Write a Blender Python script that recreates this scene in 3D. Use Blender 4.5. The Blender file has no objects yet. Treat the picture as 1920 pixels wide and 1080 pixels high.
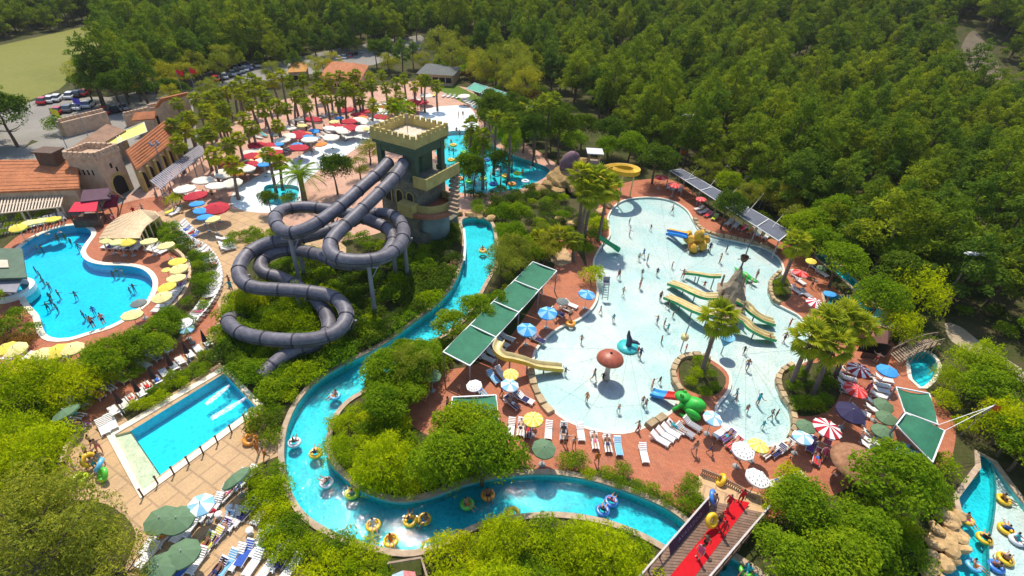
import bpy, bmesh, math, random
import numpy as np
from mathutils import Vector, Matrix, geometry

SC = bpy.context.scene
COL = SC.collection
random.seed(7)
rad = math.radians

# ------------------------------------------------------------------ camera
CAM_H, PITCH, ROLL = 37.0, rad(35.0), rad(3.2)
_F = Vector((0, math.cos(PITCH), -math.sin(PITCH)))
_U = Vector((0, math.sin(PITCH), math.cos(PITCH)))
_X = Vector((1, 0, 0))
_c, _s = math.cos(ROLL), math.sin(ROLL)
RT, UP = _X * _c + _U * _s, _U * _c - _X * _s
cam_data = bpy.data.cameras.new('camera')
cam_data.sensor_width = 36.0
cam_data.lens = 18.0
cam_data.clip_end = 3000.0
cam = bpy.data.objects.new('camera', cam_data)
COL.objects.link(cam)
m3 = Matrix((RT, UP, -_F)).transposed()
cam.matrix_world = Matrix.Translation((0, 0, CAM_H)) @ m3.to_4x4()
SC.camera = cam

# ------------------------------------------------------------------ sky and sun
SUN_EL, SUN_AZ = rad(61.0), rad(-13.0)          # azimuth measured from +Y towards +X
world = bpy.data.worlds.new('World')
SC.world = world
world.use_nodes = True
wn = world.node_tree
bg = wn.nodes['Background']
sky = wn.nodes.new('ShaderNodeTexSky')
sky.sky_type = 'NISHITA'
sky.sun_disc = False
sky.sun_elevation = SUN_EL
sky.sun_rotation = SUN_AZ
wn.links.new(sky.outputs[0], bg.inputs[0])
bg.inputs[1].default_value = 0.15
sun_data = bpy.data.lights.new('sun', 'SUN')
sun_data.energy = 3.5
sun_data.angle = rad(0.53)
sun_data.color = (1.0, 0.905, 0.77)
sun = bpy.data.objects.new('sun', sun_data)
COL.objects.link(sun)
_sd = Vector((math.sin(SUN_AZ) * math.cos(SUN_EL), math.cos(SUN_AZ) * math.cos(SUN_EL), math.sin(SUN_EL)))
sun.rotation_euler = (-_sd).to_track_quat('-Z', 'Y').to_euler()
sun.location = (0, 0, 120)
SC.view_settings.view_transform = 'Standard'
SC.view_settings.look = 'None'
SC.view_settings.exposure = 0.55
SC.view_settings.gamma = 1.0
SC.view_settings.use_curve_mapping = False
SC.cycles.max_bounces = 6
SC.cycles.diffuse_bounces = 3
SC.cycles.glossy_bounces = 2
SC.cycles.transmission_bounces = 3
SC.cycles.transparent_max_bounces = 10
SC.cycles.caustics_reflective = False
SC.cycles.caustics_refractive = False
SC.cycles.sample_clamp_indirect = 4.0

# ------------------------------------------------------------------ pixel -> place on a level plane (survey of the photograph)
def at(x, y, z=0.0):
    d = RT * ((x - 960) / 960.0) + UP * ((540 - y) / 960.0) + _F
    t = (z - CAM_H) / d.z
    return Vector((d.x * t, d.y * t, z))

def proj(v):
    w = Vector((v[0], v[1], v[2] - CAM_H))
    zc = w.dot(_F)
    if zc < 1: return (-9999, -9999, zc)
    return (960 + 960 * w.dot(RT) / zc, 540 - 960 * w.dot(UP) / zc, zc)

def smooth01(t):
    t = max(0.0, min(1.0, t)); return t * t * (3 - 2 * t)

def terrain(x, y):
    # the wooded hill behind and to the side of the park; the park itself is level
    s = 0.0
    d = y - (165 - 0.30 * max(0, x - 20) + 0.45 * max(0, -x - 70))
    if d > 0: s = 0.17 * d * smooth01(d / 40)
    s += 1.6 * smooth01(d / 60) * (math.sin(x * .043 + 1.1) + math.sin(y * .05 + x * .02))
    return min(max(s, 0.0), 75)

# ------------------------------------------------------------------ small helpers
def tag(o, label=None, cat=None, group=None, kind=None):
    if label: o['label'] = label
    if cat: o['category'] = cat
    if group: o['group'] = group
    if kind: o['kind'] = kind
    return o

def link(o, parent=None):
    COL.objects.link(o)
    if parent is not None: o.parent = parent
    return o

def empty(name, loc, rz=0.0, sc=1.0):
    o = bpy.data.objects.new(name, None)
    o.empty_display_size = 0.3
    COL.objects.link(o)
    o.location = loc; o.rotation_euler = (0, 0, rz)
    o.scale = (sc, sc, sc) if not isinstance(sc, (tuple, list)) else sc
    return o

def put(name, mesh, parent=None, loc=(0, 0, 0), rot=(0, 0, 0), sc=1.0):
    o = bpy.data.objects.new(name, mesh)
    COL.objects.link(o)
    if parent is not None: o.parent = parent
    o.location = loc; o.rotation_euler = rot
    o.scale = (sc, sc, sc) if not isinstance(sc, (tuple, list)) else sc
    return o

ORD = ['first', 'second', 'third', 'fourth', 'fifth', 'sixth', 'seventh', 'eighth', 'ninth', 'tenth', 'eleventh', 'twelfth',
       'thirteenth', 'fourteenth', 'fifteenth', 'sixteenth', 'seventeenth', 'eighteenth', 'nineteenth', 'twentieth']
def ordn(i):
    if i < 20: return ORD[i]
    n = i + 1; tens = ['', '', 'twent', 'thirt', 'fort', 'fift', 'sixt', 'sevent', 'eight', 'ninet'][n // 10 % 10]
    return tens + ('ieth' if n % 10 == 0 else 'y-' + ORD[n % 10 - 1])

class MB:
    """collects shapes of one mesh"""
    def __init__(s): s.v = []; s.f = []; s.m = []; s.sm = []
    def add(s, vs, fs, mi=0, smooth=False):
        b = len(s.v)
        s.v.extend([tuple(v) for v in vs])
        for f in fs:
            s.f.append(tuple(b + i for i in f)); s.m.append(mi); s.sm.append(smooth)
    def quad(s, a, b, c, d, mi=0): s.add([a, b, c, d], [(0, 1, 2, 3)], mi)
    def box(s, c, d, rz=0.0, mi=0, taper=1.0):
        x, y, z = d[0] / 2, d[1] / 2, d[2] / 2
        cr, sr = math.cos(rz), math.sin(rz)
        vs = []
        for sz in (-1, 1):
            k = taper if sz > 0 else 1.0
            for sx, sy in ((-1, -1), (1, -1), (1, 1), (-1, 1)):
                px, py = sx * x * k, sy * y * k
                vs.append((c[0] + px * cr - py * sr, c[1] + px * sr + py * cr, c[2] + sz * z))
        s.add(vs, [(0, 3, 2, 1), (4, 5, 6, 7), (0, 1, 5, 4), (1, 2, 6, 5), (2, 3, 7, 6), (3, 0, 4, 7)], mi)
    def bar(s, a, b, w, h=None, mi=0, up=(0, 0, 1)):
        a, b = Vector(a), Vector(b); h = h or w
        d = (b - a).normalized(); u = Vector(up)
        if abs(d.dot(u)) > .97: u = Vector((1, 0, 0))
        r = d.cross(u).normalized(); u = r.cross(d)
        vs = []
        for p in (a, b):
            for i, j in ((-1, -1), (1, -1), (1, 1), (-1, 1)): vs.append(p + r * (i * w / 2) + u * (j * h / 2))
        s.add(vs, [(0, 1, 2, 3), (7, 6, 5, 4), (0, 4, 5, 1), (1, 5, 6, 2), (2, 6, 7, 3), (3, 7, 4, 0)], mi)
    def cyl(s, a, b, r0, r1=None, n=8, mi=0, caps=True, smooth=True):
        r1 = r0 if r1 is None else r1
        s.tube([a, b], [r0, r1], n, mi, caps, smooth)
    def tube(s, pts, rs, n=8, mi=0, caps=True, smooth=True):
        pts = [Vector(p) for p in pts]
        if not isinstance(rs, (list, tuple)): rs = [rs] * len(pts)
        vs = []; fs = []
        up = Vector((0, 0, 1)); prev = None
        for i, p in enumerate(pts):
            d = (pts[min(i + 1, len(pts) - 1)] - pts[max(i - 1, 0)]).normalized()
            if prev is None:
                u = up if abs(d.z) < .95 else Vector((1, 0, 0))
                r = d.cross(u).normalized()
            else:
                r = (prev - d * prev.dot(d)).normalized()
            prev = r
            u = r.cross(d)
            for k in range(n):
                a = 2 * math.pi * k / n
                vs.append(p + (r * math.cos(a) + u * math.sin(a)) * rs[i])
        for i in range(len(pts) - 1):
            for k in range(n):
                fs.append((i * n + k, i * n + (k + 1) % n, (i + 1) * n + (k + 1) % n, (i + 1) * n + k))
        s.add(vs, fs, mi, smooth)
        if caps:
            s.add(vs[:n], [tuple(range(n))], mi); s.add(vs[-n:], [tuple(reversed(range(n)))], mi)
    def lathe(s, prof, n=16, c=(0, 0, 0), mi=0, smooth=True, sx=1.0, sy=1.0):
        vs = []; fs = []
        for r, z in prof:
            for k in range(n):
                a = 2 * math.pi * k / n
                vs.append((c[0] + r * sx * math.cos(a), c[1] + r * sy * math.sin(a), c[2] + z))
        for i in range(len(prof) - 1):
            for k in range(n):
                fs.append((i * n + k, i * n + (k + 1) % n, (i + 1) * n + (k + 1) % n, (i + 1) * n + k))
        s.add(vs, fs, mi, smooth)
    def prism(s, poly, z0, z1, mi=0, top=True, bottom=False, side_mi=None):
        n = len(poly); side_mi = mi if side_mi is None else side_mi
        vs = [(p[0], p[1], z0) for p in poly] + [(p[0], p[1], z1) for p in poly]
        s.add(vs, [(k, (k + 1) % n, n + (k + 1) % n, n + k) for k in range(n)], side_mi)
        if top: s.add(vs[n:], [tuple(range(n))], mi)
        if bottom: s.add(vs[:n], [tuple(reversed(range(n)))], mi)
    def mesh(s, name, mats):
        me = bpy.data.meshes.new(name)
        me.from_pydata(s.v, [], s.f)
        for m in (mats if isinstance(mats, (list, tuple)) else [mats]): me.materials.append(m)
        me.polygons.foreach_set('material_index', s.m)
        me.polygons.foreach_set('use_smooth', s.sm)
        me.update()
        return me
    def build(s, name, mats, parent=None, loc=(0, 0, 0), rot=(0, 0, 0)):
        return put(name, s.mesh(name, mats), parent, loc, rot)

# ------------------------------------------------------------------ materials
def _noise(nt, scale, detail=3.0, rough=.55, vec=None):
    n = nt.nodes.new('ShaderNodeTexNoise'); n.inputs['Scale'].default_value = scale
    n.inputs['Detail'].default_value = detail; n.inputs['Roughness'].default_value = rough
    if vec is not None: nt.links.new(vec, n.inputs['Vector'])
    return n
def _pos(nt):
    return nt.nodes.new('ShaderNodeNewGeometry').outputs['Position']
def _ramp(nt, fac, stops):
    r = nt.nodes.new('ShaderNodeValToRGB')
    el = r.color_ramp.elements
    while len(el) < len(stops): el.new(.5)
    for e, (p, c) in zip(el, stops): e.position = p; e.color = (c[0], c[1], c[2], 1)
    nt.links.new(fac, r.inputs[0])
    return r.outputs[0]
def _mul(nt, a, b, fac=1.0, mode='MULTIPLY'):
    n = nt.nodes.new('ShaderNodeMixRGB'); n.blend_type = mode; n.inputs[0].default_value = fac
    for k, v in ((1, a), (2, b)):
        if hasattr(v, 'is_output'): nt.links.new(v, n.inputs[k])
        else: n.inputs[k].default_value = (v[0], v[1], v[2], 1)
    return n.outputs[0]
MATS = {}
def M(name, col, rough=.65, var=.18, scale=2.5, bump=0.0, bscale=12.0, metal=0.0, spec=.3, fine=None, objvar=0.0):
    if name in MATS: return MATS[name]
    m = bpy.data.materials.new(name); m.use_nodes = True
    nt = m.node_tree; b = nt.nodes['Principled BSDF']
    pos = _pos(nt)
    n = _noise(nt, scale, 4.0, .6, pos)
    lo = [c * (1 - var) for c in col]; hi = [min(1, c * (1 + var)) for c in col]
    c = _ramp(nt, n.outputs[0], [(.3, lo), (.7, hi)])
    if fine:
        n2 = _noise(nt, fine[0], 2.0, .6, pos)
        c = _mul(nt, c, _ramp(nt, n2.outputs[0], [(.3, (1 - fine[1],) * 3), (.7, (1, 1, 1))]))
    if objvar:
        oi = nt.nodes.new('ShaderNodeObjectInfo')
        c = _mul(nt, c, _ramp(nt, oi.outputs['Random'], [(0, (1 - objvar,) * 3), (1, (1, 1, 1))]))
    nt.links.new(c, b.inputs['Base Color'])
    b.inputs['Roughness'].default_value = rough
    b.inputs['Metallic'].default_value = metal
    b.inputs['Specular IOR Level'].default_value = spec
    if bump:
        nb = _noise(nt, bscale, 3.0, .6, pos)
        bp = nt.nodes.new('ShaderNodeBump'); bp.inputs['Strength'].default_value = bump; bp.inputs['Distance'].default_value = .05
        nt.links.new(nb.outputs[0], bp.inputs['Height']); nt.links.new(bp.outputs[0], b.inputs['Normal'])
    MATS[name] = m
    return m
def LEAF(name, a, b, trans=.35, scale=.8):
    """foliage: two leaf greens mixed per plant and per clump, some light passing through"""
    m = bpy.data.materials.new(name); m.use_nodes = True
    nt = m.node_tree; nt.nodes.clear()
    out = nt.nodes.new('ShaderNodeOutputMaterial')
    n = _noise(nt, scale, 3.0, .65, _pos(nt))
    a, b = [v * 1.14 for v in a], [v * 1.14 for v in b]
    c = _ramp(nt, n.outputs[0], [(.3, a), (.7, b)])
    oi = nt.nodes.new('ShaderNodeObjectInfo')
    c = _mul(nt, c, _ramp(nt, oi.outputs['Random'], [(0, (.72, .8, .8)), (.5, (1, 1, 1)), (1, (1.25, 1.1, .8))]))
    isl = nt.nodes.new('ShaderNodeNewGeometry')
    c = _mul(nt, c, _ramp(nt, isl.outputs['Random Per Island'], [(0, (.62, .66, .7)), (.6, (1, 1, 1)), (1, (1.3, 1.22, 1.0))]))
    d = nt.nodes.new('ShaderNodeBsdfDiffuse'); t = nt.nodes.new('ShaderNodeBsdfTranslucent')
    mx = nt.nodes.new('ShaderNodeMixShader'); mx.inputs[0].default_value = trans
    nt.links.new(c, d.inputs[0])
    nt.links.new(_mul(nt, c, (1.15, 1.1, .5)), t.inputs[0])
    nt.links.new(d.outputs[0], mx.inputs[1]); nt.links.new(t.outputs[0], mx.inputs[2])
    nt.links.new(mx.outputs[0], out.inputs[0])
    MATS[name] = m
    return m
def WATER(name, tint, ripple=2.2, strength=.35, caustic=.2, caustic_scale=1.6, dist=.12, patch=None):
    """clear water: tinted light goes through to the basin, ripples mirror sun and sky"""
    m = bpy.data.materials.new(name); m.use_nodes = True
    nt = m.node_tree; nt.nodes.clear()
    out = nt.nodes.new('ShaderNodeOutputMaterial')
    pos = _pos(nt)
    n1 = _noise(nt, ripple, 3.0, .6, pos)
    bp = nt.nodes.new('ShaderNodeBump'); bp.inputs['Strength'].default_value = strength; bp.inputs['Distance'].default_value = dist
    nt.links.new(n1.outputs[0], bp.inputs['Height'])
    v = nt.nodes.new('ShaderNodeTexVoronoi'); v.feature = 'DISTANCE_TO_EDGE'; v.inputs['Scale'].default_value = caustic_scale
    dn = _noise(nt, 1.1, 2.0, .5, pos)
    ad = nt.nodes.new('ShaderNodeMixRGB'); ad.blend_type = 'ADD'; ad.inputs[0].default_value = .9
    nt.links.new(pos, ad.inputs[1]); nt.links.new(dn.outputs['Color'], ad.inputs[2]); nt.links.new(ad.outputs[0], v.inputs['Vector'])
    c = _ramp(nt, v.outputs['Distance'], [(0, [min(1, t * (1 + caustic * .7)) for t in tint]), (.12, tint), (.5, [t * (1 - caustic) for t in tint])])  # caustic light network put into the tint: bright cell edges, darker middles
    if patch:
        pn = _noise(nt, .16, 3.0, .6, pos)
        c = _mul(nt, c, _ramp(nt, pn.outputs[0], [(.42, (1, 1, 1)), (.62, patch)]))
    tr = nt.nodes.new('ShaderNodeBsdfTransparent'); nt.links.new(c, tr.inputs[0])
    g = nt.nodes.new('ShaderNodeBsdfGlossy'); g.inputs['Roughness'].default_value = .04
    nt.links.new(bp.outputs[0], g.inputs['Normal'])
    fr = nt.nodes.new('ShaderNodeFresnel'); fr.inputs['IOR'].default_value = 1.33; nt.links.new(bp.outputs[0], fr.inputs['Normal'])
    mx = nt.nodes.new('ShaderNodeMixShader')
    nt.links.new(fr.outputs[0], mx.inputs[0]); nt.links.new(tr.outputs[0], mx.inputs[1]); nt.links.new(g.outputs[0], mx.inputs[2])
    nt.links.new(mx.outputs[0], out.inputs[0])
    MATS[name] = m
    return m

def MGROUND(name, cols, scale=.15, fine=3.0, finevar=.35):
    m = bpy.data.materials.new(name); m.use_nodes = True
    nt = m.node_tree; b = nt.nodes['Principled BSDF']; pos = _pos(nt)
    n = _noise(nt, scale, 6.0, .65, pos)
    k = len(cols)
    c = _ramp(nt, n.outputs[0], [(.3 + .4 * i / (k - 1), cols[i]) for i in range(k)])
    n2 = _noise(nt, fine, 3.0, .7, pos)
    c = _mul(nt, c, _ramp(nt, n2.outputs[0], [(.3, (1 - finevar,) * 3), (.7, (1, 1, 1))]))
    nt.links.new(c, b.inputs['Base Color']); b.inputs['Roughness'].default_value = .9; b.inputs['Specular IOR Level'].default_value = .1
    bp = nt.nodes.new('ShaderNodeBump'); bp.inputs['Strength'].default_value = .5; bp.inputs['Distance'].default_value = .1
    nt.links.new(n2.outputs[0], bp.inputs['Height']); nt.links.new(bp.outputs[0], b.inputs['Normal'])
    MATS[name] = m
    return m

def MPAVE(name, a, b, joint, sx, sy, var=.2, rough=.85, wet=0.0):
    """small pavers, too small to tell apart singly: brick pattern with stains"""
    m = bpy.data.materials.new(name); m.use_nodes = True
    nt = m.node_tree; p = nt.nodes['Principled BSDF']; pos = _pos(nt)
    mp = nt.nodes.new('ShaderNodeMapping'); mp.inputs['Rotation'].default_value = (0, 0, .5); nt.links.new(pos, mp.inputs[0])
    bt = nt.nodes.new('ShaderNodeTexBrick')
    bt.inputs['Color1'].default_value = (*a, 1); bt.inputs['Color2'].default_value = (*b, 1); bt.inputs['Mortar'].default_value = (*joint, 1)
    bt.inputs['Scale'].default_value = 1.0; bt.inputs['Brick Width'].default_value = sx; bt.inputs['Row Height'].default_value = sy
    bt.inputs['Mortar Size'].default_value = min(sx, sy) * .05
    nt.links.new(mp.outputs[0], bt.inputs['Vector'])
    n = _noise(nt, .35, 6.0, .7, pos)
    c = _mul(nt, bt.outputs[0], _ramp(nt, n.outputs[0], [(.28, (1 - var * 1.6, 1 - var * 1.7, 1 - var * 1.7)), (.5, (1 - var * .4,) * 3), (.72, (1, 1, 1))]))
    n2 = _noise(nt, 7.0, 3.0, .7, pos)
    c = _mul(nt, c, _ramp(nt, n2.outputs[0], [(.3, (.78, .78, .78)), (.7, (1.08, 1.08, 1.08))]))
    nt.links.new(c, p.inputs['Base Color']); p.inputs['Roughness'].default_value = rough; p.inputs['Specular IOR Level'].default_value = .2
    if wet:
        nt.links.new(_ramp(nt, n.outputs[0], [(.35, (rough - wet,) * 3), (.6, (rough,) * 3)]), p.inputs['Roughness'])
    MATS[name] = m
    return m

# ------------------------------------------------------------------ the setting: ground, decks, pools as one level partition
def crom(pts, step=.6, closed=True):
    pts = [Vector((p[0], p[1])) for p in pts]; n = len(pts); out = []
    rng = range(n) if closed else range(n - 1)
    for i in rng:
        if closed: p0, p1, p2, p3 = pts[(i - 1) % n], pts[i], pts[(i + 1) % n], pts[(i + 2) % n]
        else: p0, p1, p2, p3 = pts[max(i - 1, 0)], pts[i], pts[i + 1], pts[min(i + 2, n - 1)]
        k = max(1, int((p2 - p1).length / step))
        for j in range(k):
            t = j / k
            out.append(.5 * ((2 * p1) + (p2 - p0) * t + (2 * p0 - 5 * p1 + 4 * p2 - p3) * t * t + (3 * p1 - p0 - 3 * p2 + p3) * t ** 3))
    if not closed: out.append(pts[-1])
    return out
def px(pts, z=0.0): return [at(x, y, z).to_2d() for x, y in pts]
def outline(pts, step=.6, smooth=True):
    w = px(pts)
    return crom(w, step) if smooth else w
def poly_area(p): return .5 * sum(p[i].x * p[(i + 1) % len(p)].y - p[(i + 1) % len(p)].x * p[i].y for i in range(len(p)))
def ccw(p): return p if poly_area(p) > 0 else list(reversed(p))
def inside_np(xs, ys, poly):
    r = np.zeros(len(xs), bool); n = len(poly)
    j = n - 1
    for i in range(n):
        xi, yi, xj, yj = poly[i][0], poly[i][1], poly[j][0], poly[j][1]
        if yi != yj:
            c = ((yi > ys) != (yj > ys)) & (xs < (xj - xi) * (ys - yi) / (yj - yi) + xi)
            r ^= c
        j = i
    return r
def inside(p, poly): return bool(inside_np(np.array([p[0]]), np.array([p[1]]), poly)[0])
def offset(poly, d):
    n = len(poly); out = []
    for i in range(n):
        t = (poly[(i + 1) % n] - poly[(i - 1) % n]).normalized()
        out.append(poly[i] + Vector((t.y, -t.x)) * d)       # outward for ccw
    return out

SOIL = MGROUND('soil_and_undergrowth', [(.035, .045, .012), (.06, .075, .018), (.10, .085, .04), (.05, .065, .015)], .25, 2.5)
FIELD = MGROUND('dry_grass_field', [(.165, .18, .042), (.215, .215, .055), (.18, .195, .045)], .03, .9, .18)
LAWN = MGROUND('lawn_grass', [(.10, .17, .02), (.14, .21, .03)], .3, 6.0)
ASPH = MGROUND('car_park_asphalt', [(.24, .225, .20), (.33, .31, .27)], .12, 4.0, .25)
DIRT = MGROUND('pale_dirt_track', [(.38, .30, .19), (.48, .40, .27)], .2, 3.0, .25)
PLAZA = MPAVE('peach_paving', (.57, .33, .23), (.63, .38, .27), (.46, .29, .21), .5, .25, .2)
TERRA = MPAVE('terracotta_paving', (.46, .155, .078), (.53, .195, .10), (.30, .11, .065), .42, .21, .27, .8, .3)
SAND = MPAVE('sand_coloured_paving', (.54, .36, .185), (.60, .40, .215), (.42, .28, .16), 1.6, 1.6, .18, .8, .2)
WHITEF = M('white_pool_floor', (.68, .755, .74), .6, .06, .35, fine=(3.0, .06))
WALLT = M('turquoise_pool_wall', (.12, .55, .55), .5, .15, 1.0)

LEFT_POOL = outline([(150,423),(166,429),(172,440),(158,460),(152,475),(165,490),(195,497),(230,498),(262,503),(280,515),(287,531),(283,550),(270,570),(250,585),(232,598),(205,612),(170,622),(130,634),(100,634),(85,625),(77,607),(73,592),(58,575),(44,556),(22,545),(5,525),(10,495),(33,470),(60,448),(95,432),(125,424)])
RIVER = crom(px([(868,412),(873,450),(868,490),(858,520),(840,550),(810,580),(770,610),(730,640),(690,663),(650,682),(600,712),(565,748),(545,785),(535,820),(533,860),(540,900),(555,940),(585,975),(640,1005),(700,1024),(760,1034),(810,1024),(890,985),(960,968),(1040,962),(1120,972),(1190,995),(1255,1030),(1330,1085),(1400,1150),(1500,1150),(1430,1085),(1350,1030),(1290,985),(1255,958),(1200,932),(1120,905),(1060,893),(1010,890),(940,895),(870,910),(800,935),(740,941),(680,922),(640,892),(616,860),(613,820),(625,782),(650,752),(685,730),(730,698),(785,655),(840,622),(876,590),(893,560),(915,520),(930,490),(928,450),(915,414)]), .6)
KIDS = outline([(1165,378),(1210,370),(1255,375),(1285,392),(1300,415),(1312,432),(1345,445),(1390,455),(1430,465),(1455,480),(1467,500),(1464,516),(1446,524),(1440,545),(1450,566),(1475,580),(1500,595),(1515,625),(1518,655),(1510,675),(1490,683),(1465,690),(1454,715),(1465,745),(1480,770),(1485,800),(1475,823),(1450,836),(1415,836),(1383,824),(1355,795),(1345,765),(1367,735),(1371,705),(1350,682),(1312,663),(1276,667),(1261,690),(1263,715),(1272,737),(1260,768),(1215,795),(1180,808),(1150,810),(1110,803),(1070,790),(1040,770),(1015,745),(1003,715),(1000,690),(1005,660),(1020,640),(1050,615),(1085,600),(1110,580),(1122,555),(1120,520),(1115,490),(1130,460),(1145,440),(1142,405)])
SLIDE_POOL = outline([(245,808),(420,700),(479,762),(301,890)], smooth=False)
SLIDE_LEDGE = outline([(215,816),(245,808),(301,890),(268,918)], smooth=False)
RIGHT_POOL = outline([(1835,850),(1848,854),(1860,866),(1866,884),(1869,910),(1868,940),(1864,970),(1858,1000),(1855,1030),(1856,1065),(1862,1130),(1715,1110),(1745,1075),(1770,1048),(1790,1020),(1802,998),(1806,975),(1802,955),(1796,935),(1803,918),(1818,905),(1832,893),(1838,878),(1834,862)], smooth=False)
RIGHT_SHELF = outline([(1860,866),(1890,908),(1910,934),(1932,962),(1958,995),(1978,1025),(1990,1110),(1862,1130),(1856,1065),(1855,1030),(1858,1000),(1864,970),(1868,940),(1869,910),(1866,884)], smooth=False)
SMALL_POOL = outline([(1702,664),(1738,661),(1758,684),(1748,710),(1726,727),(1710,712),(1706,690)])
RIVER_R = outline([(1545,548),(1575,555),(1606,553),(1588,530),(1530,482),(1545,478),(1600,520),(1622,555),(1652,583),(1681,604),(1672,616),(1640,606),(1600,588),(1556,580)])
WAVE = outline([(835,248),(880,246),(905,262),(960,290),(1030,318),(988,350),(930,360),(870,362),(836,345),(822,300),(815,270)])
WAVE_SMALL = outline([(498,348),(535,346),(560,352),(552,378),(520,386),(497,372)])
BEACH = outline([(790,208),(872,199),(897,232),(884,250),(838,252),(818,272),(800,250)])
BEACH_L = outline([(725,205),(715,240),(650,290),(600,318),(566,350),(560,384),(510,398),(455,394),(432,376),(450,350),(505,318),(570,288),(640,250),(690,222)])
FIELD_P = px([(-400,260),(-200,120),(0,85),(166,48),(202,88),(186,104),(110,168),(60,186),(0,204),(-200,240)])
PARK_P = px([(-100,260),(0,205),(100,180),(200,182),(300,165),(420,125),(520,116),(640,100),(790,94),(812,104),(700,122),(560,142),(420,162),(330,192),(255,205),(190,240),(150,262),(105,275),(60,262),(30,290),(-60,330)])
TRACK_P = crom(px([(1772,606),(1800,612),(1850,650),(1930,700),(2000,750),(2000,780),(1920,722),(1840,670),(1785,640)]))
TRACK2_P = crom(px([(1780,146),(1830,170),(1880,200),(1925,225),(1990,262),(1990,290),(1920,262),(1880,232),(1820,190),(1770,165)]))
PLAZA_P = px([(225,392),(240,365),(280,345),(330,310),(370,280),(430,235),(470,200),(600,172),(700,162),(790,150),(880,165),(920,205),(915,228),(1000,278),(1060,318),(1010,356),(930,372),(900,405),(860,414),(830,400),(700,440),(560,470),(520,445),(440,440),(400,420),(330,400),(290,410)])
LEFT_DECK = crom(px([(-40,500),(0,470),(40,438),(90,416),(140,404),(178,398),(235,380),(300,368),(318,385),(290,400),(240,420),(225,445),(270,460),(325,468),(350,490),(362,520),(352,555),(330,582),(300,612),(258,640),(215,652),(150,668),(120,690),(60,715),(20,742),(-40,790)]), 1.0)
SAND_P = crom(px([(300,400),(330,385),(400,385),(520,410),(560,440),(640,455),(640,480),(560,470),(470,470),(447,500),(455,560),(430,600),(400,650),(420,690),(487,752),(500,800),(530,815),(533,850),(480,872),(465,920),(480,980),(530,1030),(585,1100),(440,1150),(235,1110),(255,1000),(200,945),(110,930),(108,880),(125,840),(146,800),(128,775),(230,700),(330,636),(372,592),(398,545),(395,500),(368,465),(318,430)]), 1.0)
RED_PATH = crom(px([(404,560),(410,600),(385,632),(330,682),(250,738),(195,776),(152,804),(130,778),(170,752),(240,705),(318,655),(362,615),(388,585)]), 1.0)
KIDS_DECK = crom(px([(1150,352),(1240,335),(1290,352),(1330,392),(1400,432),(1470,455),(1510,472),(1545,500),(1560,535),(1600,565),(1652,615),(1680,650),(1712,690),(1735,730),(1790,790),(1770,880),(1690,850),(1610,900),(1570,925),(1440,975),(1410,985),(1300,965),(1255,940),(1200,905),(1120,880),(1060,885),(1000,880),(930,850),(850,830),(790,810),(750,770),(770,722),(830,695),(900,680),(965,620),(1030,520),(1040,485),(1030,455),(1055,450),(1085,475),(1100,500),(1100,440)]), 1.0)
SAND_KIDS = px([(1022,462),(1052,455),(1080,488),(1050,500),(1035,492)])
BED_ISLAND = outline([(1272,690),(1282,676),(1312,672),(1343,688),(1361,708),(1356,728),(1335,742),(1300,736),(1278,722)])
BED_LOBE = outline([(1468,702),(1495,690),(1530,680),(1572,690),(1582,718),(1556,768),(1500,780),(1478,752),(1465,722)])
BED_ROUND = outline([(1449,526),(1466,514),(1481,530),(1482,556),(1464,566),(1447,548)])
BED_CURVE = crom(px([(300,405),(322,408),(345,440),(378,465),(398,500),(402,540),(385,580),(352,618),(300,660),(250,690),(200,720),(150,752),(110,800),(60,860),(-60,900),(-60,800),(60,722),(130,690),(215,655),(262,642),(305,612),(336,582),(358,550),(367,520),(352,486),(322,464),(270,455),(262,440),(285,420)]), 1.0)
HEDGE_BED = px([(228,775),(395,660),(412,680),(240,790)])
LAWN_P = crom(px([(800,152),(830,150),(880,172),(912,192),(880,196),(840,178)]))
BUILD_P = px([(-60,430),(-60,330),(60,270),(200,215),(300,190),(360,185),(372,270),(262,352),(225,392),(150,402),(0,440)])

# name, outline, material, kind: later ones lie over earlier ones
REG = [
    ('dry_grass_field', FIELD_P, FIELD), ('car_park', PARK_P, ASPH), ('dirt_track', TRACK_P, DIRT), ('forest_clearing', TRACK2_P, MGROUND('dull_forest_dirt', [(.16, .13, .09), (.22, .18, .12)], .3, 2.0, .4)),
    ('paved_yard', BUILD_P, ASPH), ('plaza_paving', PLAZA_P, PLAZA), ('lawn', LAWN_P, LAWN),
    ('terracotta_pool_deck', LEFT_DECK, TERRA), ('planting_bed', BED_CURVE, SOIL), ('sand_deck', SAND_P, SAND), ('terracotta_path', RED_PATH, TERRA),
    ('hedge_bed', HEDGE_BED, SOIL), ('terracotta_deck', KIDS_DECK, TERRA), ('sand_path', SAND_KIDS, SAND),
    ('planter_bed', BED_ISLAND, SOIL), ('planter_bed', BED_LOBE, SOIL), ('planter_bed', BED_ROUND, SOIL),
    ('white_beach', BEACH, WHITEF), ('white_beach', BEACH_L, WHITEF),
    (None, LEFT_POOL, None), (None, RIVER, None), (None, KIDS, None), (None, SLIDE_POOL, None), (None, SLIDE_LEDGE, None),
    (None, RIGHT_POOL, None), (None, RIGHT_SHELF, None), (None, SMALL_POOL, None), (None, RIVER_R, None), (None, WAVE, None), (None, WAVE_SMALL, None)]
verts = []; edges = []
for nm, pl, mt in REG:
    b = len(verts); n = len(pl)
    verts += [Vector((p[0], p[1])) for p in pl]
    edges += [(b + i, b + (i + 1) % n) for i in range(n)]
for gx in np.arange(-430, 541, 11.0):
    for gy in np.arange(-44, 520, 11.0):
        verts.append(Vector((gx + random.uniform(-2, 2), gy + random.uniform(-2, 2))))
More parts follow.
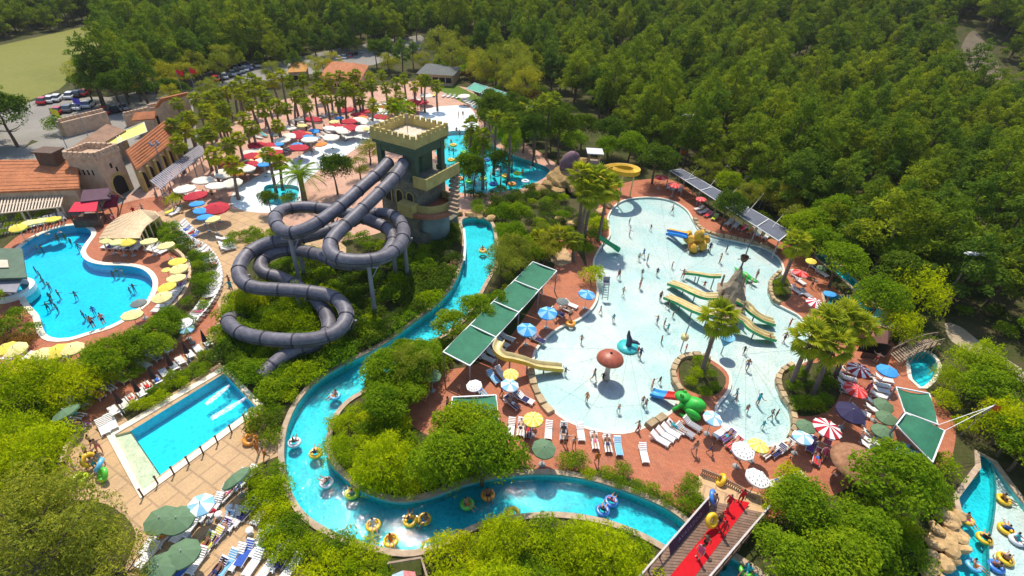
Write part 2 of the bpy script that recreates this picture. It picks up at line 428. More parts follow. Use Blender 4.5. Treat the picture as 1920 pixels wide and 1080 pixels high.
for cx in (-440, 550):
    for cy in (-50, 530): verts.append(Vector((cx, cy)))
V, _, Fc, *_ = geometry.delaunay_2d_cdt(verts, edges, [], 0, 1e-4)
VA = np.array([(v[0], v[1]) for v in V]); FA = np.array([tuple(f) for f in Fc])
cen = VA[FA].mean(axis=1)
owner = np.full(len(FA), -1)
for i, (nm, pl, mt) in enumerate(REG):
    owner[inside_np(cen[:, 0], cen[:, 1], pl)] = i
def region_mesh(idx, name, mt):
    fs = FA[owner == idx]
    if len(fs) == 0: return None
    used, inv = np.unique(fs, return_inverse=True)
    vs = [(VA[u][0], VA[u][1], terrain(VA[u][0], VA[u][1])) for u in used]
    me = bpy.data.meshes.new(name)
    me.from_pydata(vs, [], [tuple(f) for f in inv.reshape(fs.shape)])
    me.materials.append(mt); me.update()
    return put(name, me)
tag(region_mesh(-1, 'ground', SOIL), kind='structure')
for i, (nm, pl, mt) in enumerate(REG):
    if nm:
        o = region_mesh(i, nm, mt)
        if o: tag(o, kind='structure')

# ------------------------------------------------------------------ pools
def flat_fill(name, poly, z, mt):
    vs, es, fs, *_ = geometry.delaunay_2d_cdt([Vector((p[0], p[1])) for p in poly], [(i, (i + 1) % len(poly)) for i in range(len(poly))], [], 1, 1e-4)
    me = bpy.data.meshes.new(name); me.from_pydata([(v[0], v[1], z) for v in vs], [], [tuple(f) for f in fs])
    me.materials.append(mt); me.update()
    # faces upwards
    if me.polygons and me.polygons[0].normal.z < 0: me.flip_normals()
    return put(name, me)
def strip(mb, inner, outer, z0, z1, mi=0, closed=True):
    n = len(inner); rng = range(n) if closed else range(n - 1)
    for i in rng:
        j = (i + 1) % n
        a, b, c, d = inner[i], inner[j], outer[j], outer[i]
        mb.add([(a.x, a.y, z1), (b.x, b.y, z1), (c.x, c.y, z1), (d.x, d.y, z1), (a.x, a.y, z0), (b.x, b.y, z0), (c.x, c.y, z0), (d.x, d.y, z0)],
               [(0, 3, 2, 1), (0, 1, 5, 4), (2, 3, 7, 6)], mi)
COPE = M('cream_coping_stone', (.74, .66, .52), .7, .14, 1.2, .3, 6)
COPE2 = M('weathered_kerb_stone', (.42, .32, .22), .85, .25, 1.5, .4, 6)
def pool(name, poly, depth, floor, wall, wmat, wz=-.10, cope=None, cw=.4, ch=.07, lab=None):
    poly = ccw(poly); n = len(poly)
    mb = MB()
    for i in range(n):
        a, b = poly[i], poly[(i + 1) % n]
        mb.add([(a.x, a.y, 0), (b.x, b.y, 0), (b.x, b.y, -depth), (a.x, a.y, -depth)], [(0, 1, 2, 3)], 0)
    w = mb.build(name + '_wall', wall); tag(w, kind='structure')
    f = flat_fill(name + '_floor', poly, -depth, floor); tag(f, kind='structure')
    s = flat_fill(name + '_water', poly, wz, wmat); tag(s, kind='structure')
    if cope:
        c = MB(); strip(c, offset(poly, -.03), offset(poly, cw), -.02, ch)
        k = c.build(name + '_coping', cope); tag(k, kind='structure')
RFLOOR = M('river_floor', (.06, .62, .69), .6, .12, .4)
BFLOOR = M('blue_pool_floor', (.03, .60, .86), .6, .08, .3)
SFLOOR = M('slide_pool_floor', (.05, .68, .83), .6, .08, .3)
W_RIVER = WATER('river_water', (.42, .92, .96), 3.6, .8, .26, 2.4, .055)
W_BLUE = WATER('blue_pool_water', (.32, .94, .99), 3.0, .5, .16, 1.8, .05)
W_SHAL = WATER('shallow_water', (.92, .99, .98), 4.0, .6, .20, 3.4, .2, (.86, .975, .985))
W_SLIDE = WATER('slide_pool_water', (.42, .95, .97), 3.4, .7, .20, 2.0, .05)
CREAMT = M('cream_step_tile', (.72, .70, .48), .6, .15, 1.5, .2)
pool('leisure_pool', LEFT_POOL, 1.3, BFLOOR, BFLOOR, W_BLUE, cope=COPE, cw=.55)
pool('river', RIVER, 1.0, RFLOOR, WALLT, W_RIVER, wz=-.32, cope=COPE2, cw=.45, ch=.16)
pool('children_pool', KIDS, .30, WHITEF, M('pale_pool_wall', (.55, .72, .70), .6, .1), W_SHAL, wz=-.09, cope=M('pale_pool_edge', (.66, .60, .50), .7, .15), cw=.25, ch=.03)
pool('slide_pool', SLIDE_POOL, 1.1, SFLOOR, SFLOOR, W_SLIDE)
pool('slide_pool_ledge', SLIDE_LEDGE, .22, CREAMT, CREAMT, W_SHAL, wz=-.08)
_sp = ccw(px([(215,816),(420,696),(482,762),(268,920)]))
_c = MB(); strip(_c, offset(_sp, -.02), offset(_sp, .75), -.02, .09); tag(_c.build('slide_pool_coping', COPE), kind='structure')
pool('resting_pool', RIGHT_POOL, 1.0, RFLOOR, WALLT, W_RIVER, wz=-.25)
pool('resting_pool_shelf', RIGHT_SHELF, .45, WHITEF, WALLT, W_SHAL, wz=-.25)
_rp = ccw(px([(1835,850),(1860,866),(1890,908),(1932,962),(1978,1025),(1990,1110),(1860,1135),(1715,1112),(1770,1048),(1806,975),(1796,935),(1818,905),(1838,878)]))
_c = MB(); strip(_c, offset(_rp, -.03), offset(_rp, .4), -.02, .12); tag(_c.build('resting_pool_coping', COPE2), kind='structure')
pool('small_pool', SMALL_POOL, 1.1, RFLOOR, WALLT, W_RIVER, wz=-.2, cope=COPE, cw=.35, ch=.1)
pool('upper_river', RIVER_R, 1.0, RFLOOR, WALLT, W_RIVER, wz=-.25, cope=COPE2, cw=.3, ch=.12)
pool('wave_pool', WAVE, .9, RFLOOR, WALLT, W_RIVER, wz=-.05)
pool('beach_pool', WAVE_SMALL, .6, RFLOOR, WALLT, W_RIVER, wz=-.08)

# joints between the floor slabs of the white pool
_j = MB(); _zz = -.294
def _jl(a, b, w=.05):
    A, B = at(*a), at(*b); d = (B - A).to_2d().normalized(); r = Vector((-d.y, d.x)) * w / 2; n = max(2, int((B - A).length / 1.0)); P = [A.lerp(B, k / n).to_2d() for k in range(n + 1)]
    for p, q in zip(P, P[1:]):
        m = (p + q) / 2
        if inside(m, KIDS) and inside(p, KIDS) and inside(q, KIDS): _j.add([(p.x + r.x, p.y + r.y, _zz), (p.x - r.x, p.y - r.y, _zz), (q.x - r.x, q.y - r.y, _zz), (q.x + r.x, q.y + r.y, _zz)], [(0, 1, 2, 3)])
for e in ((1000,700),(1030,765),(1085,797),(1150,812),(1210,800),(1265,765),(1010,650),(1080,600),(1120,540)): _jl((1180, 650), e)
for e in ((1350,800),(1400,840),(1450,840),(1490,800),(1470,740),(1520,650),(1450,560)): _jl((1400, 660), e)
for e in ((1180,380),(1240,370),(1300,420),(1120,480),(1380,450),(1460,490)): _jl((1260, 520), e)
for a, b in (((1040,720),(1120,760)),((1120,760),(1210,755)),((1210,755),(1255,735)),((1375,790),(1420,808)),((1420,808),(1470,790)),((1170,430),(1240,425)),((1240,425),(1290,440))): _jl(a, b)
tag(_j.build('children_pool_floor_joints', M('grey_joint', (.42, .50, .50), .8, .1)), kind='structure')

def ranked(items, what, lm):
    """one label per position: its look, then how near it stands to the closest landmark among those of its look"""
    by = {}; out = [''] * len(items)
    for i, p in enumerate(items):
        nm, q = min(lm, key=lambda r: (r[1].to_2d() - Vector((p[0], p[1]))).length)
        by.setdefault((nm, what if isinstance(what, str) else what[i]), []).append(((q.to_2d() - Vector((p[0], p[1]))).length, i))
    for (nm, w), L in by.items():
        for r, (_, i) in enumerate(sorted(L)): out[i] = '%s, %s to %s' % (w, 'nearest' if r == 0 else ordn(r) + ' nearest', nm)
    return out
def from_left(items, label):
    order = sorted(range(len(items)), key=lambda i: proj((items[i][0], items[i][1], 1.0))[0]); out = [''] * len(items)
    head, sep, tail = label.partition(', ')
    for r, i in enumerate(order): out[i] = '%s, %s from left' % (label, ordn(r)) if len(items) > 1 else label
    return out

# ------------------------------------------------------------------ vegetation: plants built once, then copied with all their parts
BARK = M('bark', (.13, .09, .06), .9, .3, 3.0, .5, 9)
BARK_PALM = M('palm_trunk_bark', (.20, .14, .11), .9, .25, 4.0, .5, 14)
LF_PINE = LEAF('pine_needles', (.10, .165, .014), (.255, .325, .024), .46, .18)
LF_PINE_D = LEAF('dark_pine_needles', (.075, .145, .018), (.165, .245, .028), .44, .25)
LF_DARK = LEAF('dark_broad_leaves', (.055, .105, .012), (.115, .19, .018), .38, .9)
LF_MID = LEAF('green_leaves', (.125, .235, .010), (.27, .385, .016), .5, .9)
LF_YEL = LEAF('yellow_green_leaves', (.25, .355, .005), (.46, .55, .010), .52, .9)
LF_OLIVE = LEAF('olive_leaves', (.20, .235, .026), (.37, .39, .05), .5, .9)
LF_PALM = LEAF('palm_leaves', (.20, .26, .018), (.36, .40, .035), .45, 1.5)
LF_DRY = LEAF('dry_palm_leaves', (.16, .11, .04), (.26, .19, .08), .2, 2.0)
LF_RED = LEAF('reddish_leaves', (.12, .075, .02), (.20, .12, .03), .3, 1.5)

def leaf_faces(mb, c, nrm, size, asp, rs, droop=0.0, mi=0):
    """diamond shaped leaves or tufts at points c facing nrm"""
    n = len(c)
    t = rs.normal(size=(n, 3)); t -= nrm * (t * nrm).sum(1)[:, None]
    if droop: t[:, 2] += droop * np.abs(rs.normal(size=n))
    t /= np.linalg.norm(t, axis=1)[:, None] + 1e-9
    b = np.cross(nrm, t)
    L = (size * rs.uniform(.65, 1.35, n))[:, None]; W = L * asp
    bend = nrm * L * rs.uniform(-.25, .25, n)[:, None]
    v = np.stack([c - t * L * .5, c + b * W * .5 + bend, c + t * L * .5, c - b * W * .5 + bend], 1).reshape(-1, 3)
    base = len(mb.v)
    mb.v.extend(map(tuple, v.tolist()))
    idx = (np.arange(n * 4).reshape(n, 4) + base).tolist()
    mb.f.extend(map(tuple, idx)); mb.m.extend([mi] * n); mb.sm.extend([False] * n)

def lobes_leaves(mb, lobes, per, size, asp, rs, upbias=.35, droop=0.0, fill=.25, zmin=None, wild=.5):
    for (c, r) in lobes:
        c = np.array(c); r = np.array(r if hasattr(r, '__len__') else (r, r, r))
        n = max(8, int(per * (r[0] * r[1] + r[1] * r[2] + r[0] * r[2]) / 3))
        d = rs.normal(size=(n, 3)); d /= np.linalg.norm(d, axis=1)[:, None]
        d[:, 2] = np.where(d[:, 2] < -.35, -d[:, 2], d[:, 2])
        rr = np.where(rs.random(n) < fill, rs.uniform(.35, .95, n), rs.uniform(.82, 1.12, n))
        # uneven surface
        rr *= 1 + .16 * np.sin(d[:, 0] * 7 + c[1] * 3) * np.sin(d[:, 1] * 6 + c[0] * 2 + d[:, 2] * 5)
        p = c + d * r * rr[:, None]
        if zmin is not None: p = p[p[:, 2] > zmin]; d = d[-len(p):] if len(p) else d
        nn = d[:len(p)] + rs.normal(size=(len(p), 3)) * wild; nn[:, 2] += upbias + .45
        nn /= np.linalg.norm(nn, axis=1)[:, None]
        leaf_faces(mb, p, nn, size, asp, rs, droop)

def trunk_mesh(name, h, r, rs, limbs=4, spread=1.5, lean=.2, mat=BARK):
    mb = MB()
    pts = [(0, 0, -.4)]; x = y = 0
    for k in range(1, 5):
        x += rs.uniform(-lean, lean); y += rs.uniform(-lean, lean); pts.append((x, y, h * k / 4))
    mb.tube(pts, [r * 1.25, r, r * .8, r * .6, r * .25], 7)
    for k in range(limbs):
        a = 2 * math.pi * k / max(1, limbs) + rs.uniform(-.4, .4); t = rs.uniform(.4, .75)
        i = int(t * 4); p = Vector(pts[i]).lerp(Vector(pts[i + 1]), t * 4 - i)
        e = p + Vector((math.cos(a) * spread, math.sin(a) * spread, h * rs.uniform(.12, .28)))
        mb.tube([p, p.lerp(e, .5) + Vector((0, 0, -.15)), e], [r * .45, r * .32, r * .1], 5)
    return mb.mesh(name, mat)

PLANT = {}
def make_tree(key, H, R, lf, seed, style):
    rs = np.random.RandomState(seed); mb = MB()
    if style == 'pine':
        lobes = []
        n = 34
        for k in range(n):
            t = k / (n - 1); z = H * (.34 + .62 * t)
            rad_ = R * (1.0 - .62 * t ** 2.0) * (.6 if k < 2 else 1)
            a = k * 2.4 + rs.uniform(-.5, .5)
            q = rs.uniform(.3, 1.0) * rad_
            s = (.17 + .17 * rs.random()) * R * (1 - .2 * t)
            lobes.append(((q * math.cos(a) + R * .12 * (seed % 3 - 1), q * math.sin(a), z + rs.uniform(-.4, .6)), (s, s * rs.uniform(.8, 1.25), s * .85)))
        lobes.append(((0, 0, H * .98), (R * .2, R * .2, R * .34)))
        lobes_leaves(mb, lobes, 120, .50, .36, rs, .4, fill=.3, wild=.9)
        tr = trunk_mesh('pine_trunk', H * .9, .2, rs, 5, R * .5)
    elif style == 'round':
        lobes = []
        for k in range(26):
            d = rs.normal(size=3); d /= np.linalg.norm(d); d[2] = abs(d[2]) * .95 - .25
            s = R * rs.uniform(.17, .40); q = rs.uniform(.58, .86)
            lobes.append(((d[0] * R * q, d[1] * R * q, H * .6 + d[2] * H * .36), (s, s * rs.uniform(.8, 1.3), s * .9)))
        lobes.append(((0, 0, H * .62), (R * .62, R * .62, H * .28)))
        lobes_leaves(mb, lobes, 250, .27, .5, rs, .4, fill=.2, wild=.75)
        tr = trunk_mesh('trunk', H * .7, .16, rs, 5, R * .5)
    elif style == 'airy':                     # thin crown with gaps, hanging sprays
        lobes = []
        for k in range(26):
            d = rs.normal(size=3); d /= np.linalg.norm(d); d[2] = d[2] * .8 + .1
            q = rs.uniform(.45, .95); s = R * rs.uniform(.2, .36)
            lobes.append(((d[0] * R * q, d[1] * R * q, H * .58 + d[2] * H * .36), (s, s, s * .9)))
        lobes_leaves(mb, lobes, 260, .26, .34, rs, .35, droop=-.5, fill=.35, wild=.8)
        tr = trunk_mesh('trunk', H * .75, .2, rs, 7, R * .6)
    elif style == 'feather':                  # upright feathery sprays, conical tips
        lobes = []
        for k in range(22):
            a = k * 2.4; q = R * math.sqrt((k + .5) / 22) * .85
            hh = H * (1 - .45 * (q / R) ** 2) * rs.uniform(.8, 1.08)
            lobes.append(((q * math.cos(a), q * math.sin(a), hh * .62), (R * .26, R * .26, hh * .40)))
        lobes_leaves(mb, lobes, 190, .30, .30, rs, .25, droop=1.2, fill=.2, wild=.6)
        tr = trunk_mesh('trunk', H * .6, .14, rs, 6, R * .5)
    elif style == 'bush':
        lobes = []
        for k in range(16):
            a = k * 2.4; q = R * math.sqrt((k + .3) / 16) * .88
            s = R * rs.uniform(.20, .46)
            lobes.append(((q * math.cos(a), q * math.sin(a), H * (.62 - .30 * (q / R) ** 2) * rs.uniform(.8, 1.15)), (s, s, s * .95)))
        lobes_leaves(mb, lobes, 290, .23, .42, rs, .4, droop=.35, fill=.25, wild=.8)
        tr = trunk_mesh('stem', H * .5, .07, rs, 5, R * .4)
    PLANT[key] = (mb.mesh(key + '_crown', lf), tr)
for i, (H, R) in enumerate(((11.5, 4.2), (9.5, 3.6), (13.5, 4.4), (8.0, 3.9), (12.0, 3.3), (6.5, 3.2))):
    make_tree('pine%d' % i, H, R, LF_PINE_D if i in (1, 4) else LF_PINE, 11 + i, 'pine')
for i in range(2):
    make_tree('dark%d' % i, 7.0, 3.2, LF_DARK, 30 + i, 'round')
    make_tree('mid%d' % i, 6.2, 3.0, LF_MID, 40 + i, 'round')
    make_tree('airy%d' % i, 7.0, 3.4, LF_OLIVE, 50 + i, 'airy')
    make_tree('feather%d' % i, 5.0, 2.6, LF_YEL, 60 + i, 'feather')
    make_tree('bush%d' % i, 2.2, 1.5, LF_MID, 70 + i, 'bush')
    make_tree('ybush%d' % i, 2.3, 1.5, LF_YEL, 80 + i, 'bush')
    make_tree('dbush%d' % i, 2.0, 1.4, LF_DARK, 90 + i, 'bush')
make_tree('rbush0', 1.6, 1.3, LF_RED, 99, 'bush')

SHRUBS = []                                   # every shrub of the park; the largest in view become single things
def shrub_size(rec):
    q = proj((rec[1][0], rec[1][1], 1.0))
    if q[2] < 2 or not (-60 < q[0] < 1980 and -60 < q[1] < 1140): return 0
    return rec[2] * (3.0 if rec[0][0] == 'f' else 1.6) / q[2]
def plant(key, loc, sc=1.0, rz=None, label='', cat='tree', group=None, name=None):
    if cat == 'shrub' and loc is not None and rz is None:
        SHRUBS.append((key, loc, sc, label, group, name)); return None
    cr, tr = PLANT[key]
    name = name or {'tree': 'tree', 'shrub': 'shrub'}.get(cat, 'tree')
    rz = random.uniform(0, 6.28) if rz is None else rz
    s3 = (sc * random.uniform(.92, 1.08), sc * random.uniform(.92, 1.08), sc * random.uniform(.9, 1.1)) if not isinstance(sc, tuple) else sc
    o = empty(name, loc, rz, s3)
    put('trunk' if cat == 'tree' else 'stem', tr, o)
    put('crown', cr, o)
    return tag(o, label, cat, group)

# ------------------------------------------------------------------ the pine forest on the hill
def on_screen(v, mx=260, my=200):
    q = proj(v)
    return q[2] > 1 and -mx < q[0] < 1920 + mx and -my < q[1] < 1080 + my
FREE = [px([(-500,600),(-400,420),(-60,330),(30,290),(-60,230),(-400,280),(-200,112),(0,78),(170,42),(206,92),(215,120),(225,170),(170,215),(240,205),(330,168),(420,143),(500,130),(560,118),(640,110),(720,102),(800,100),(860,108),(940,128),(1010,165),(1090,205),(1130,245),(1200,300),(1260,325),(1330,345),(1420,392),(1490,440),(1540,470),(1600,515),(1660,560),(1735,590),(1830,588),(1915,635),(2010,690),(2200,850),(2200,1500),(-500,1500)]), crom(px([(1700,138),(1760,138),(1830,162),(1885,194),(1960,238),(2000,262),(2000,315),(1925,285),(1880,240),(1800,198),(1710,158)])), px([(1715,252),(1750,246),(1770,270),(1740,282)]), px([(1450,150),(1500,140),(1520,165),(1470,175)])]
forest = []
rs = np.random.RandomState(5)
SP = 5.0
gx, gy = np.meshgrid(np.arange(-330, 430, SP), np.arange(20, 330, SP))
gx = (gx + (np.arange(gx.shape[0]) % 2)[:, None] * SP / 2).ravel() + rs.uniform(-2.3, 2.3, gx.size)
gy = gy.ravel() + rs.uniform(-2.3, 2.3, gy.size)
ok = np.ones(len(gx), bool)
for f in FREE: ok &= ~inside_np(gx, gy, f)
for x, y in zip(gx[ok].tolist(), gy[ok].tolist()):
    z = terrain(x, y)
    if on_screen((x, y, z + 6), 200, 130): forest.append((proj((x, y, z + 5))[2], x, y, z))
forest.sort()
NEAR_PINES = 300
PK = ['broad green pine', 'dull dark pine', 'tall green pine', 'squat green pine', 'slim dark pine', 'low green pine']
pk = [int(rs.choice(6, p=[.24, .16, .20, .14, .16, .10])) for _ in range(NEAR_PINES)]
FLM = [('the floodlight mast', at(1756, 584)), ('the dirt track', at(1880, 690)), ('the great round dark tree', at(1505, 380)), ('the grey canopy end', at(1268, 318)), ('the dark-roofed shed', at(820, 136)), ('the hipped restaurant', at(645, 140)),
       ('the small kiosk', at(556, 134)), ('the dry field corner', at(190, 100)), ('the car park trees', at(300, 160)), ('the lower shade sail', at(1740, 850)), ('the teal shade roofs', at(940, 185)), ('the forest clearing', at(1850, 190))]
flab = ranked([(x, y) for zc, x, y, z in forest[:NEAR_PINES]], [PK[k] + ' of the forest edge' for k in pk], FLM)
for k, (zc, x, y, z) in enumerate(forest[:NEAR_PINES]):
    key = 'pine%d' % pk[k]
    plant(key, (x, y, z - .1), rs.uniform(.72, 1.15), None, flab[k], 'tree',
          'pines at the near edge of the hill forest', 'pine_tree')
# the rest of the forest: one mass
def both(key):
    cr, tr = PLANT[key]
    mb = MB()
    for me, mi in ((cr, 0), (tr, 1)):
        mb.add([v.co for v in me.vertices], [tuple(p.vertices) for p in me.polygons], mi)
    return bpy.data.objects.new('pine_of_the_mass', mb.mesh('far_' + key, [cr.materials[0], tr.materials[0]]))
protos = bpy.data.collections.new('pine_kinds')
for k in range(6): protos.objects.link(both('pine%d' % k))
pm = bpy.data.meshes.new('forest_points')
pm.from_pydata([(x, y, z - .1) for zc, x, y, z in forest[NEAR_PINES:]], [], [])
fo = put('forest', pm)
tag(fo, 'mass of green pines covering the hill behind the park', 'forest', None, 'stuff')
ng = bpy.data.node_groups.new('forest_scatter', 'GeometryNodeTree')
ng.interface.new_socket('Geometry', in_out='INPUT', socket_type='NodeSocketGeometry')
ng.interface.new_socket('Geometry', in_out='OUTPUT', socket_type='NodeSocketGeometry')
N = ng.nodes
gi, go = N.new('NodeGroupInput'), N.new('NodeGroupOutput')
ip = N.new('GeometryNodeInstanceOnPoints'); ci = N.new('GeometryNodeCollectionInfo')
ci.inputs[0].default_value = protos; ci.inputs[1].default_value = True; ci.inputs[2].default_value = True
ip.inputs['Pick Instance'].default_value = True
r1 = N.new('FunctionNodeRandomValue'); r1.data_type = 'FLOAT_VECTOR'; r1.inputs[0].default_value = (0, 0, 0); r1.inputs[1].default_value = (.06, .06, 6.28)
r2 = N.new('FunctionNodeRandomValue'); r2.data_type = 'FLOAT'; r2.inputs[2].default_value = .62; r2.inputs[3].default_value = 1.22
ng.links.new(gi.outputs[0], ip.inputs['Points']); ng.links.new(ci.outputs[0], ip.inputs['Instance'])
ng.links.new(r1.outputs[0], ip.inputs['Rotation']); ng.links.new(r2.outputs[1], ip.inputs['Scale'])
ng.links.new(ip.outputs[0], go.inputs[0])
md = fo.modifiers.new('scatter', 'NODES'); md.node_group = ng
print('FOREST', len(forest))

# ------------------------------------------------------------------ palms
def frond_mesh(rs, L=1.15, R=1.15, nb=11, droop=.5):
    mb = MB()
    mb.tube([(0, 0, 0), (L * .5, 0, .1 * L), (L, 0, .08 * L)], [.035, .03, .02], 4, 0)
    for k in range(nb):
        a = (k / (nb - 1) - .5) * 2.6
        d = Vector((math.cos(a), math.sin(a), 0)); w = Vector((-math.sin(a), math.cos(a), 0)) * (.085 * R)
        p0 = Vector((L, 0, .08 * L)); r = R * rs.uniform(.85, 1.1) * (1 - .12 * abs(a))
        p1 = p0 + d * r * .55 + Vector((0, 0, -.06)); p2 = p0 + d * r + Vector((0, 0, -droop * rs.uniform(.6, 1.2) * R * .55))
        fold = Vector((0, 0, .05))
        mb.add([p0, p1 + w - fold, p2, p1 - w - fold, p1 + fold], [(0, 4, 1), (0, 3, 4), (1, 4, 2), (4, 3, 2)], 0)
    return mb
_rs = np.random.RandomState(3)
FRONDS = [frond_mesh(_rs, 1.15, 1.15).mesh('frond', LF_PALM) for _ in range(3)]
DRYF = frond_mesh(_rs, .9, .8, 7, 1.0).mesh('dry_frond', LF_DRY)
def palm_trunk(h, lean, seed):
    rs = np.random.RandomState(seed); mb = MB()
    pts = []; rr = []
    for k in range(9):
        t = k / 8
        pts.append((lean * t * t, .15 * math.sin(t * 2), -.3 + (h + .3) * t)); rr.append(.27 - .10 * t + (.07 if k == 0 else 0) + .012 * (k % 2))
    mb.tube(pts, rr, 9)
    return mb.mesh('palm_trunk', BARK_PALM), Vector(pts[-1])
def frond_dirs(n, rs):
    out = []
    for k in range(n):
        t = k / n
        out.append((k * 2.399 + rs.uniform(-.2, .2), rad(80 - 135 * t + rs.uniform(-10, 10)), rs.uniform(.8, 1.12)))
    return out
FAR_CROWN = []
for sd in range(3):
    rs = np.random.RandomState(100 + sd); mb = MB()
    for j, (az, el, s) in enumerate(frond_dirs(36, rs)):
        me = FRONDS[j % 3]
        mt = Matrix.Rotation(az, 4, 'Z') @ Matrix.Rotation(-el, 4, 'Y') @ Matrix.Scale(s, 4)
        mb.add([mt @ v.co for v in me.vertices], [tuple(p.vertices) for p in me.polygons], 0)
    for j in range(9):
        mt = Matrix.Rotation(j * .7, 4, 'Z') @ Matrix.Rotation(rad(62), 4, 'Y')
        mb.add([mt @ v.co for v in DRYF.vertices], [tuple(p.vertices) for p in DRYF.polygons], 1)
    FAR_CROWN.append(mb.mesh('palm_crown', [LF_PALM, LF_DRY]))
PALM_TR = [palm_trunk(8.0, l, i) for i, l in enumerate((.1, .5, .9))]
NPALM = [0]
def palm(cx, cy, h, label, group=None, near=False, lean=None, sc=1.0):
    """a fan palm whose crown stands at pixel (cx, cy) at height h"""
    i = NPALM[0]; NPALM[0] += 1
    rs = np.random.RandomState(200 + i)
    tm, top = PALM_TR[i % 3]
    k = h / 8.0
    rz = rs.uniform(0, 6.28) if lean is None else lean
    p = at(cx, cy, h)
    off = Matrix.Rotation(rz, 3, 'Z') @ Vector((top.x, top.y, 0))
    o = empty('palm_tree', (p.x - off.x, p.y - off.y, 0), rz)
    put('trunk', tm, o, sc=(1, 1, k))
    tp = (top.x, top.y, top.z * k)
    if near:
        for j, (az, el, s) in enumerate(frond_dirs(34, rs)):
            put('frond', FRONDS[j % 3], o, tp, (0, -el, az), s * sc)
        for j in range(9):
            put('dry_frond', DRYF, o, (tp[0], tp[1], tp[2] - .15), (0, rad(62), j * .7 + .3), sc)
    else:
        put('crown', FAR_CROWN[i % 3], o, tp, (0, 0, rs.uniform(0, 6)), sc * rs.uniform(.88, 1.12))
    return tag(o, label, 'palm tree', group)

palm(1350, 598, 7.2, 'tall fan palm standing on the planted island in the white pool', near=True, lean=.6)
for (x, y, h, t) in ((1520, 634, 6.2, 'left front palm of the clump beside the white pool'), (1549, 608, 6.6, 'tallest front palm of the clump beside the white pool'),
                     (1582, 598, 6.8, 'rear palm of the clump beside the white pool'), (1608, 616, 6.0, 'rightmost palm of the clump beside the white pool'),
                     (1562, 650, 5.6, 'lowest palm of the clump beside the white pool')):
    palm(x, y, h, 'fan palm, ' + t, 'palm clump beside the white pool', near=True, lean=1.2, sc=1.02)
palm(1495, 458, 6.5, 'fan palm growing out of the small round planter by the grey sunshade', near=True)
for j, (x, y, h) in enumerate(((1092, 332, 9.5), (1118, 340, 9.0), (1140, 352, 8.5), (1104, 362, 8.0))):
    palm(x, y, h, 'tall fan palm, %s from left in the clump beside the yellow slide' % ORD[j], 'palm clump by the yellow slide', near=True, sc=1.15)
for j, (x, y, h) in enumerate(((1046, 446, 3.4), (1078, 452, 3.0), (1010, 452, 3.0))):
    palm(x, y, h, 'small fan palm, %s of three by the sandy path behind the green canopy' % ('middle', 'rightmost', 'leftmost')[j], 'small palms by the sandy path', sc=.8)
FARP = [(398,296,7.5),(425,272,7.5),(445,305,6.5),(505,288,7),(532,302,6.5),(486,203,6.5),(503,186,7.5),(522,192,7),(545,176,7.5),(562,172,7.5),(582,166,8),(602,162,8),(622,166,8),
        (641,161,8),(661,166,8),(681,161,8),(701,160,8),(721,166,8),(737,152,8),(752,150,8),(771,156,8),(790,150,8),(803,146,8.5),(511,150,8),(531,146,8),(482,170,8),(460,166,8),(440,181,8),
        (420,196,7.5),(400,202,7.5),(381,211,7.5),(361,216,7),(352,241,7),(371,252,7),(391,241,7.5),(406,226,7.5),(425,236,7),(441,252,7),(456,222,7.5),(735,192,8.5),(752,182,8.5),(762,203,8),
        (551,152,8),(572,146,8),(594,143,8),(615,145,8),(636,142,8),(655,146,8),(674,143,8),(695,140,8),(716,143,8),(465,196,7),(541,205,6.5),(640,190,7.5),(700,190,7.5),(335,262,6),(1021,186,9.5),(1046,182,9.5),(985,205,8),(470,240,6.5),(515,235,6),
        (340,196,7),(362,190,7),(385,186,7),(402,178,7.5),(420,172,7.5),(438,166,7.5),(455,158,7.5),(345,222,6.5),(470,150,8),(490,160,7.5),(415,210,7),(330,240,6),(812,162,7),(612,185,7),(575,190,7),(666,186,7)]
FARP = sorted((x + random.uniform(-9, 9), y + random.uniform(-4, 8), h * random.uniform(.62, .95)) for x, y, h in FARP)
for k, (x, y, h) in enumerate(FARP):
    palm(x, y, h, 'fan palm in the grove of the upper plaza, crown %s from left' % ordn(k), 'fan palms of the upper grove', sc=.78)
for k, (x, y, h) in enumerate(((884, 236, 9), (906, 258, 8.5), (930, 222, 10), (956, 232, 10), (1002, 205, 9.5), (1030, 200, 10))):
    palm(x, y, h, 'tall slender fan palm, %s from left between the wave pool and the rock mound' % ORD[k], 'tall palms by the wave pool', sc=.8)
# long feathered date palm beside the upper beach
def date_palm(cx, cy, h, label):
    p = at(cx, cy, h); o = empty('date_palm', (p.x, p.y, 0))
    mb = MB(); mb.tube([(0, 0, -.2), (0, 0, h * .5), (0, 0, h)], [.45, .38, .42], 10); mb.build('trunk', BARK_PALM, o)
    rs = np.random.RandomState(9)
    fm = MB()
    L = 3.6
    pts = [Vector((L * t, 0, 1.5 * t - 2.6 * t * t)) for t in np.linspace(0, 1, 9)]
    fm.tube(pts, [.05] * 5 + [.03] * 4, 4)
    for t in np.linspace(.12, 1, 26):
        q = Vector((L * t, 0, 1.5 * t - 2.6 * t * t))
        for s in (-1, 1):
            l = .75 * (1 - .5 * abs(t - .4))
            e = q + Vector((.3 * l, s * l, -.25 * l))
            fm.add([q, q + Vector((.09, 0, 0)), e], [(0, 1, 2)])
    me = fm.mesh('long_frond', LF_MID)
    for k in range(34):
        put('frond', me, o, (0, 0, h), (0, -rad(52 - 75 * k / 34), k * 2.399), rs.uniform(.8, 1.1))
    return tag(o, label, 'palm tree')
date_palm(562, 330, 4.2, 'feathery date palm with long arching fronds behind the grey tubes')
date_palm(742, 205, 7.0, 'feathery date palm rising behind the castle tower')

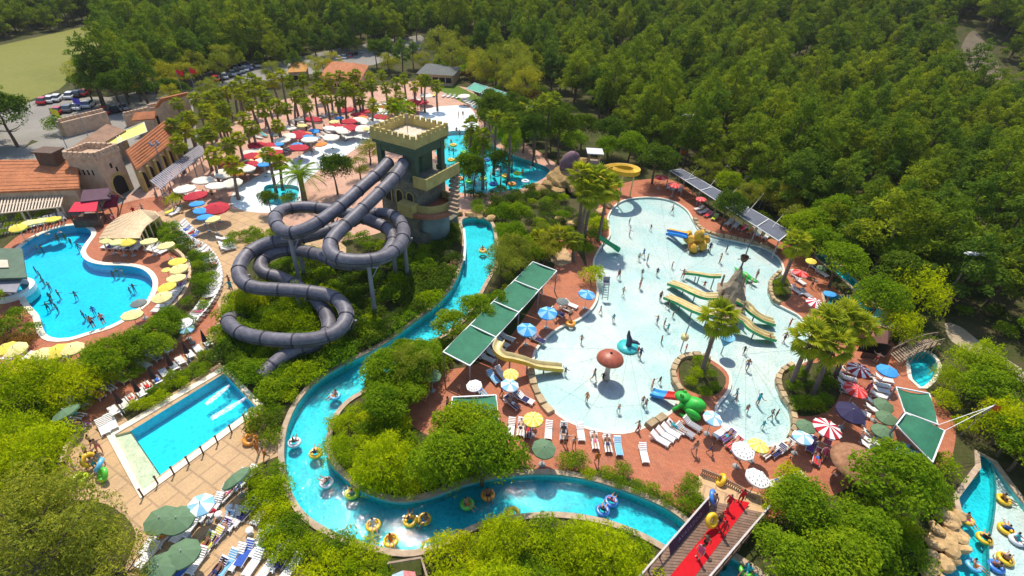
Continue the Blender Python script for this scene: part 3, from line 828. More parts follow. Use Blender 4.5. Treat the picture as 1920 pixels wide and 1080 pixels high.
# ------------------------------------------------------------------ trees and shrubs of the park
POOLS = [LEFT_POOL, RIVER, KIDS, SLIDE_POOL, SLIDE_LEDGE, RIGHT_POOL, RIGHT_SHELF, SMALL_POOL, RIVER_R, WAVE, WAVE_SMALL]
def scatter(poly, sp, kinds, sc, label, group, zc=1.0, cat='shrub', name='shrub', margin=.7, seed=1):
    w = px(poly, zc); rs = np.random.RandomState(seed)
    xs = [p.x for p in w]; ys = [p.y for p in w]; pts = []
    n = int((max(xs) - min(xs)) * (max(ys) - min(ys)) / (sp * sp) * 9) + 20
    qx = rs.uniform(min(xs), max(xs), n); qy = rs.uniform(min(ys), max(ys), n)
    ok = inside_np(qx, qy, w)
    qx, qy = qx[ok], qy[ok]; ok = np.ones(len(qx), bool)
    for k in range(6):
        ax, ay = qx + margin * math.cos(k * 1.047), qy + margin * math.sin(k * 1.047)
        for w_ in POOLS: ok &= ~inside_np(ax, ay, w_)
    for q in zip(qx[ok].tolist(), qy[ok].tolist()):
        if any((q[0] - a[0]) ** 2 + (q[1] - a[1]) ** 2 < sp * sp for a in pts): continue
        pts.append(q)
    labs = from_left(pts, label) if cat == 'tree' else [label] * len(pts)
    for q, lb in zip(pts, labs):
        plant(kinds[rs.randint(len(kinds))], (q[0], q[1], 0), rs.uniform(*sc), None, lb, cat, group, name)
    return pts
def tree_at(x, y, key, sc, hc, label, group=None, name='tree'):
    p = at(x, y, hc)
    return plant(key, (p.x, p.y, 0), sc, None, label, 'tree', group, name)

YB, BU, DB = ['ybush0', 'ybush1'], ['bush0', 'bush1'], ['dbush0', 'dbush1']
scatter([(622,775),(660,745),(720,740),(760,790),(800,815),(960,838),(985,868),(960,885),(880,895),(800,920),(740,928),(690,905),(645,875),(622,830)], 1.15, YB + YB + ['bush0', 'feather0'], (.55, .95), 'bright yellow-green shrub in the thicket inside the river bend', 'shrubs inside the river bend', 1.6, margin=.55, seed=2)
for x, y, s, t in ((862, 800, .95, 'upper'), (905, 852, 1.0, 'right'), (835, 862, .9, 'left')):
    tree_at(x, y, 'mid0' if s > .92 else 'mid1', s, 3.6, 'round leafy green tree, %s of three rising from the river bend thicket' % t, 'trees of the river bend thicket')
scatter([(800,1075),(830,1010),(900,985),(1010,968),(1120,985),(1210,1012),(1262,1045),(1255,1120),(1000,1150),(800,1150)], 1.2, YB + YB + ['feather1', 'bush1'], (.6, 1.0), 'yellow-green shrub in the bank between river and bottom edge', 'shrubs on the near river bank', 1.6, margin=.5, seed=3)
scatter([(470,880),(525,862),(545,930),(580,985),(640,1015),(740,1042),(765,1100),(640,1150),(590,1100),(520,1020),(480,970)], 1.15, YB + YB + BU[:1], (.5, .85), 'yellow-green shrub in the strip between loungers and river', 'shrubs along the outer river edge', 1.2, margin=.5, seed=4)
scatter([(480,770),(540,700),(640,660),(655,676),(600,705),(562,742),(538,790),(525,825),(480,800)], 1.2, BU + YB + DB[:1], (.6, .95), 'green shrub between the slide pool and the river', 'shrubs behind the slide pool', 1.3, margin=.55, seed=5)
scatter([(415,600),(450,540),(640,545),(700,560),(740,600),(770,560),(846,535),(835,548),(800,580),(720,632),(640,668),(560,705),(500,740),(440,690),(400,655)], 1.35, BU + BU + DB + YB[:1], (.65, 1.15), 'green shrub in the garden under the grey tube slides', 'garden shrubs under the tube slides', 1.0, margin=.6, seed=6)
scatter([(460,560),(625,565),(630,615),(590,622),(480,612)], 1.6, ['feather0', 'ybush0', 'bush1'], (.6, .9), 'bright green young tree enclosed by the lowest tube bend', 'young trees within the lowest tube bend', 1.6, 'tree', 'young_tree', seed=7)
scatter([(560,470),(700,500),(760,490),(850,500),(848,530),(760,560),(700,550),(600,540),(480,525)], 1.6, DB + BU, (.7, 1.2), 'dark green shrub in the shade of the castle tower', 'shrubs in the shade of the tower', 1.0, seed=8)
scatter([(665,705),(720,672),(790,640),(850,622),(892,596),(930,550),(965,535),(945,575),(890,630),(830,675),(790,710),(740,745),(690,745)], 1.35, BU + ['mid0', 'ybush1'], (.5, .9), 'shrub in the belt between river and green canopy', 'shrubs between river and green canopy', 1.5, margin=.5, seed=9)
scatter([(690,690),(760,640),(800,640),(790,720),(740,770),(690,760)], 2.0, ['airy0', 'mid1'], (.5, .75), 'leafy small tree in the belt left of the green canopy', 'small trees left of the green canopy', 2.5, 'tree', 'small_tree', margin=.6, seed=10)
scatter([(905,420),(940,400),(1010,420),(1040,470),(1000,490),(965,525),(935,535),(940,500),(945,460)], 1.7, ['mid1', 'bush0', 'airy1', 'dbush1'], (.5, .85), 'flowering shrub between the upper river and the sandy path', 'shrubs between upper river and sandy path', 1.6, seed=11)
scatter([(830,395),(900,385),(960,365),(1060,380),(1100,400),(1130,390),(1140,430),(1110,480),(1085,470),(1060,440),(1000,410),(930,400),(915,408)], 1.9, ['bush0', 'dbush0', 'bush1', 'dbush1'], (.6, 1.0), 'dark green shrub on the bank behind the upper river', 'shrubs behind the upper river', 1.2, seed=12)
for x, y, t in ((1110, 518, 'beside the blue parasol'), (1118, 424, 'at the corner of the white pool')):
    p = at(x, y, .9); plant('ybush0', (p.x, p.y, 0), 1.15, 1.0, 'clipped round yellow-green bush ' + t, 'shrub', 'clipped round bushes', 'clipped_bush')
scatter([(905,195),(960,190),(1010,215),(1060,225),(1130,255),(1200,280),(1150,284),(1090,268),(1000,258),(940,250),(915,240)], 3.6, ['dark0', 'dark1', 'mid1'], (.75, 1.15), 'dark leafy tree between the wave pool and the forest', 'dark trees behind the wave pool', 3.5, 'tree', 'leafy_tree', margin=1.0, seed=13)
scatter([(870,345),(1000,350),(1060,370),(960,372),(880,385)], 2.2, ['bush0', 'ybush1', 'dbush0'], (.7, 1.0), 'shrub along the lower edge of the wave pool', 'shrubs along the wave pool', 1.0, seed=14, margin=.4)
for x, y, s, h, t in ((628, 330, .95, 3.2, 'dense dark tree beside the twin tubes near the upper beach'), (925, 208, 1.25, 4.5, 'broad dark tree at the corner of the wave pool'),
                      (1232, 300, 1.15, 4.5, 'broad dark tree overhanging the far end of the white pool'), (1360, 402, .85, 2.6, 'rounded dark tree behind the yellow play ship'),
                      (1505, 338, 1.55, 5.0, 'very large round dark tree above the grey sunshade'), (505, 382, .5, 1.6, 'small bushy tree at the end of the upper beach')):
    tree_at(x, y, 'dark0', s, h, t)
for x, y, s, t in ((888, 318, .75, 'dark tree at the near rim of the wave pool'), (1002, 262, 1.0, 'dark tree between the tall palms and the rock mound'), (1050, 262, 1.1, 'tall dark tree right behind the rock mound'), (940, 300, .7, 'small dark tree in the middle of the wave pool rim')):
    p = at(x, y, 4.6); plant('dark1', (p.x, p.y, 0), (s, s, s * 1.35), None, t, 'tree')
for j, (x, y, s) in enumerate(((690, 275, .75), (672, 300, .62), (820, 262, .6))):
    tree_at(x, y, 'airy%d' % (j % 2), s, 3.5, ('thin grey-green tree left of the castle tower', 'smaller thin grey-green tree by the twin tubes', 'thin grey-green tree right of the castle tower')[j])
for j, (x, y, h) in enumerate(((886, 265, 8), (905, 290, 7), (948, 240, 9), (962, 262, 8.5), (872, 330, 5))):
    tree_at(x, y, 'mid%d' % (j % 2), (.78, .78, 1.25), h * .68, 'slender tree with a long bare trunk, %s from left before the wave pool' % ORD[[1, 2, 3, 4, 0][j]], 'slender trees before the wave pool')
scatter([(1290,330),(1340,352),(1430,400),(1490,440),(1540,462),(1480,400),(1400,350),(1330,330)], 2.6, ['bush1', 'mid1', 'airy0', 'dbush0'], (.7, 1.1), 'shrub behind the long grey sunshade', 'shrubs behind the grey sunshade', 1.5, seed=15)
scatter([(1500,430),(1560,400),(1660,440),(1740,480),(1690,560),(1640,580),(1610,540),(1560,500)], 3.0, ['mid0', 'mid1', 'dark1'], (.8, 1.15), 'green tree crowding the bank above the upper river', 'green trees above the upper river', 3.0, 'tree', 'leafy_tree', margin=.8, seed=16)
for x, y, s, t in ((1716, 555, 1.5, 'large feathery yellow-green tree beside the floodlight mast'), (1690, 600, 1.0, 'smaller feathery tree in front of the large yellow-green one')):
    tree_at(x, y, 'feather0', s, 3.2, t, name='feathery_tree')
scatter([(1640,615),(1700,625),(1760,640),(1690,650)], 1.8, DB + BU, (.6, .9), 'shrub around the small footbridge', 'shrubs around the small footbridge', .8, seed=17)
scatter([(1745,680),(1790,660),(1850,690),(1930,750),(1960,850),(1900,880),(1850,835),(1800,800),(1780,760)], 2.2, ['feather0', 'feather1', 'ybush0', 'mid0'], (.7, 1.05), 'feathery yellow-green shrub between the green sail and the dirt track', 'feathery shrubs beside the dirt track', 1.8, margin=.8, seed=18)
scatter([(1860,800),(1960,830),(2000,960),(1960,990),(1900,905),(1866,862)], 2.0, ['mid1', 'dbush0', 'bush0'], (.7, 1.0), 'green shrub on the outer bank of the resting pool', 'shrubs on the outer bank of the resting pool', 1.2, margin=.7, seed=19)
scatter([(1480,890),(1560,930),(1620,905),(1700,870),(1780,862),(1800,885),(1770,915),(1735,940),(1700,960),(1715,1040),(1660,1120),(1500,1120),(1430,1080),(1400,1020),(1440,980)], 1.7, BU + YB + ['bush0'], (.75, 1.15), 'green shrub in the grove beside the carpeted bridge', 'shrubs in the grove by the bridge', 1.2, margin=.8, seed=20)
for x, y, s, t in ((1672, 918, 1.08, 'largest round green tree of the grove beside the resting pool'), (1635, 1000, .75, 'round green tree right of the bridge near the bottom edge'),
                   (1515, 950, .85, 'green tree right beside the end of the carpeted bridge'), (1575, 1050, .9, 'green tree at the bottom edge between bridge and rocks'),
                   (1765, 895, .5, 'green tree overhanging the resting pool'), (1480, 1045, .8, 'yellowish green tree beside the lower part of the bridge')):
    tree_at(x, y, 'mid0' if s > .9 else 'mid1', s, 3.6, t)
for x, y, s, t in ((128, 1005, 1.08, 'large olive-green tree filling the bottom corner'), (50, 1010, 1.1, 'olive-green tree at the corner of the picture'), (205, 1060, .8, 'olive-green tree next to the green parasols'), (30, 930, .7, 'small olive-green tree below the yellow-green bank')):
    tree_at(x, y, 'airy%d' % (x % 2), s, 3.8, t, 'olive trees of the bottom corner')
scatter([(-20,760),(50,715),(130,690),(200,665),(250,650),(280,650),(220,690),(140,745),(110,790),(100,850),(90,900),(20,920),(-20,930)], 1.5, YB + ['feather0', 'bush0'], (.75, 1.15), 'yellow-green shrub on the bank between the two terraces', 'shrubs on the bank between terraces', 1.5, margin=.6, seed=21)
scatter([(215,655),(262,640),(310,610),(340,585),(300,640),(230,690),(150,735),(120,740)], 1.7, ['mid0', 'bush0', 'mid1'], (.45, .75), 'small green tree along the edge of the leisure pool terrace', 'small trees below the leisure pool', 2.0, 'tree', 'small_tree', seed=22)
scatter([(322,412),(345,440),(378,468),(396,500),(398,540),(380,580),(350,612),(318,630),(340,580),(362,548),(368,518),(352,484),(325,462),(290,450),(300,425)], 1.3, BU + DB, (.45, .8), 'low shrub in the curved bed behind the lounger row', 'shrubs in the curved bed', .6, seed=23)
scatter([(236,770),(392,660),(408,676),(246,784)], .95, ['bush0', 'ybush1'], (.42, .6), 'leafy hedge plant along the slide pool', 'hedge along the slide pool', .5, name='hedge_plant', seed=24, margin=.3)
scatter([(1055,862),(1110,862),(1180,880),(1240,915),(1255,940),(1200,918),(1130,895),(1060,882)], 1.1, BU + ['ybush0'], (.42, .65), 'low hedge shrub between the terracotta deck and the river', 'hedge between deck and river', .6, margin=.35, seed=25)
scatter([(1275,900),(1300,895),(1318,930),(1300,955),(1280,945)], 1.0, BU, (.5, .7), 'shrub beside the head of the carpeted bridge', 'shrubs at the bridge head', .6, margin=.3, seed=26)
scatter([(1278,690),(1312,678),(1345,694),(1352,722),(1322,736),(1290,728)], 1.2, BU + YB[:1], (.4, .65), 'low shrub planted on the island around the palm', 'shrubs on the palm island', .5, seed=27, margin=.2)
scatter([(1478,712),(1510,695),(1560,700),(1568,730),(1540,762),(1495,768),(1480,745)], 1.3, BU + YB[:1], (.5, .8), 'low shrub in the planter under the palm clump', 'shrubs under the palm clump', .5, seed=28, margin=.3)
scatter([(1455,530),(1468,522),(1476,540),(1470,556),(1455,550)], 1.1, BU, (.4, .55), 'low shrub in the small round planter', 'shrubs in the round planter', .4, seed=29, margin=.2)
scatter([(-30,600),(20,575),(62,590),(68,620),(40,640),(-30,650)], 1.6, ['bush0', 'mid1', 'rbush0'], (.6, .9), 'green shrub between the pool bar and the leisure pool', 'shrubs beside the pool bar', 1.0, seed=30, margin=.6)
scatter([(420,440),(500,430),(530,440),(470,462),(430,465)], 1.4, BU, (.5, .7), 'shrub beside the sandy walkway near the tubes', 'shrubs beside the sandy walkway', .5, seed=31)
scatter([(230,430),(300,402),(312,420),(270,450),(235,448)], 1.3, BU + DB, (.45, .65), 'shrub beside the fan-shaped pergola', 'shrubs by the fan-shaped pergola', .5, seed=32)
scatter([(0,405),(60,395),(120,375),(150,360),(150,375),(90,405),(0,440)], 1.5, YB + BU, (.45, .7), 'shrub below the slatted pergola of the tiled house', 'shrubs below the tiled house', .5, seed=33)
scatter([(125,128),(195,105),(300,92),(420,95),(430,115),(345,140),(285,168),(235,172),(150,150)], 5.0, ['airy0', 'airy1', 'dark0', 'pine1'], (.9, 1.25), 'tall dull green tree between the car park and the dry field', 'trees around the car park', 5.0, 'tree', 'leafy_tree', seed=34)
scatter([(820,100),(880,105),(960,140),(1020,175),(1080,215),(1010,205),(950,180),(880,150),(820,130)], 3.4, ['bush0', 'rbush0', 'dbush1', 'airy1'], (1.0, 1.7), 'dull green shrub on the rough ground before the forest', 'scrub before the forest', 1.0, seed=35)
for x, y, k, s, t in ((18, 245, 'dark1', 1.5, 'dark cone-shaped tree at the road beside the tiled house'), (705, 108, 'dark0', 1.1, 'dark tree beside the far restaurant roof'), (112, 240, 'bush0', 1.6, 'bush on the strip between the roads'), (330, 375, 'ybush0', 1.0, 'yellow-green bush at the corner of the upper plaza'), (545, 375, 'bush1', 1.1, 'bush at the tip of the upper beach')):
    tree_at(x, y, k, s, 3.0 if 'tree' in t else 1.0, t)

scatter([(495,132),(560,124),(640,118),(650,126),(560,136),(500,142)], 5.0, ['airy0', 'dark1', 'pine1'], (.75, 1.0), 'tree screening the car park behind the palm grove', 'trees screening the car park', 3.0, 'tree', 'leafy_tree', seed=36)
scatter([(705,112),(800,106),(815,118),(720,124)], 5.0, ['airy1', 'dark0', 'pine1'], (.8, 1.1), 'tree screening the car park behind the grey shed', 'trees by the grey shed', 3.0, 'tree', 'leafy_tree', seed=37)
scatter([(300,178),(400,160),(410,170),(310,192)], 5.0, ['mid0', 'airy0', 'dark1'], (.6, .85), 'tree between the far gatehouse and the car park', 'trees behind the far gatehouse', 2.5, 'tree', 'leafy_tree', seed=38)
scatter([(425,690),(440,650),(480,650),(520,690),(500,720),(470,712)], 1.1, BU + YB[:1], (.6, .9), 'green shrub around the exits of the tube slides', 'shrubs around the tube exits', .8, seed=39, margin=.3)
scatter([(960,372),(1000,362),(1060,368),(1030,385)], 1.6, ['bush0', 'dbush0'], (.6, .9), 'shrub at the foot of the rock mound', 'shrubs at the rock mound', .6, seed=40)

scatter([(640,442),(700,470),(770,488),(848,500),(846,470),(858,430),(840,415),(800,470),(720,455)], 1.5, DB + BU, (.6, 1.0), 'dark shrub close around the foot of the castle tower', 'shrubs at the tower foot', .6, seed=41, margin=.4)

scatter([(1790,590),(1850,600),(1915,640),(1990,692),(2000,670),(1930,615),(1860,575),(1800,572)], 2.3, ['bush0', 'dbush0', 'mid1', 'bush1'], (.7, 1.1), 'shrub between the dirt track and the forest', 'shrubs behind the dirt track', 1.0, seed=42, margin=.3)

# the 280 shrubs that show largest are single things, the small rest is one mass of undergrowth
SHRUBS.sort(key=shrub_size, reverse=True)
big = SHRUBS[:280]; slab_ = {}
for g in set(r[4] for r in big):
    ii = [i for i, r in enumerate(big) if r[4] == g]
    for i, lb in zip(ii, from_left([big[i][1] for i in ii], big[ii[0]][3])): slab_[i] = lb
for i, (key, loc, sc, label, group, name) in enumerate(big):
    label = slab_[i]
    plant(key, loc, sc, random.uniform(0, 6.28), label, 'shrub', group, name)
rest = SHRUBS[280:]
ukeys = sorted(set(r[0] for r in rest))
ucol = bpy.data.collections.new('undergrowth_kinds')
for i, k in enumerate(ukeys):
    o = both(k); o.name = 'k%02d' % i; ucol.objects.link(o)
um = bpy.data.meshes.new('undergrowth_points')
um.from_pydata([r[1] for r in rest], [], [])
for nm, tp, vals in (('idx', 'INT', [ukeys.index(r[0]) for r in rest]), ('scl', 'FLOAT', [float(r[2]) for r in rest])):
    at_ = um.attributes.new(nm, tp, 'POINT'); at_.data.foreach_set('value', vals)
uo = put('undergrowth', um)
tag(uo, 'small green shrubs filling the planting beds between the larger ones', 'undergrowth', None, 'stuff')
ng = bpy.data.node_groups.new('undergrowth_scatter', 'GeometryNodeTree')
ng.interface.new_socket('Geometry', in_out='INPUT', socket_type='NodeSocketGeometry')
ng.interface.new_socket('Geometry', in_out='OUTPUT', socket_type='NodeSocketGeometry')
N = ng.nodes
gi, go = N.new('NodeGroupInput'), N.new('NodeGroupOutput')
ip = N.new('GeometryNodeInstanceOnPoints'); ci = N.new('GeometryNodeCollectionInfo')
ci.inputs[0].default_value = ucol; ci.inputs[1].default_value = True; ci.inputs[2].default_value = True
ip.inputs['Pick Instance'].default_value = True
r1 = N.new('FunctionNodeRandomValue'); r1.data_type = 'FLOAT_VECTOR'; r1.inputs[0].default_value = (0, 0, 0); r1.inputs[1].default_value = (.05, .05, 6.28)
na = N.new('GeometryNodeInputNamedAttribute'); na.data_type = 'INT'; na.inputs[0].default_value = 'idx'
nb = N.new('GeometryNodeInputNamedAttribute'); nb.data_type = 'FLOAT'; nb.inputs[0].default_value = 'scl'
ng.links.new(gi.outputs[0], ip.inputs['Points']); ng.links.new(ci.outputs[0], ip.inputs['Instance'])
ng.links.new(na.outputs[0], ip.inputs['Instance Index']); ng.links.new(nb.outputs[0], ip.inputs['Scale'])
ng.links.new(r1.outputs[0], ip.inputs['Rotation']); ng.links.new(ip.outputs[0], go.inputs[0])
uo.modifiers.new('scatter', 'NODES').node_group = ng

# ------------------------------------------------------------------ castle tower
def V3(x, y, z=0): return Vector((x, y, z))
STONE_D = M('dull_render', (.19, .18, .135), .9, .35, .8, .5, 5, fine=(3.0, .35))
STONE_Y = M('ochre_render', (.44, .35, .12), .85, .18, 1.0, .3, 6)
STONE_B = M('buff_castle_stone', (.50, .35, .23), .9, .2, 1.2, .5, 7)
SOFFIT = M('dark_green_paint', (.06, .10, .06), .7, .2, 1.5)
DARK = M('dark_opening', (.02, .018, .016), .8, .2, 2)
PALECONC = M('pale_concrete', (.60, .50, .38), .85, .12, 1.2, .2, 8)
TILE = M('terracotta_roof_tiles', (.50, .185, .075), .85, .2, .8, .6, 9, fine=(5.0, .3))
BROWNROOF = M('brown_roof', (.27, .16, .10), .85, .2, .8, .5, 9)
TIMBER = M('dark_timber', (.12, .075, .05), .8, .3, 3, .4, 12)
TIMBER_L = M('weathered_timber', (.30, .22, .15), .85, .25, 3, .4, 12)
STEEL = M('grey_steel', (.28, .27, .30), .5, .1, 2, metal=.2)
WHITE = M('white_paint', (.78, .78, .75), .5, .06, 3)
TUBE = M('grey_slide_fibreglass', (.155, .145, .17), .5, .3, .7, fine=(2.2, .4), spec=.4)
RINGM = M('dark_joint_ring', (.05, .045, .06), .5, .2, 3)
YELLOW = M('yellow_fibreglass', (.70, .44, .03), .4, .15, 1.5, spec=.5)
PALEY = M('pale_yellow_slide', (.62, .50, .22), .4, .2, 1.2, spec=.5)
GREENF = M('green_fibreglass', (.02, .36, .12), .4, .2, 1.5, spec=.5)
FROGG = M('frog_green', (.03, .42, .04), .45, .22, 1.5, spec=.4)
REDF = M('red_paint', (.62, .03, .02), .45, .15, 1.5)
BLUEF = M('blue_fibreglass', (.02, .22, .62), .4, .15, 1.5)

TA = rad(-28.0)
tower = empty('castle_tower', (-14.55, 66.5, 0), TA)
tag(tower, 'castle-like slide tower with crenellated ochre top and dull green shaft', 'tower')
def tower_part(fn, name, mt, parent=tower):
    mb = MB(); fn(mb); return mb.build(name, mt, parent)
sh = tower_part(lambda m: (m.box((0, 0, 4.5), (6.4, 6.4, 9.0), 0, 0, .98), m.box((.8, .4, 1.0), (7.6, 7.2, 2.0))), 'shaft', STONE_D)
for k, (lx, ly) in enumerate(((-1.8, -3.235), (0.2, -3.235), (2.0, -3.235))):
    mb = MB(); r = .55
    pts = [(-r, 0), (r, 0), (r, 1.5)] + [(r * math.cos(a), 1.5 + r * math.sin(a)) for a in np.linspace(.3, 2.84, 6)] + [(-r, 1.5)]
    n = len(pts)
    mb.add([(lx + x, ly, 5.6 + z) for x, z in pts] + [(lx + x, ly + .06, 5.6 + z) for x, z in pts], [tuple(range(n))] + [(i, i + n, (i + 1) % n + n, (i + 1) % n) for i in range(n)])
    w = mb.build('arched_window', DARK, tower)
    fr = MB()
    for i in range(n - 1):
        a, b = pts[i + 1] if i else pts[1], pts[(i + 2) % n]
        fr.bar((lx + a[0] * 1.08, ly - .03, 5.6 + a[1]), (lx + b[0] * 1.08, ly - .03, 5.6 + b[1]), .12, .12)
    fr.build('window_surround', STONE_Y, w)
tower_part(lambda m: m.box((0, 0, 9.15), (7.4, 7.4, .34)), 'upper_floor', STONE_D)
for sx in (-1, 1):
    for sy in (-1, 1):
        tower_part(lambda m: (m.box((sx * 2.8, sy * 2.8, 11.3), (.75, .75, 4.2)), m.box((sx * 2.8, sy * 2.8, 9.6), (1.0, 1.0, .6))), 'corner_pillar', SOFFIT)
tower_part(lambda m: [m.box((0, -2.9, 13.0), (6.2, .4, 1.0)), m.box((0, 2.9, 13.0), (6.2, .4, 1.0)), m.box((-2.9, 0, 13.0), (.4, 5.4, 1.0)), m.box((2.9, 0, 13.0), (.4, 5.4, 1.0)), m.box((0, 1.2, 11.2), (3.4, 2.2, 4.0))], 'upper_room', SOFFIT)
tower_part(lambda m: m.box((0, 0, 13.75), (7.0, 7.0, .5)), 'roof_slab', SOFFIT)
tower_part(lambda m: m.box((0, 0, 14.06), (6.4, 6.4, .1)), 'roof_floor', PALECONC)
tower_part(lambda m: [m.box((0, -3.42, 14.55), (7.3, .34, 1.15)), m.box((0, 3.42, 14.55), (7.3, .34, 1.15)), m.box((-3.42, 0, 14.55), (.34, 6.5, 1.15)), m.box((3.42, 0, 14.55), (.34, 6.5, 1.15))], 'parapet', STONE_Y)
_mm = MB(); _mm.box((0, 0, .22), (.48, .38, .44), 0, 0, .96); MERLON = _mm.mesh('merlon', STONE_Y)
for k in range(8):
    t = -3.3 + k * 6.6 / 7
    for (x, y, r) in ((t, -3.42, 0), (t, 3.42, 0), (-3.42, t, 1.5708), (3.42, t, 1.5708)):
        if abs(abs(t) - 3.3) < .01 and r: continue
        put('merlon', MERLON, tower, (x, y, 15.12), (0, 0, r))
tower_part(lambda m: m.bar((-1.6, 1.4, 14.1), (-1.6, 1.4, 16.6), .07), 'aerial', STEEL)
# balcony on the side, stairs and half-round terrace below it
tower_part(lambda m: [m.box((4.4, -.4, 9.2), (2.2, 7.2, .3)), m.box((5.42, -.4, 9.95), (.2, 7.4, 1.3)), m.box((4.4, -4.0, 9.95), (2.0, .2, 1.3))], 'balcony', STONE_Y)
def half_round(m, c, r, z0, z1, t, a0, a1, n=18, mi=0):
    A = np.linspace(a0, a1, n)
    inn = [V3(c[0] + (r - t) * math.cos(a), c[1] + (r - t) * math.sin(a)) for a in A]
    out = [V3(c[0] + r * math.cos(a), c[1] + r * math.sin(a)) for a in A]
    for i in range(n - 1):
        a, b, d, e = inn[i], inn[i + 1], out[i + 1], out[i]
        vs = [(q.x, q.y, z) for z in (z0, z1) for q in (a, b, d, e)]
        m.add(vs, [(4, 7, 6, 5), (0, 1, 5, 4), (2, 3, 7, 6), (0, 3, 2, 1), (3, 0, 4, 7), (1, 2, 6, 5)], mi)
ter = tower_part(lambda m: half_round(m, (3.2, -.6), 4.0, 4.9, 5.2, 4.0, -1.9, 1.9), 'terrace_floor', TERRA)
tower_part(lambda m: half_round(m, (3.2, -.6), 3.1, 5.2, 6.3, .25, -1.9, 1.9), 'terrace_parapet', STONE_Y)
tower_part(lambda m: half_round(m, (3.2, -.6), 4.05, 5.2, 5.5, .22, -1.9, 1.9), 'terrace_rim', M('brick_rim', (.36, .14, .09), .8, .2, 3))
tower_part(lambda m: m.lathe([(0, 0), (2.3, 0), (2.2, 4.8), (0, 4.8)], 20, (3.6, -.5, 0)), 'round_base', M('blue_grey_render', (.20, .27, .26), .85, .2, .6, .3, 5))
tower_part(lambda m: m.box((2.2, -4.1, 5.7), (2.4, 1.4, 1.7)), 'box_bay', STONE_Y)
tower_part(lambda m: [m.box((4.9 + .34 * k, 3.0 - .52 * k, 8.9 - .34 * k), (1.5, .5, .34), 0) for k in range(10)], 'stair', TIMBER_L)
# ------------------------------------------------------------------ tube slides
def crom3(pts, step=.25):
    pts = [Vector(p) for p in pts]; out = []
    n = len(pts)
    for i in range(n - 1):
        p0, p1, p2, p3 = pts[max(i - 1, 0)], pts[i], pts[i + 1], pts[min(i + 2, n - 1)]
        k = max(2, int((p2 - p1).length / step))
        for j in range(k):
            t = j / k
            out.append(.5 * ((2 * p1) + (p2 - p0) * t + (2 * p0 - 5 * p1 + 4 * p2 - p3) * t * t + (3 * p1 - p0 - 3 * p2 + p3) * t ** 3))
    out.append(pts[-1]); return out
def resample(pts, step):
    out = [pts[0]]; acc = 0.0
    for a, b in zip(pts, pts[1:]):
        d = (b - a).length
        while acc + d >= step:
            t = (step - acc) / d; a = a.lerp(b, t); out.append(a); d = (b - a).length; acc = 0.0
        acc += d
    return out
def tube_slide(name, ctrl, label, posts, R=.74, sec=8):
    path = resample(crom3([at(x, y, z) for x, y, z in ctrl]), .4)
    for _ in range(2):
        path = [path[0]] + [(path[i - 1] + path[i] * 2 + path[i + 1]) / 4 for i in range(1, len(path) - 1)] + [path[-1]]
    root = empty(name, (path[len(path) // 2].x, path[len(path) // 2].y, 0)); base = Vector(root.location)
    P = [p - base for p in path]
    for i in range(0, len(P) - 1, sec):
        seg = P[i:i + sec + 1]
        if len(seg) < 2: break
        mb = MB(); mb.tube(seg, [R] * len(seg), 18, 0, caps=False)
        # a seam along the side of every section
        s = mb.build('tube_section', TUBE, root)
        d = (seg[1] - seg[0]).normalized()
        rg = MB(); rg.tube([seg[0] - d * .07, seg[0] + d * .07], [R + .07] * 2, 18, 0)
        rg.build('joint_ring', RINGM, s)
        fl = MB()
        for sgn in (-1, 1):
            side = []
            for q in range(len(seg)):
                dd = (seg[min(q + 1, len(seg) - 1)] - seg[max(q - 1, 0)]).normalized()
                r = dd.cross(Vector((0, 0, 1))).normalized()
                side.append(seg[q] + r * sgn * (R + .005))
            for a, b in zip(side, side[1:]): fl.bar(a, b, .09, .05)
        fl.build('seam_flange', RINGM, s)
    for k in posts:
        x, y, z = k
        p = at(x, y, z) - base
        mb = MB(); mb.cyl((p.x, p.y, -.2), (p.x, p.y, p.z - R * .9), .27, .22, 12)
        po = mb.build('support_post', STEEL, root)
        ar = MB(); ar.bar((p.x - 1.0, p.y, p.z - R * 1.02), (p.x + 1.0, p.y, p.z - R * 1.02), .16, .2); ar.bar((p.x, p.y, max(.3, p.z - 2.6)), (p.x + .95, p.y, p.z - R * 1.0), .1)
        ar.build('support_arm', STEEL, po)
    return tag(root, label, 'water slide', 'grey tube slides')
tube_slide('tube_slide', [(728,304,11.9),(712,322,11.4),(680,350,10.6),(640,385,9.6),(600,415,8.8),(565,433,8.3),(538,437,8.0),(520,424,7.8),(516,408,7.6),(530,394,7.4),(565,388,7.2),(610,392,7.0),(660,402,6.7),(700,416,6.4),(728,430,6.1),(738,452,5.8),(722,478,5.5),(685,494,5.1),(640,494,4.9),(600,478,4.7),(550,468,4.5),(510,475,4.3),(488,492,4.0),(494,512,3.6),(530,522,3.1),(590,560,2.6),(618,605,2.2),(600,640,1.9),(556,656,1.6),(528,672,1.4),(504,692,1.1),(484,712,.9)],
           'grey tube slide starting from the tower on the left, with the upper round loop', [(541,437,8.0),(620,393,7.0),(735,448,5.9),(560,469,4.5)])
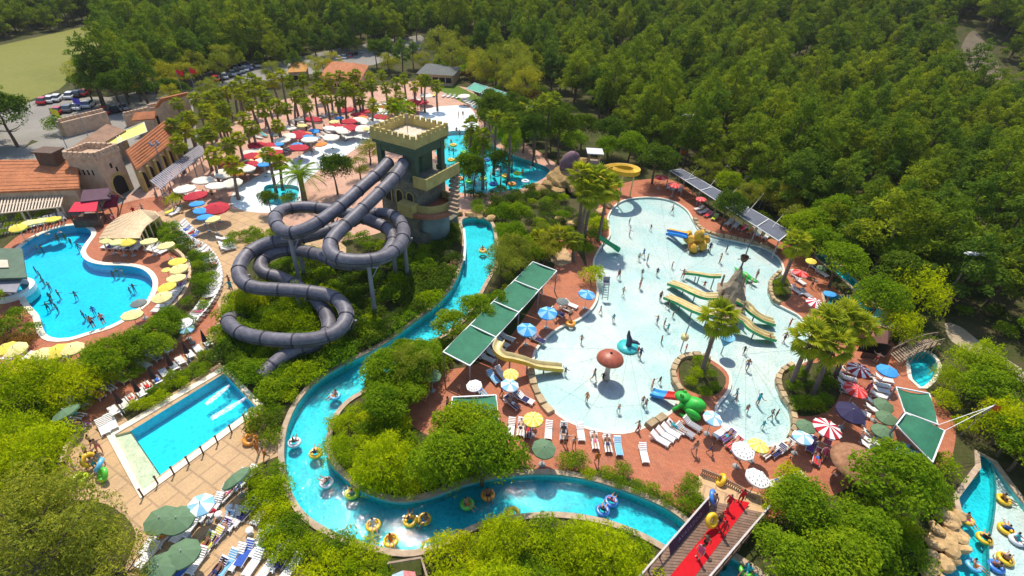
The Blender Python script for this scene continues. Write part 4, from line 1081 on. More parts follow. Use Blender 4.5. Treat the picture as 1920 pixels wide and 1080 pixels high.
tube_slide('tube_slide', [(757,306,11.9),(742,330,11.3),(715,358,10.6),(680,392,9.6),(645,425,8.8),(622,450,8.3),(619,472,8.0),(640,486,7.8),(680,489,7.6),(720,482,7.4),(748,462,7.2),(757,436,7.0),(748,412,6.8),(720,400,6.6),(680,406,6.3),(640,424,6.1),(590,440,5.9),(540,450,5.7),(500,456,5.5),(466,475,5.2),(448,503,4.9),(455,529,4.6),(482,540,4.4),(530,543,4.2),(580,547,4.0),(624,556,3.8),(648,580,3.6),(645,608,3.3),(620,628,3.1),(580,637,2.9),(530,638,2.7),(480,632,2.4),(447,622,2.1),(429,606,1.8),(432,596,1.2),(446,594,.5),(462,602,.1)],
           'grey tube slide starting from the tower on the right, with the long lower S bend', [(690,489,7.6),(757,436,7.0),(449,505,4.9),(555,545,4.1),(649,590,3.5)])

# ------------------------------------------------------------------ castle-style buildings beside the car park
def merlons_along(a, b, z, parent, n, size=(.55, .4, .55), mt=None):
    mb = MB(); mb.box((0, 0, size[2] / 2), size); me = mb.mesh('merlon', mt or STONE_B)
    d = Vector(b) - Vector(a); r = math.atan2(d.y, d.x)
    for k in range(n):
        p = Vector(a) + d * ((k + .5) / n); put('merlon', me, parent, (p.x, p.y, z), (0, 0, r))
def rel(o, p): return Vector(p) - Vector(o.location)
def slab(name, quad, th, mt, parent, z_off=0.0):
    """a roof slab through four corner points"""
    q = [rel(parent, p) + Vector((0, 0, z_off)) for p in quad]
    n = (q[1] - q[0]).cross(q[3] - q[0]).normalized()
    if n.z < 0: n = -n
    mb = MB(); vs = q + [p - n * th for p in q]
    mb.add(vs, [(0, 1, 2, 3), (7, 6, 5, 4), (0, 4, 5, 1), (1, 5, 6, 2), (2, 6, 7, 3), (3, 7, 4, 0)])
    return mb.build(name, mt, parent)
def walls(name, quad, ztop, mt, parent, inset=.5, z0=0):
    q = [rel(parent, p) for p in quad]; c = sum(q, Vector()) / 4
    q = [c + (p - c) * (1 - inset / max(1, (p - c).length)) for p in q]
    mb = MB(); vs = [(p.x, p.y, z0) for p in q] + [(p.x, p.y, (ztop[i] if hasattr(ztop, '__len__') else ztop)) for i, p in enumerate(q)]
    mb.add(vs, [(0, 1, 5, 4), (1, 2, 6, 5), (2, 3, 7, 6), (3, 0, 4, 7), (4, 5, 6, 7)])
    return mb.build(name, mt, parent)
# house with one large tiled roof
q = [at(-70, 362, 3.8), at(148, 353, 3.8), at(145, 298, 5.6), at(-40, 300, 5.6)]
h1 = empty('tiled_house', at(60, 345, 0)); tag(h1, 'low house with one broad orange tiled roof at the picture edge', 'house')
slab('roof', q, .3, TILE, h1); walls('wall', q, [3.5, 3.5, 5.2, 5.2], STONE_B, h1, .8)
mb = MB(); c = rel(h1, at(94, 292, 6.4)); mb.box((c.x, c.y, 5.8), (2.6, 2.0, 2.6)); ch = mb.build('roof_turret', TIMBER, h1)
mb = MB(); mb.box((c.x, c.y, 7.2), (3.1, 2.5, .25)); mb.build('turret_cap', TIMBER, ch)
for k in range(9):       # tile courses standing proud along the slope
    t = (k + .5) / 9
    a, b = q[0].lerp(q[3], t), q[1].lerp(q[2], t); a, b = rel(h1, a), rel(h1, b)
    mb = MB(); mb.bar(a + Vector((0, 0, .03)), b + Vector((0, 0, .03)), .10, .05); mb.build('tile_course', TILE, h1)
# slatted pergola in front of it
pg = empty('slatted_pergola', at(50, 400, 0)); tag(pg, 'cream slatted pergola in front of the broad orange tiled roof', 'pergola')
A, B, C_, D_ = at(-40, 405, 2.7), at(112, 388, 2.7), at(120, 360, 2.7), at(-30, 366, 2.7)
sm = None
for k in range(26):
    t = k / 25; a, b = rel(pg, A.lerp(B, t)), rel(pg, D_.lerp(C_, t))
    mb = MB(); mb.bar(a, b, .16, .1); mb.build('slat', PALECONC, pg)
for t in (0.05, .5, .95):
    a, b = rel(pg, A.lerp(D_, t)), rel(pg, B.lerp(C_, t)); mb = MB(); mb.bar(a - Vector((0, 0, .12)), b - Vector((0, 0, .12)), .14, .14); mb.build('beam', PALECONC, pg)
    for s in (.05, .5, .95):
        p = a.lerp(b, s); mb = MB(); mb.bar((p.x, p.y, 0), (p.x, p.y, 2.5), .16); mb.build('post', PALECONC, pg)
# crenellated gate tower
gt = empty('gate_tower', at(198, 370, 0)); tag(gt, 'square buff castle gatehouse with battlements and a dark archway', 'castle tower')
gx = (rel(gt, at(158, 372)), rel(gt, at(213, 374)), rel(gt, at(252, 354)))
L_, N_, R_ = gx; K_ = L_ + (R_ - N_)
HT = 6.6
mb = MB(); mb.prism([(p.x, p.y) for p in (L_, N_, R_, K_)], 0, HT); mb.build('wall', STONE_B, gt)
mb = MB()
for a, b in ((L_, N_), (N_, R_), (R_, K_), (K_, L_)): mb.bar((a.x, a.y, HT + .05), (b.x, b.y, HT + .05), .55, .5)
mb.build('battlement_course', STONE_B, gt)
for a, b, n in ((L_, N_, 6), (N_, R_, 6), (R_, K_, 6), (K_, L_, 6)): merlons_along(a, b, HT + .3, gt, n)
def on_face(a, b, t, w, z0, z1, name, mt, parent, arch=True, out=.03):
    d = (b - a).normalized(); nn = Vector((d.y, -d.x, 0)); c = a + (b - a) * t + nn * out
    pts = [(-w / 2, z0), (w / 2, z0), (w / 2, z1)] + ([(w / 2 * math.cos(u), z1 + w / 2 * math.sin(u)) for u in np.linspace(.35, 2.8, 6)] if arch else []) + [(-w / 2, z1)]
    vs = [c + d * x + Vector((0, 0, z)) for x, z in pts]; back = [v - nn * (out + .05) for v in vs]; n = len(vs)
    mb = MB(); mb.add(vs + back, [tuple(range(n))] + [(i, i + n, (i + 1) % n + n, (i + 1) % n) for i in range(n)])
    return mb.build(name, mt, parent)
for k in range(4): on_face(L_, N_, .25 + k * .15, .22, 3.9, 4.7, 'slit_window', DARK, gt, False)
on_face(N_, R_, .5, 2.2, 0.1, 2.0, 'archway', DARK, gt); on_face(N_, R_, .5, 3.0, .05, 2.1, 'arch_surround', STONE_Y, gt, out=.015)
on_face(N_, R_, .45, .35, 4.4, 5.0, 'slit_window', DARK, gt); on_face(N_, R_, .62, .3, 3.6, 4.2, 'slit_window', DARK, gt)
# arcaded wing with sloping tiled roof
wing = empty('arcaded_wing', at(300, 315, 0)); tag(wing, 'arcaded wing with sloping orange tiled roof behind the gatehouse', 'building')
E0, E1, R0, R1 = at(256, 318, 3.9), at(343, 250, 3.9), at(236, 282, 6.0), at(308, 226, 6.0)
slab('roof', [E0, E1, R1, R0], .28, TILE, wing)
for k in range(8):
    t = (k + .5) / 8; a, b = rel(wing, E0.lerp(R0, t)), rel(wing, E1.lerp(R1, t)); mb = MB(); mb.bar(a + Vector((0, 0, .03)), b + Vector((0, 0, .03)), .1, .05); mb.build('tile_course', TILE, wing)
W0, W1, W2, W3 = [rel(wing, p) for p in (E0.lerp(R0, .18), E1.lerp(R1, .18), E1.lerp(R1, .95), E0.lerp(R0, .95))]
mb = MB(); vs = [(p.x, p.y, 0) for p in (W0, W1, W2, W3)] + [(W0.x, W0.y, 3.9), (W1.x, W1.y, 3.9), (W2.x, W2.y, 5.6), (W3.x, W3.y, 5.6)]
mb.add(vs, [(0, 1, 5, 4), (1, 2, 6, 5), (2, 3, 7, 6), (3, 0, 4, 7)]); mb.build('wall', STONE_B, wing)
w0, w1 = Vector((W0.x, W0.y, 0)), Vector((W1.x, W1.y, 0))
for k in range(7):
    on_face(w0, w1, (k + .5) / 7, 1.7, .05, 1.9, 'arch_opening', DARK, wing, out=.03)
    p = w0.lerp(w1, k / 7); mb = MB(); d = (w1 - w0).normalized(); nn = Vector((d.y, -d.x, 0)); e = p + nn * .28
    mb.bar((e.x, e.y, 0), (e.x, e.y, 3.4), .5, .5); mb.build('pier', STONE_Y, wing)
# striped dark pergola alongside the arcade
sp = empty('striped_pergola', at(330, 320, 0)); tag(sp, 'long grey slatted pergola alongside the arcade', 'pergola')
A, B, C_, D_ = at(282, 338, 2.8), at(372, 272, 2.8), at(388, 284, 2.8), at(302, 354, 2.8)
for k in range(34):
    t = k / 33; mb = MB(); mb.bar(rel(sp, A.lerp(B, t)), rel(sp, D_.lerp(C_, t)), .2, .09); mb.build('slat', STEEL, sp)
for s in (.08, .92):
    a, b = rel(sp, A.lerp(D_, s)), rel(sp, B.lerp(C_, s)); mb = MB(); mb.bar(a - Vector((0, 0, .1)), b - Vector((0, 0, .1)), .12, .12); mb.build('beam', STEEL, sp)
    for k in range(7):
        p = a.lerp(b, k / 6); mb = MB(); mb.bar((p.x, p.y, 0), (p.x, p.y, 2.7), .12); mb.build('post', STEEL, sp)
# yellow awnings, brown roof, walls behind
LIME = M('lime_awning_cloth', (.60, .58, .16), .8, .12, 1.0)
def awning(name, quad, mt, label, cat='awning', zs=2.6, sag=.2, group=None):
    o = empty(name, (sum((p.x for p in quad)) / 4, sum((p.y for p in quad)) / 4, 0)); q = [rel(o, p) for p in quad]
    mb = MB(); n = 6; grid = []
    for i in range(n + 1):
        for j in range(n + 1):
            u, v = i / n, j / n
            p = q[0].lerp(q[1], u).lerp(q[3].lerp(q[2], u), v); p = p - Vector((0, 0, sag * 4 * (u * (1 - u) + v * (1 - v)) / 2))
            grid.append(p)
    mb.add(grid, [(i * (n + 1) + j, (i + 1) * (n + 1) + j, (i + 1) * (n + 1) + j + 1, i * (n + 1) + j + 1) for i in range(n) for j in range(n)], 0, True)
    mb.build('cloth', mt, o)
    for k in range(4):
        e = MB(); e.bar(q[k], q[(k + 1) % 4], .07, .09); e.build('edge_tube', WHITE, o)
        p = MB(); p.bar((q[k].x, q[k].y, 0), (q[k].x, q[k].y, q[k].z - .04), .09); p.build('post', STEEL, o)
    return tag(o, label, cat, group)
for k, (a, b) in enumerate((((148, 296), (182, 278)), ((184, 281), (228, 262)), ((224, 263), (276, 243)))):
    awning('awning', [at(a[0], a[1] + 4, 3.6), at(b[0], b[1] + 4, 3.6), at(b[0] - 6, b[1] - 14, 3.9), at(a[0] - 8, a[1] - 12, 3.9)], LIME, 'lime yellow awning, %s of three in line behind the gatehouse' % ('nearest', 'middle', 'farthest')[k], group='lime awnings behind the gatehouse')
br = empty('brown_roofed_hall', at(180, 280, 0)); tag(br, 'long hall with a brown flat-pitched roof behind the lime awnings', 'building')
q = [at(98, 300, 4.0), at(150, 292, 4.0), at(236, 244, 4.0), at(200, 232, 5.0)]
slab('roof', q, .25, BROWNROOF, br); walls('wall', q, 3.9, STONE_B, br, .5)
def castle_wall(a, b, h, th, n, label, name='battlement_wall', mt=None):
    o = empty(name, tuple(a)); d = rel(o, b); r = math.atan2(d.y, d.x); L = d.length
    mb = MB(); mb.box((d.x / 2, d.y / 2, h / 2), (L, th, h), r); mb.build('wall', mt or STONE_B, o)
    merlons_along((0, 0, 0), d, h, o, n, mt=mt); return tag(o, label, 'wall')
castle_wall(at(122, 256), at(205, 234), 2.8, 1.6, 12, 'buff crenellated wall facing the car park')
castle_wall(at(240, 238), at(292, 226), 2.4, 1.0, 8, 'short crenellated wall beside the red cars')
rr = empty('small_tiled_house', at(270, 232, 0)); tag(rr, 'small house with a low red tiled roof behind the arcaded wing', 'house')
q = [at(246, 226, 3.2), at(290, 222, 3.2), at(292, 208, 4.2), at(252, 211, 4.2)]; slab('roof', q, .25, TILE, rr); walls('wall', q, [3.0, 3.0, 3.9, 3.9], STONE_B, rr, .4)
fg = empty('far_gatehouse', at(325, 225, 0)); tag(fg, 'far castle gatehouse with orange roof and arched front', 'castle tower')
q = [at(288, 202, 5.0), at(345, 188, 5.0), at(352, 172, 6.6), at(300, 184, 6.6)]; slab('roof', q, .25, TILE, fg); walls('wall', q, [4.8, 4.8, 6.3, 6.3], STONE_B, fg, .3)
a, b = rel(fg, at(290, 236)), rel(fg, at(352, 224))
mb = MB(); d = b - a; mb.box(((a + b) / 2 + Vector((0, 0, 1.9))), (d.length, 1.4, 3.8), math.atan2(d.y, d.x)); mb.build('front_wall', STONE_B, fg); merlons_along(a, b, 3.8, fg, 10)
nn = Vector((d.y, -d.x, 0)).normalized() * .72
for k in range(5): on_face(a + nn, b + nn, .12 + k * .19, 1.0, .2, 1.6, 'arch_opening', DARK, fg, out=.03)
# restaurants at the back
def hip_roof(name, quad, rise, label, mt=TILE, wall=STONE_B):
    o = empty(name, (sum(p.x for p in quad) / 4, sum(p.y for p in quad) / 4, 0)); q = [rel(o, p) for p in quad]
    r0 = q[0].lerp(q[3], .5).lerp(q[1].lerp(q[2], .5), .28) + Vector((0, 0, rise)); r1 = q[0].lerp(q[3], .5).lerp(q[1].lerp(q[2], .5), .72) + Vector((0, 0, rise))
    mb = MB(); mb.add(q + [r0, r1], [(0, 1, 5, 4), (1, 2, 5), (2, 3, 4, 5), (3, 0, 4)]); mb.build('roof', mt, o)
    w = MB(); c = sum(q, Vector()) / 4; ww = [c + (p - c) * .9 for p in q]; w.add([(p.x, p.y, 0) for p in ww] + [(p.x, p.y, q[0].z - .05) for p in ww], [(0, 1, 5, 4), (1, 2, 6, 5), (2, 3, 7, 6), (3, 0, 4, 7)]); w.build('wall', wall, o)
    for k in range(5): on_face(Vector((ww[0].x, ww[0].y, 0)), Vector((ww[1].x, ww[1].y, 0)), (k + .5) / 5, 1.6, .8, 2.2, 'window', DARK, o, False)
    return tag(o, label, 'building')
hip_roof('restaurant', [at(596, 146, 3.6), at(676, 150, 3.6), at(692, 122, 3.6), at(616, 116, 3.6)], 2.2, 'restaurant with a broad orange hipped roof behind the palm grove')
hip_roof('kiosk', [at(538, 136, 3.2), at(574, 134, 3.2), at(578, 122, 3.2), at(544, 122, 3.2)], 1.6, 'small kiosk with an orange hipped roof beside the car park', M('orange_roof', (.5, .24, .06), .8, .2, 1.5))
hip_roof('dark_roofed_shed', [at(780, 138, 3), at(850, 142, 3), at(866, 126, 3), at(800, 118, 3)], 1.0, 'shed with a flat dark grey roof before the forest', M('dark_grey_roof', (.10, .11, .10), .8, .15, 1))
TEALC = M('teal_green_roof', (.05, .30, .20), .6, .2, .8)
for k in range(4):
    a0, a1 = k / 4, (k + 1) / 4 - .02
    P0, P1, P2, P3 = at(874, 166, 3), at(996, 205, 3), at(1008, 192, 3.6), at(890, 155, 3.6)
    awning('roofed_stand', [P0.lerp(P1, a0), P0.lerp(P1, a1), P3.lerp(P2, a1), P3.lerp(P2, a0)], TEALC, 'teal green shade roof, %s from left behind the wave pool' % ORD[k], 'shelter', group='teal shade roofs behind the wave pool')
# red awning kiosk by the leisure pool
rk = empty('bar_kiosk', at(165, 405, 0)); tag(rk, 'dark bar kiosk with a bright red awning beside the leisure pool', 'kiosk')
REDCL = M('red_awning_cloth', (.66, .02, .05), .7, .12, 1.5)
a0, a1, a2, a3 = [rel(rk, p) for p in (at(128, 397, 2.5), at(180, 396, 2.5), at(184, 377, 2.9), at(140, 379, 2.9))]
slab('awning', [at(128, 397, 2.5), at(180, 396, 2.5), at(184, 377, 2.9), at(140, 379, 2.9)], .08, REDCL, rk)
mb = MB(); vs = [(p.x, p.y, 0) for p in (a0, a1, a2, a3)] + [(p.x, p.y, 1.1) for p in (a0, a1, a2, a3)]; mb.add(vs, [(0, 1, 5, 4), (1, 2, 6, 5), (2, 3, 7, 6), (3, 0, 4, 7), (4, 5, 6, 7)]); mb.build('counter', TIMBER, rk)
for p in (a0, a1, a2, a3): mb = MB(); mb.bar((p.x, p.y, 0), (p.x, p.y, p.z - .1), .12); mb.build('post', TIMBER, rk)
slab('rear_roof', [at(150, 378, 3.1), at(208, 372, 3.1), at(205, 352, 3.3), at(155, 356, 3.3)], .2, M('plum_roof', (.10, .05, .07), .8, .2, 1.5), rk)
af = empty('frame_canopy', at(205, 392, 0)); tag(af, 'pale A-frame canopy over dark red seating beside the gatehouse', 'canopy')
ap = rel(af, at(210, 356, 4.2))
for (x, y) in ((180, 398), (222, 392), (232, 372), (196, 372)):
    p = rel(af, at(x, y)); mb = MB(); mb.bar(p, ap, .16); mb.build('leg', TIMBER_L, af)
slab('dark_panel', [at(190, 392, 1.4), at(220, 388, 1.4), at(222, 366, 3.2), at(204, 364, 3.2)], .05, M('plum_cloth', (.16, .02, .05), .8, .3, 2), af)
# fan shaped pergola
fp = empty('fan_pergola', at(240, 425, 0)); tag(fp, 'fan-shaped cream slatted pergola above the yellow parasols', 'pergola')
ci = [at(x, y, 2.4) for x, y in ((186, 446), (200, 424), (226, 404), (262, 393), (290, 396))]; co = [at(x, y, 2.4) for x, y in ((262, 446), (266, 436), (274, 424), (288, 414), (298, 406))]
def along(L, t):
    k = min(int(t * (len(L) - 1)), len(L) - 2); return L[k].lerp(L[k + 1], t * (len(L) - 1) - k)
CANE = M('cream_slat', (.66, .50, .30), .85, .15, 2)
for k in range(34):
    t = k / 33; mb = MB(); mb.bar(rel(fp, along(ci, t)), rel(fp, along(co, t)), .19, .08); mb.build('slat', CANE, fp)
for t in np.linspace(.04, .96, 6):
    for L in (ci, co):
        p = rel(fp, along(L, t)); mb = MB(); mb.bar((p.x, p.y, 0), (p.x, p.y, 2.36), .12); mb.build('post', CANE, fp)
# swim-up bar
sb = empty('swim_up_bar', at(10, 545, 0)); tag(sb, 'swim-up bar with a flat grey-green roof jutting into the leisure pool', 'bar')
slab('roof', [at(-60, 524, 2.9), at(50, 520, 2.9), at(41, 466, 3.1), at(-50, 464, 3.1)], .2, M('grey_green_roof', (.10, .15, .10), .8, .15, 1.5), sb)
slab('roof_hatch', [at(-20, 502, 3.12), at(16, 501, 3.12), at(14, 487, 3.16), at(-20, 487, 3.16)], .1, PALECONC, sb)
slab('lower_roof', [at(-40, 545, 2.2), at(30, 548, 2.2), at(42, 522, 2.4), at(-40, 524, 2.4)], .12, STEEL, sb)
p = rel(sb, at(22, 548)); mb = MB(); half_round(mb, (p.x, p.y), 2.3, -.9, .55, .5, -1.9, 1.9, 20); mb.build('counter', WHITE, sb)
for x, y in ((-30, 545), (28, 556), (40, 530), (-30, 500), (30, 500)):
    p = rel(sb, at(x, y)); mb = MB(); mb.bar((p.x, p.y, -1.0), (p.x, p.y, 2.4), .18); mb.build('post', STEEL, sb)
for x, y in ((38, 570), (44, 558), (48, 545), (50, 532)):
    p = rel(sb, at(x + 4, y - 2)); mb = MB(); mb.lathe([(0, .05), (.2, .05), (.2, -.02), (.05, -.02), (.05, -.9)], 10, (p.x, p.y, 0)); mb.build('stool', WHITE, sb)
# low curved wall behind the yellow parasols
WALLC = M('cream_low_wall', (.55, .40, .25), .85, .15, 1.5, .3, 7)
def low_wall(pts, h, th, mt, label, name='low_wall', closed=False):
    w = crom(px(pts), .7, closed); o = empty(name, (w[0].x, w[0].y, 0)); mb = MB()
    ww = [Vector((p.x - w[0].x, p.y - w[0].y)) for p in w]
    n = len(ww); off = []
    for i in range(n):
        t = (ww[min(i + 1, n - 1)] - ww[max(i - 1, 0)]).normalized(); off.append(ww[i] + Vector((t.y, -t.x)) * th)
    strip(mb, ww, off, 0, h, 0, closed); mb.build('wall', mt, o); return tag(o, label, 'wall')
low_wall([(322, 466), (348, 486), (362, 518), (354, 552), (332, 580), (302, 608)], .75, .35, WALLC, 'curved cream retaining wall behind the yellow parasols')
low_wall([(116, 876), (124, 848), (138, 822)], .6, .35, WALLC, 'short cream wall at the edge of the sandy deck')
low_wall([(868, 500), (870, 470), (868, 440)], 1.0, .3, WHITE, 'short white wall on the inner side of the upper river')

# ------------------------------------------------------------------ sunshades
GREENC = M('green_shade_cloth', (.03, .165, .088), .75, .15, .8, fine=(3.0, .18))
GREYC = M('grey_shade_cloth', (.105, .115, .145), .75, .15, .8)
def canopy(name, A, B, C, D, n, mt, label, cat, sag=.22, group=None):
    """a row of n cloth panels; A-B one end, D-C the other"""
    o = empty(name, ((A.x + C.x) / 2, (A.y + C.y) / 2, 0)); a, b, c, d = [rel(o, p) for p in (A, B, C, D)]
    for k in range(n):
        t0, t1 = k / n + .004, (k + 1) / n - .004
        q = [a.lerp(d, t0), b.lerp(c, t0), b.lerp(c, t1), a.lerp(d, t1)]; m_ = 6; g = []
        for i in range(m_ + 1):
            for j in range(m_ + 1):
                u, v = i / m_, j / m_
                p = q[0].lerp(q[1], u).lerp(q[3].lerp(q[2], u), v)
                g.append(p - Vector((0, 0, sag * 4 * (u * (1 - u)) * (.5 + .5 * (1 - 4 * v * (1 - v))) - sag * 2 * v * (1 - v))))
        mb = MB(); mb.add(g, [(i * 7 + j, (i + 1) * 7 + j, (i + 1) * 7 + j + 1, i * 7 + j + 1) for i in range(m_) for j in range(m_)], 0, True); mb.build('cloth_panel', mt, o)
    for k in range(n + 1):
        t = k / n; p, q_ = a.lerp(d, t), b.lerp(c, t)
        mb = MB(); mb.bar(p, q_, .10, .12); mb.build('cross_tube', WHITE, o)
        for e in (p, q_):
            mb = MB(); mb.bar((e.x, e.y, 0), (e.x, e.y, e.z), .12); mb.build('post', STEEL, o)
    for p, q_ in ((a, d), (b, c)): mb = MB(); mb.bar(p + Vector((0, 0, .01)), q_ + Vector((0, 0, .01)), .08, .1); mb.build('edge_cable', WHITE, o)
    return tag(o, label, cat, group)
canopy('shade_canopy', at(999, 491, 3.3), at(1044, 508, 3.1), at(881, 686, 3.1), at(831, 660, 3.3), 4, GREENC, 'long green four-panel shade canopy beside the white pool', 'canopy')
canopy('shade_canopy', at(1256, 320, 3.0), at(1278, 317, 3.0), at(1482, 434, 3.0), at(1460, 452, 3.0), 6, GREYC, 'long dark grey shade canopy along the far side of the white pool', 'canopy', .1)
canopy('shade_canopy', at(1680, 726, 3.6), at(1742, 738, 3.2), at(1758, 796, 3.4), at(1696, 773, 3.6), 1, GREENC, 'upper of two green shade sails beside the dirt track', 'canopy', .3, 'green shade sails')
canopy('shade_canopy', at(1680, 797, 3.5), at(1697, 775, 3.6), at(1771, 808, 3.4), at(1748, 867, 3.2), 1, GREENC, 'lower of two green shade sails beside the dirt track', 'canopy', .3, 'green shade sails')
canopy('shade_canopy', at(848, 745, 3.0), at(930, 741, 3.0), at(935, 792, 3.0), at(845, 800, 3.0), 1, GREENC, 'green shade cloth half hidden behind the round tree of the river bend', 'canopy', .2)
ORANGE = M('orange_flag_cloth', (.75, .13, .02), .7, .1, 3)
def flag_pole(x, y, h, label, tilt=(0, 0), flag=ORANGE, fw=.9, fh=.6, cab=None):
    p = at(x, y); o = empty('flag_pole', (p.x, p.y, 0)); t = Vector((tilt[0], tilt[1], h))
    mb = MB(); mb.cyl((0, 0, -.2), t, .07, .045, 8); mb.build('pole', STEEL, o)
    if flag:
        mb = MB(); n = 6; g = []
        for i in range(n + 1):
            for j in range(3):
                u = i / n; g.append(t + Vector((fw * u, .1 * math.sin(u * 7), -.05 - fh * j / 2 - .25 * u)))
        mb.add(g, [(i * 3 + j, (i + 1) * 3 + j, (i + 1) * 3 + j + 1, i * 3 + j + 1) for i in range(n) for j in range(2)], 0, True); mb.build('flag', flag, o)
    if cab:
        for c in cab: mb = MB(); mb.bar(t - Vector((0, 0, .1)), rel(o, c), .035); mb.build('stay_cable', WHITE, o)
    return tag(o, label, 'flag pole')
flag_pole(1800, 815, 4.6, 'leaning mast with an orange flag holding the green shade sails', (.3, -.4), cab=[at(1758, 797, 3.4), at(1770, 808, 3.4)])
flag_pole(1270, 312, 3.4, 'pole with an orange flag at the end of the grey canopy')
flag_pole(966, 512, 3.0, 'pole with an orange flag beside the green canopy')
WHITEFLAG = M('white_flag_cloth', (.7, .7, .7), .7, .1, 3); LIMEF = M('lime_flag_cloth', (.45, .6, .05), .7, .1, 3)
for k, (x, y) in enumerate(((1312, 325), (1348, 345), (1385, 365), (1422, 390), (1468, 418), (1520, 442))):
    flag_pole(x, y, 3.6, 'slanting pole with a small pale flag, %s along the grey canopy' % ORD[k], (.8, .6), (WHITEFLAG, WHITEFLAG, WHITEFLAG, LIMEF, LIMEF, WHITEFLAG)[k], .5, .35, cab=[at(x - 20, y + 8, 3.0)])
for k, (x, y, f) in enumerate(((130, 286, 'yellow'), (168, 262, 'blue'))):
    flag_pole(x, y, 8.0, 'pole with a %s flag on the brown-roofed hall' % f, (0, 0), M(f + '_flag_cloth', (.7, .6, .03) if f == 'yellow' else (.10, .08, .45), .7, .1, 3), 1.3, 1.1)
REDFLAG = M('red_flag_cloth', (.6, .02, .02), .7, .1, 3)
for k, (x, y) in enumerate(((355, 215), (378, 211))):
    flag_pole(x, y, 9.5, 'pole with a red flag, %s of two above the far palms' % ('left', 'right')[k], (0, 0), REDFLAG, 1.4, 1.0)

# floodlight and lamp masts
def flood_mast(x, y, h, label, arm=True, name='floodlight_mast'):
    p = at(x, y); o = empty(name, (p.x, p.y, 0))
    mb = MB(); mb.cyl((0, 0, -.3), (0, 0, h), .14, .09, 10); mb.build('pole', TIMBER_L, o)
    if arm:
        mb = MB(); mb.bar((-1.2, 0, h - .1), (1.2, 0, h - .1), .14, .14); mb.build('cross_arm', WHITE, o)
    for k in (-.8, 0, .8):
        mb = MB(); mb.box((k, -.25, h + .05), (.5, .35, .3)); l = mb.build('floodlight', WHITE, o)
        mb = MB(); mb.box((k, -.44, h + .05), (.42, .03, .24)); mb.build('lens', STEEL, l)
    return tag(o, label, 'light mast')
flood_mast(1756, 584, 8.6, 'tall floodlight mast with a cross arm before the dark forest')
flood_mast(1268, 318, 10.5, 'tall thin floodlight mast at the end of the grey canopy')
lp = empty('lamp_post', at(313, 335)); tag(lp, 'ornate lamp post with three globes before the arcaded wing', 'lamp post')
mb = MB(); mb.cyl((0, 0, 0), (0, 0, 6.0), .12, .07, 8); mb.build('pole', STEEL, lp)
for k in range(4):
    a = k * 1.57; mb = MB(); mb.bar((0, 0, 5.4), (.7 * math.cos(a), .7 * math.sin(a), 5.8), .06); mb.build('arm', STEEL, lp)
    mb = MB(); mb.lathe([(.02, 0), (.2, .12), (.24, .28), (.15, .44), (.02, .5)], 10, (.7 * math.cos(a), .7 * math.sin(a), 5.8)); mb.build('lamp_globe', STEEL, lp)

# ------------------------------------------------------------------ carpeted bridge over the river
BZ = 1.35
bl0, bl1, br0, br1 = at(1330, 938, BZ), at(1170, 1122, BZ), at(1436, 962, BZ), at(1300, 1122, BZ)
bd = empty('carpeted_bridge', ((bl0.x + br1.x) / 2, (bl0.y + br1.y) / 2, 0)); tag(bd, 'wooden footbridge over the river with a red carpet along it', 'bridge')
PLANK = M('brown_bridge_plank', (.24, .15, .105), .85, .25, 2.5, .4, 14, objvar=.25)
NP = 34
for k in range(NP):
    t0, t1 = k / NP + .002, (k + 1) / NP - .002
    q = [rel(bd, bl0.lerp(bl1, t0)), rel(bd, br0.lerp(br1, t0)), rel(bd, br0.lerp(br1, t1)), rel(bd, bl0.lerp(bl1, t1))]
    mb = MB(); dz = Vector((0, 0, .07)); mb.add([p for p in q] + [p - dz for p in q], [(0, 1, 2, 3), (0, 4, 5, 1), (1, 5, 6, 2), (2, 6, 7, 3), (3, 7, 4, 0)]); mb.build('plank', PLANK, bd)
CARP = M('red_carpet', (.50, .004, .010), .9, .12, 3.0)
c0, c1, c2, c3 = at(1376, 935, BZ), at(1406, 943, BZ), at(1272, 1122, BZ), at(1222, 1122, BZ)
mb = MB(); nseg = 10
for k in range(nseg):
    a, b = rel(bd, c0.lerp(c3, k / nseg)), rel(bd, c1.lerp(c2, k / nseg)); a2, b2 = rel(bd, c0.lerp(c3, (k + 1) / nseg)), rel(bd, c1.lerp(c2, (k + 1) / nseg))
    u = Vector((0, 0, .022 + .004 * (k % 2)))
    mb.add([a + u, b + u, b2 + u, a2 + u], [(0, 1, 2, 3)])
mb.build('carpet', CARP, bd)
mb = MB()
for (p, q_) in ((bl0, bl1), (br0, br1)):
    p, q_ = rel(bd, p), rel(bd, q_); mb.bar(p - Vector((0, 0, .3)), q_ - Vector((0, 0, .3)), .2, .4)
mb.build('side_beam', TIMBER, bd)
for (p, q_, nm) in ((bl0, bl1, 0), (br0, br1, 1)):
    p, q_ = rel(bd, p), rel(bd, q_); up = Vector((0, 0, 1.0))
    mb = MB(); mb.bar(p + up, q_ + up, .12, .1); mb.build('handrail', M('pale_handrail', (.5, .45, .42), .6, .1, 3), bd)
    for k in range(9):
        e = p.lerp(q_, k / 8); mb = MB(); mb.bar(e, e + up, .1); mb.build('rail_post', TIMBER, bd)
        f = MB(); f.bar((e.x, e.y, -1.2), (e.x, e.y, BZ - .4), .22); f.build('pier', TIMBER, bd)
BAN = M('dark_plum_banner', (.055, .03, .06), .7, .15, 3)
p, q_ = rel(bd, bl0.lerp(bl1, .07)), rel(bd, bl0.lerp(bl1, .56)); d = (q_ - p).normalized(); nn = Vector((-d.y, d.x, 0))
if (rel(bd, br0) - p).dot(nn) < 0: nn = -nn
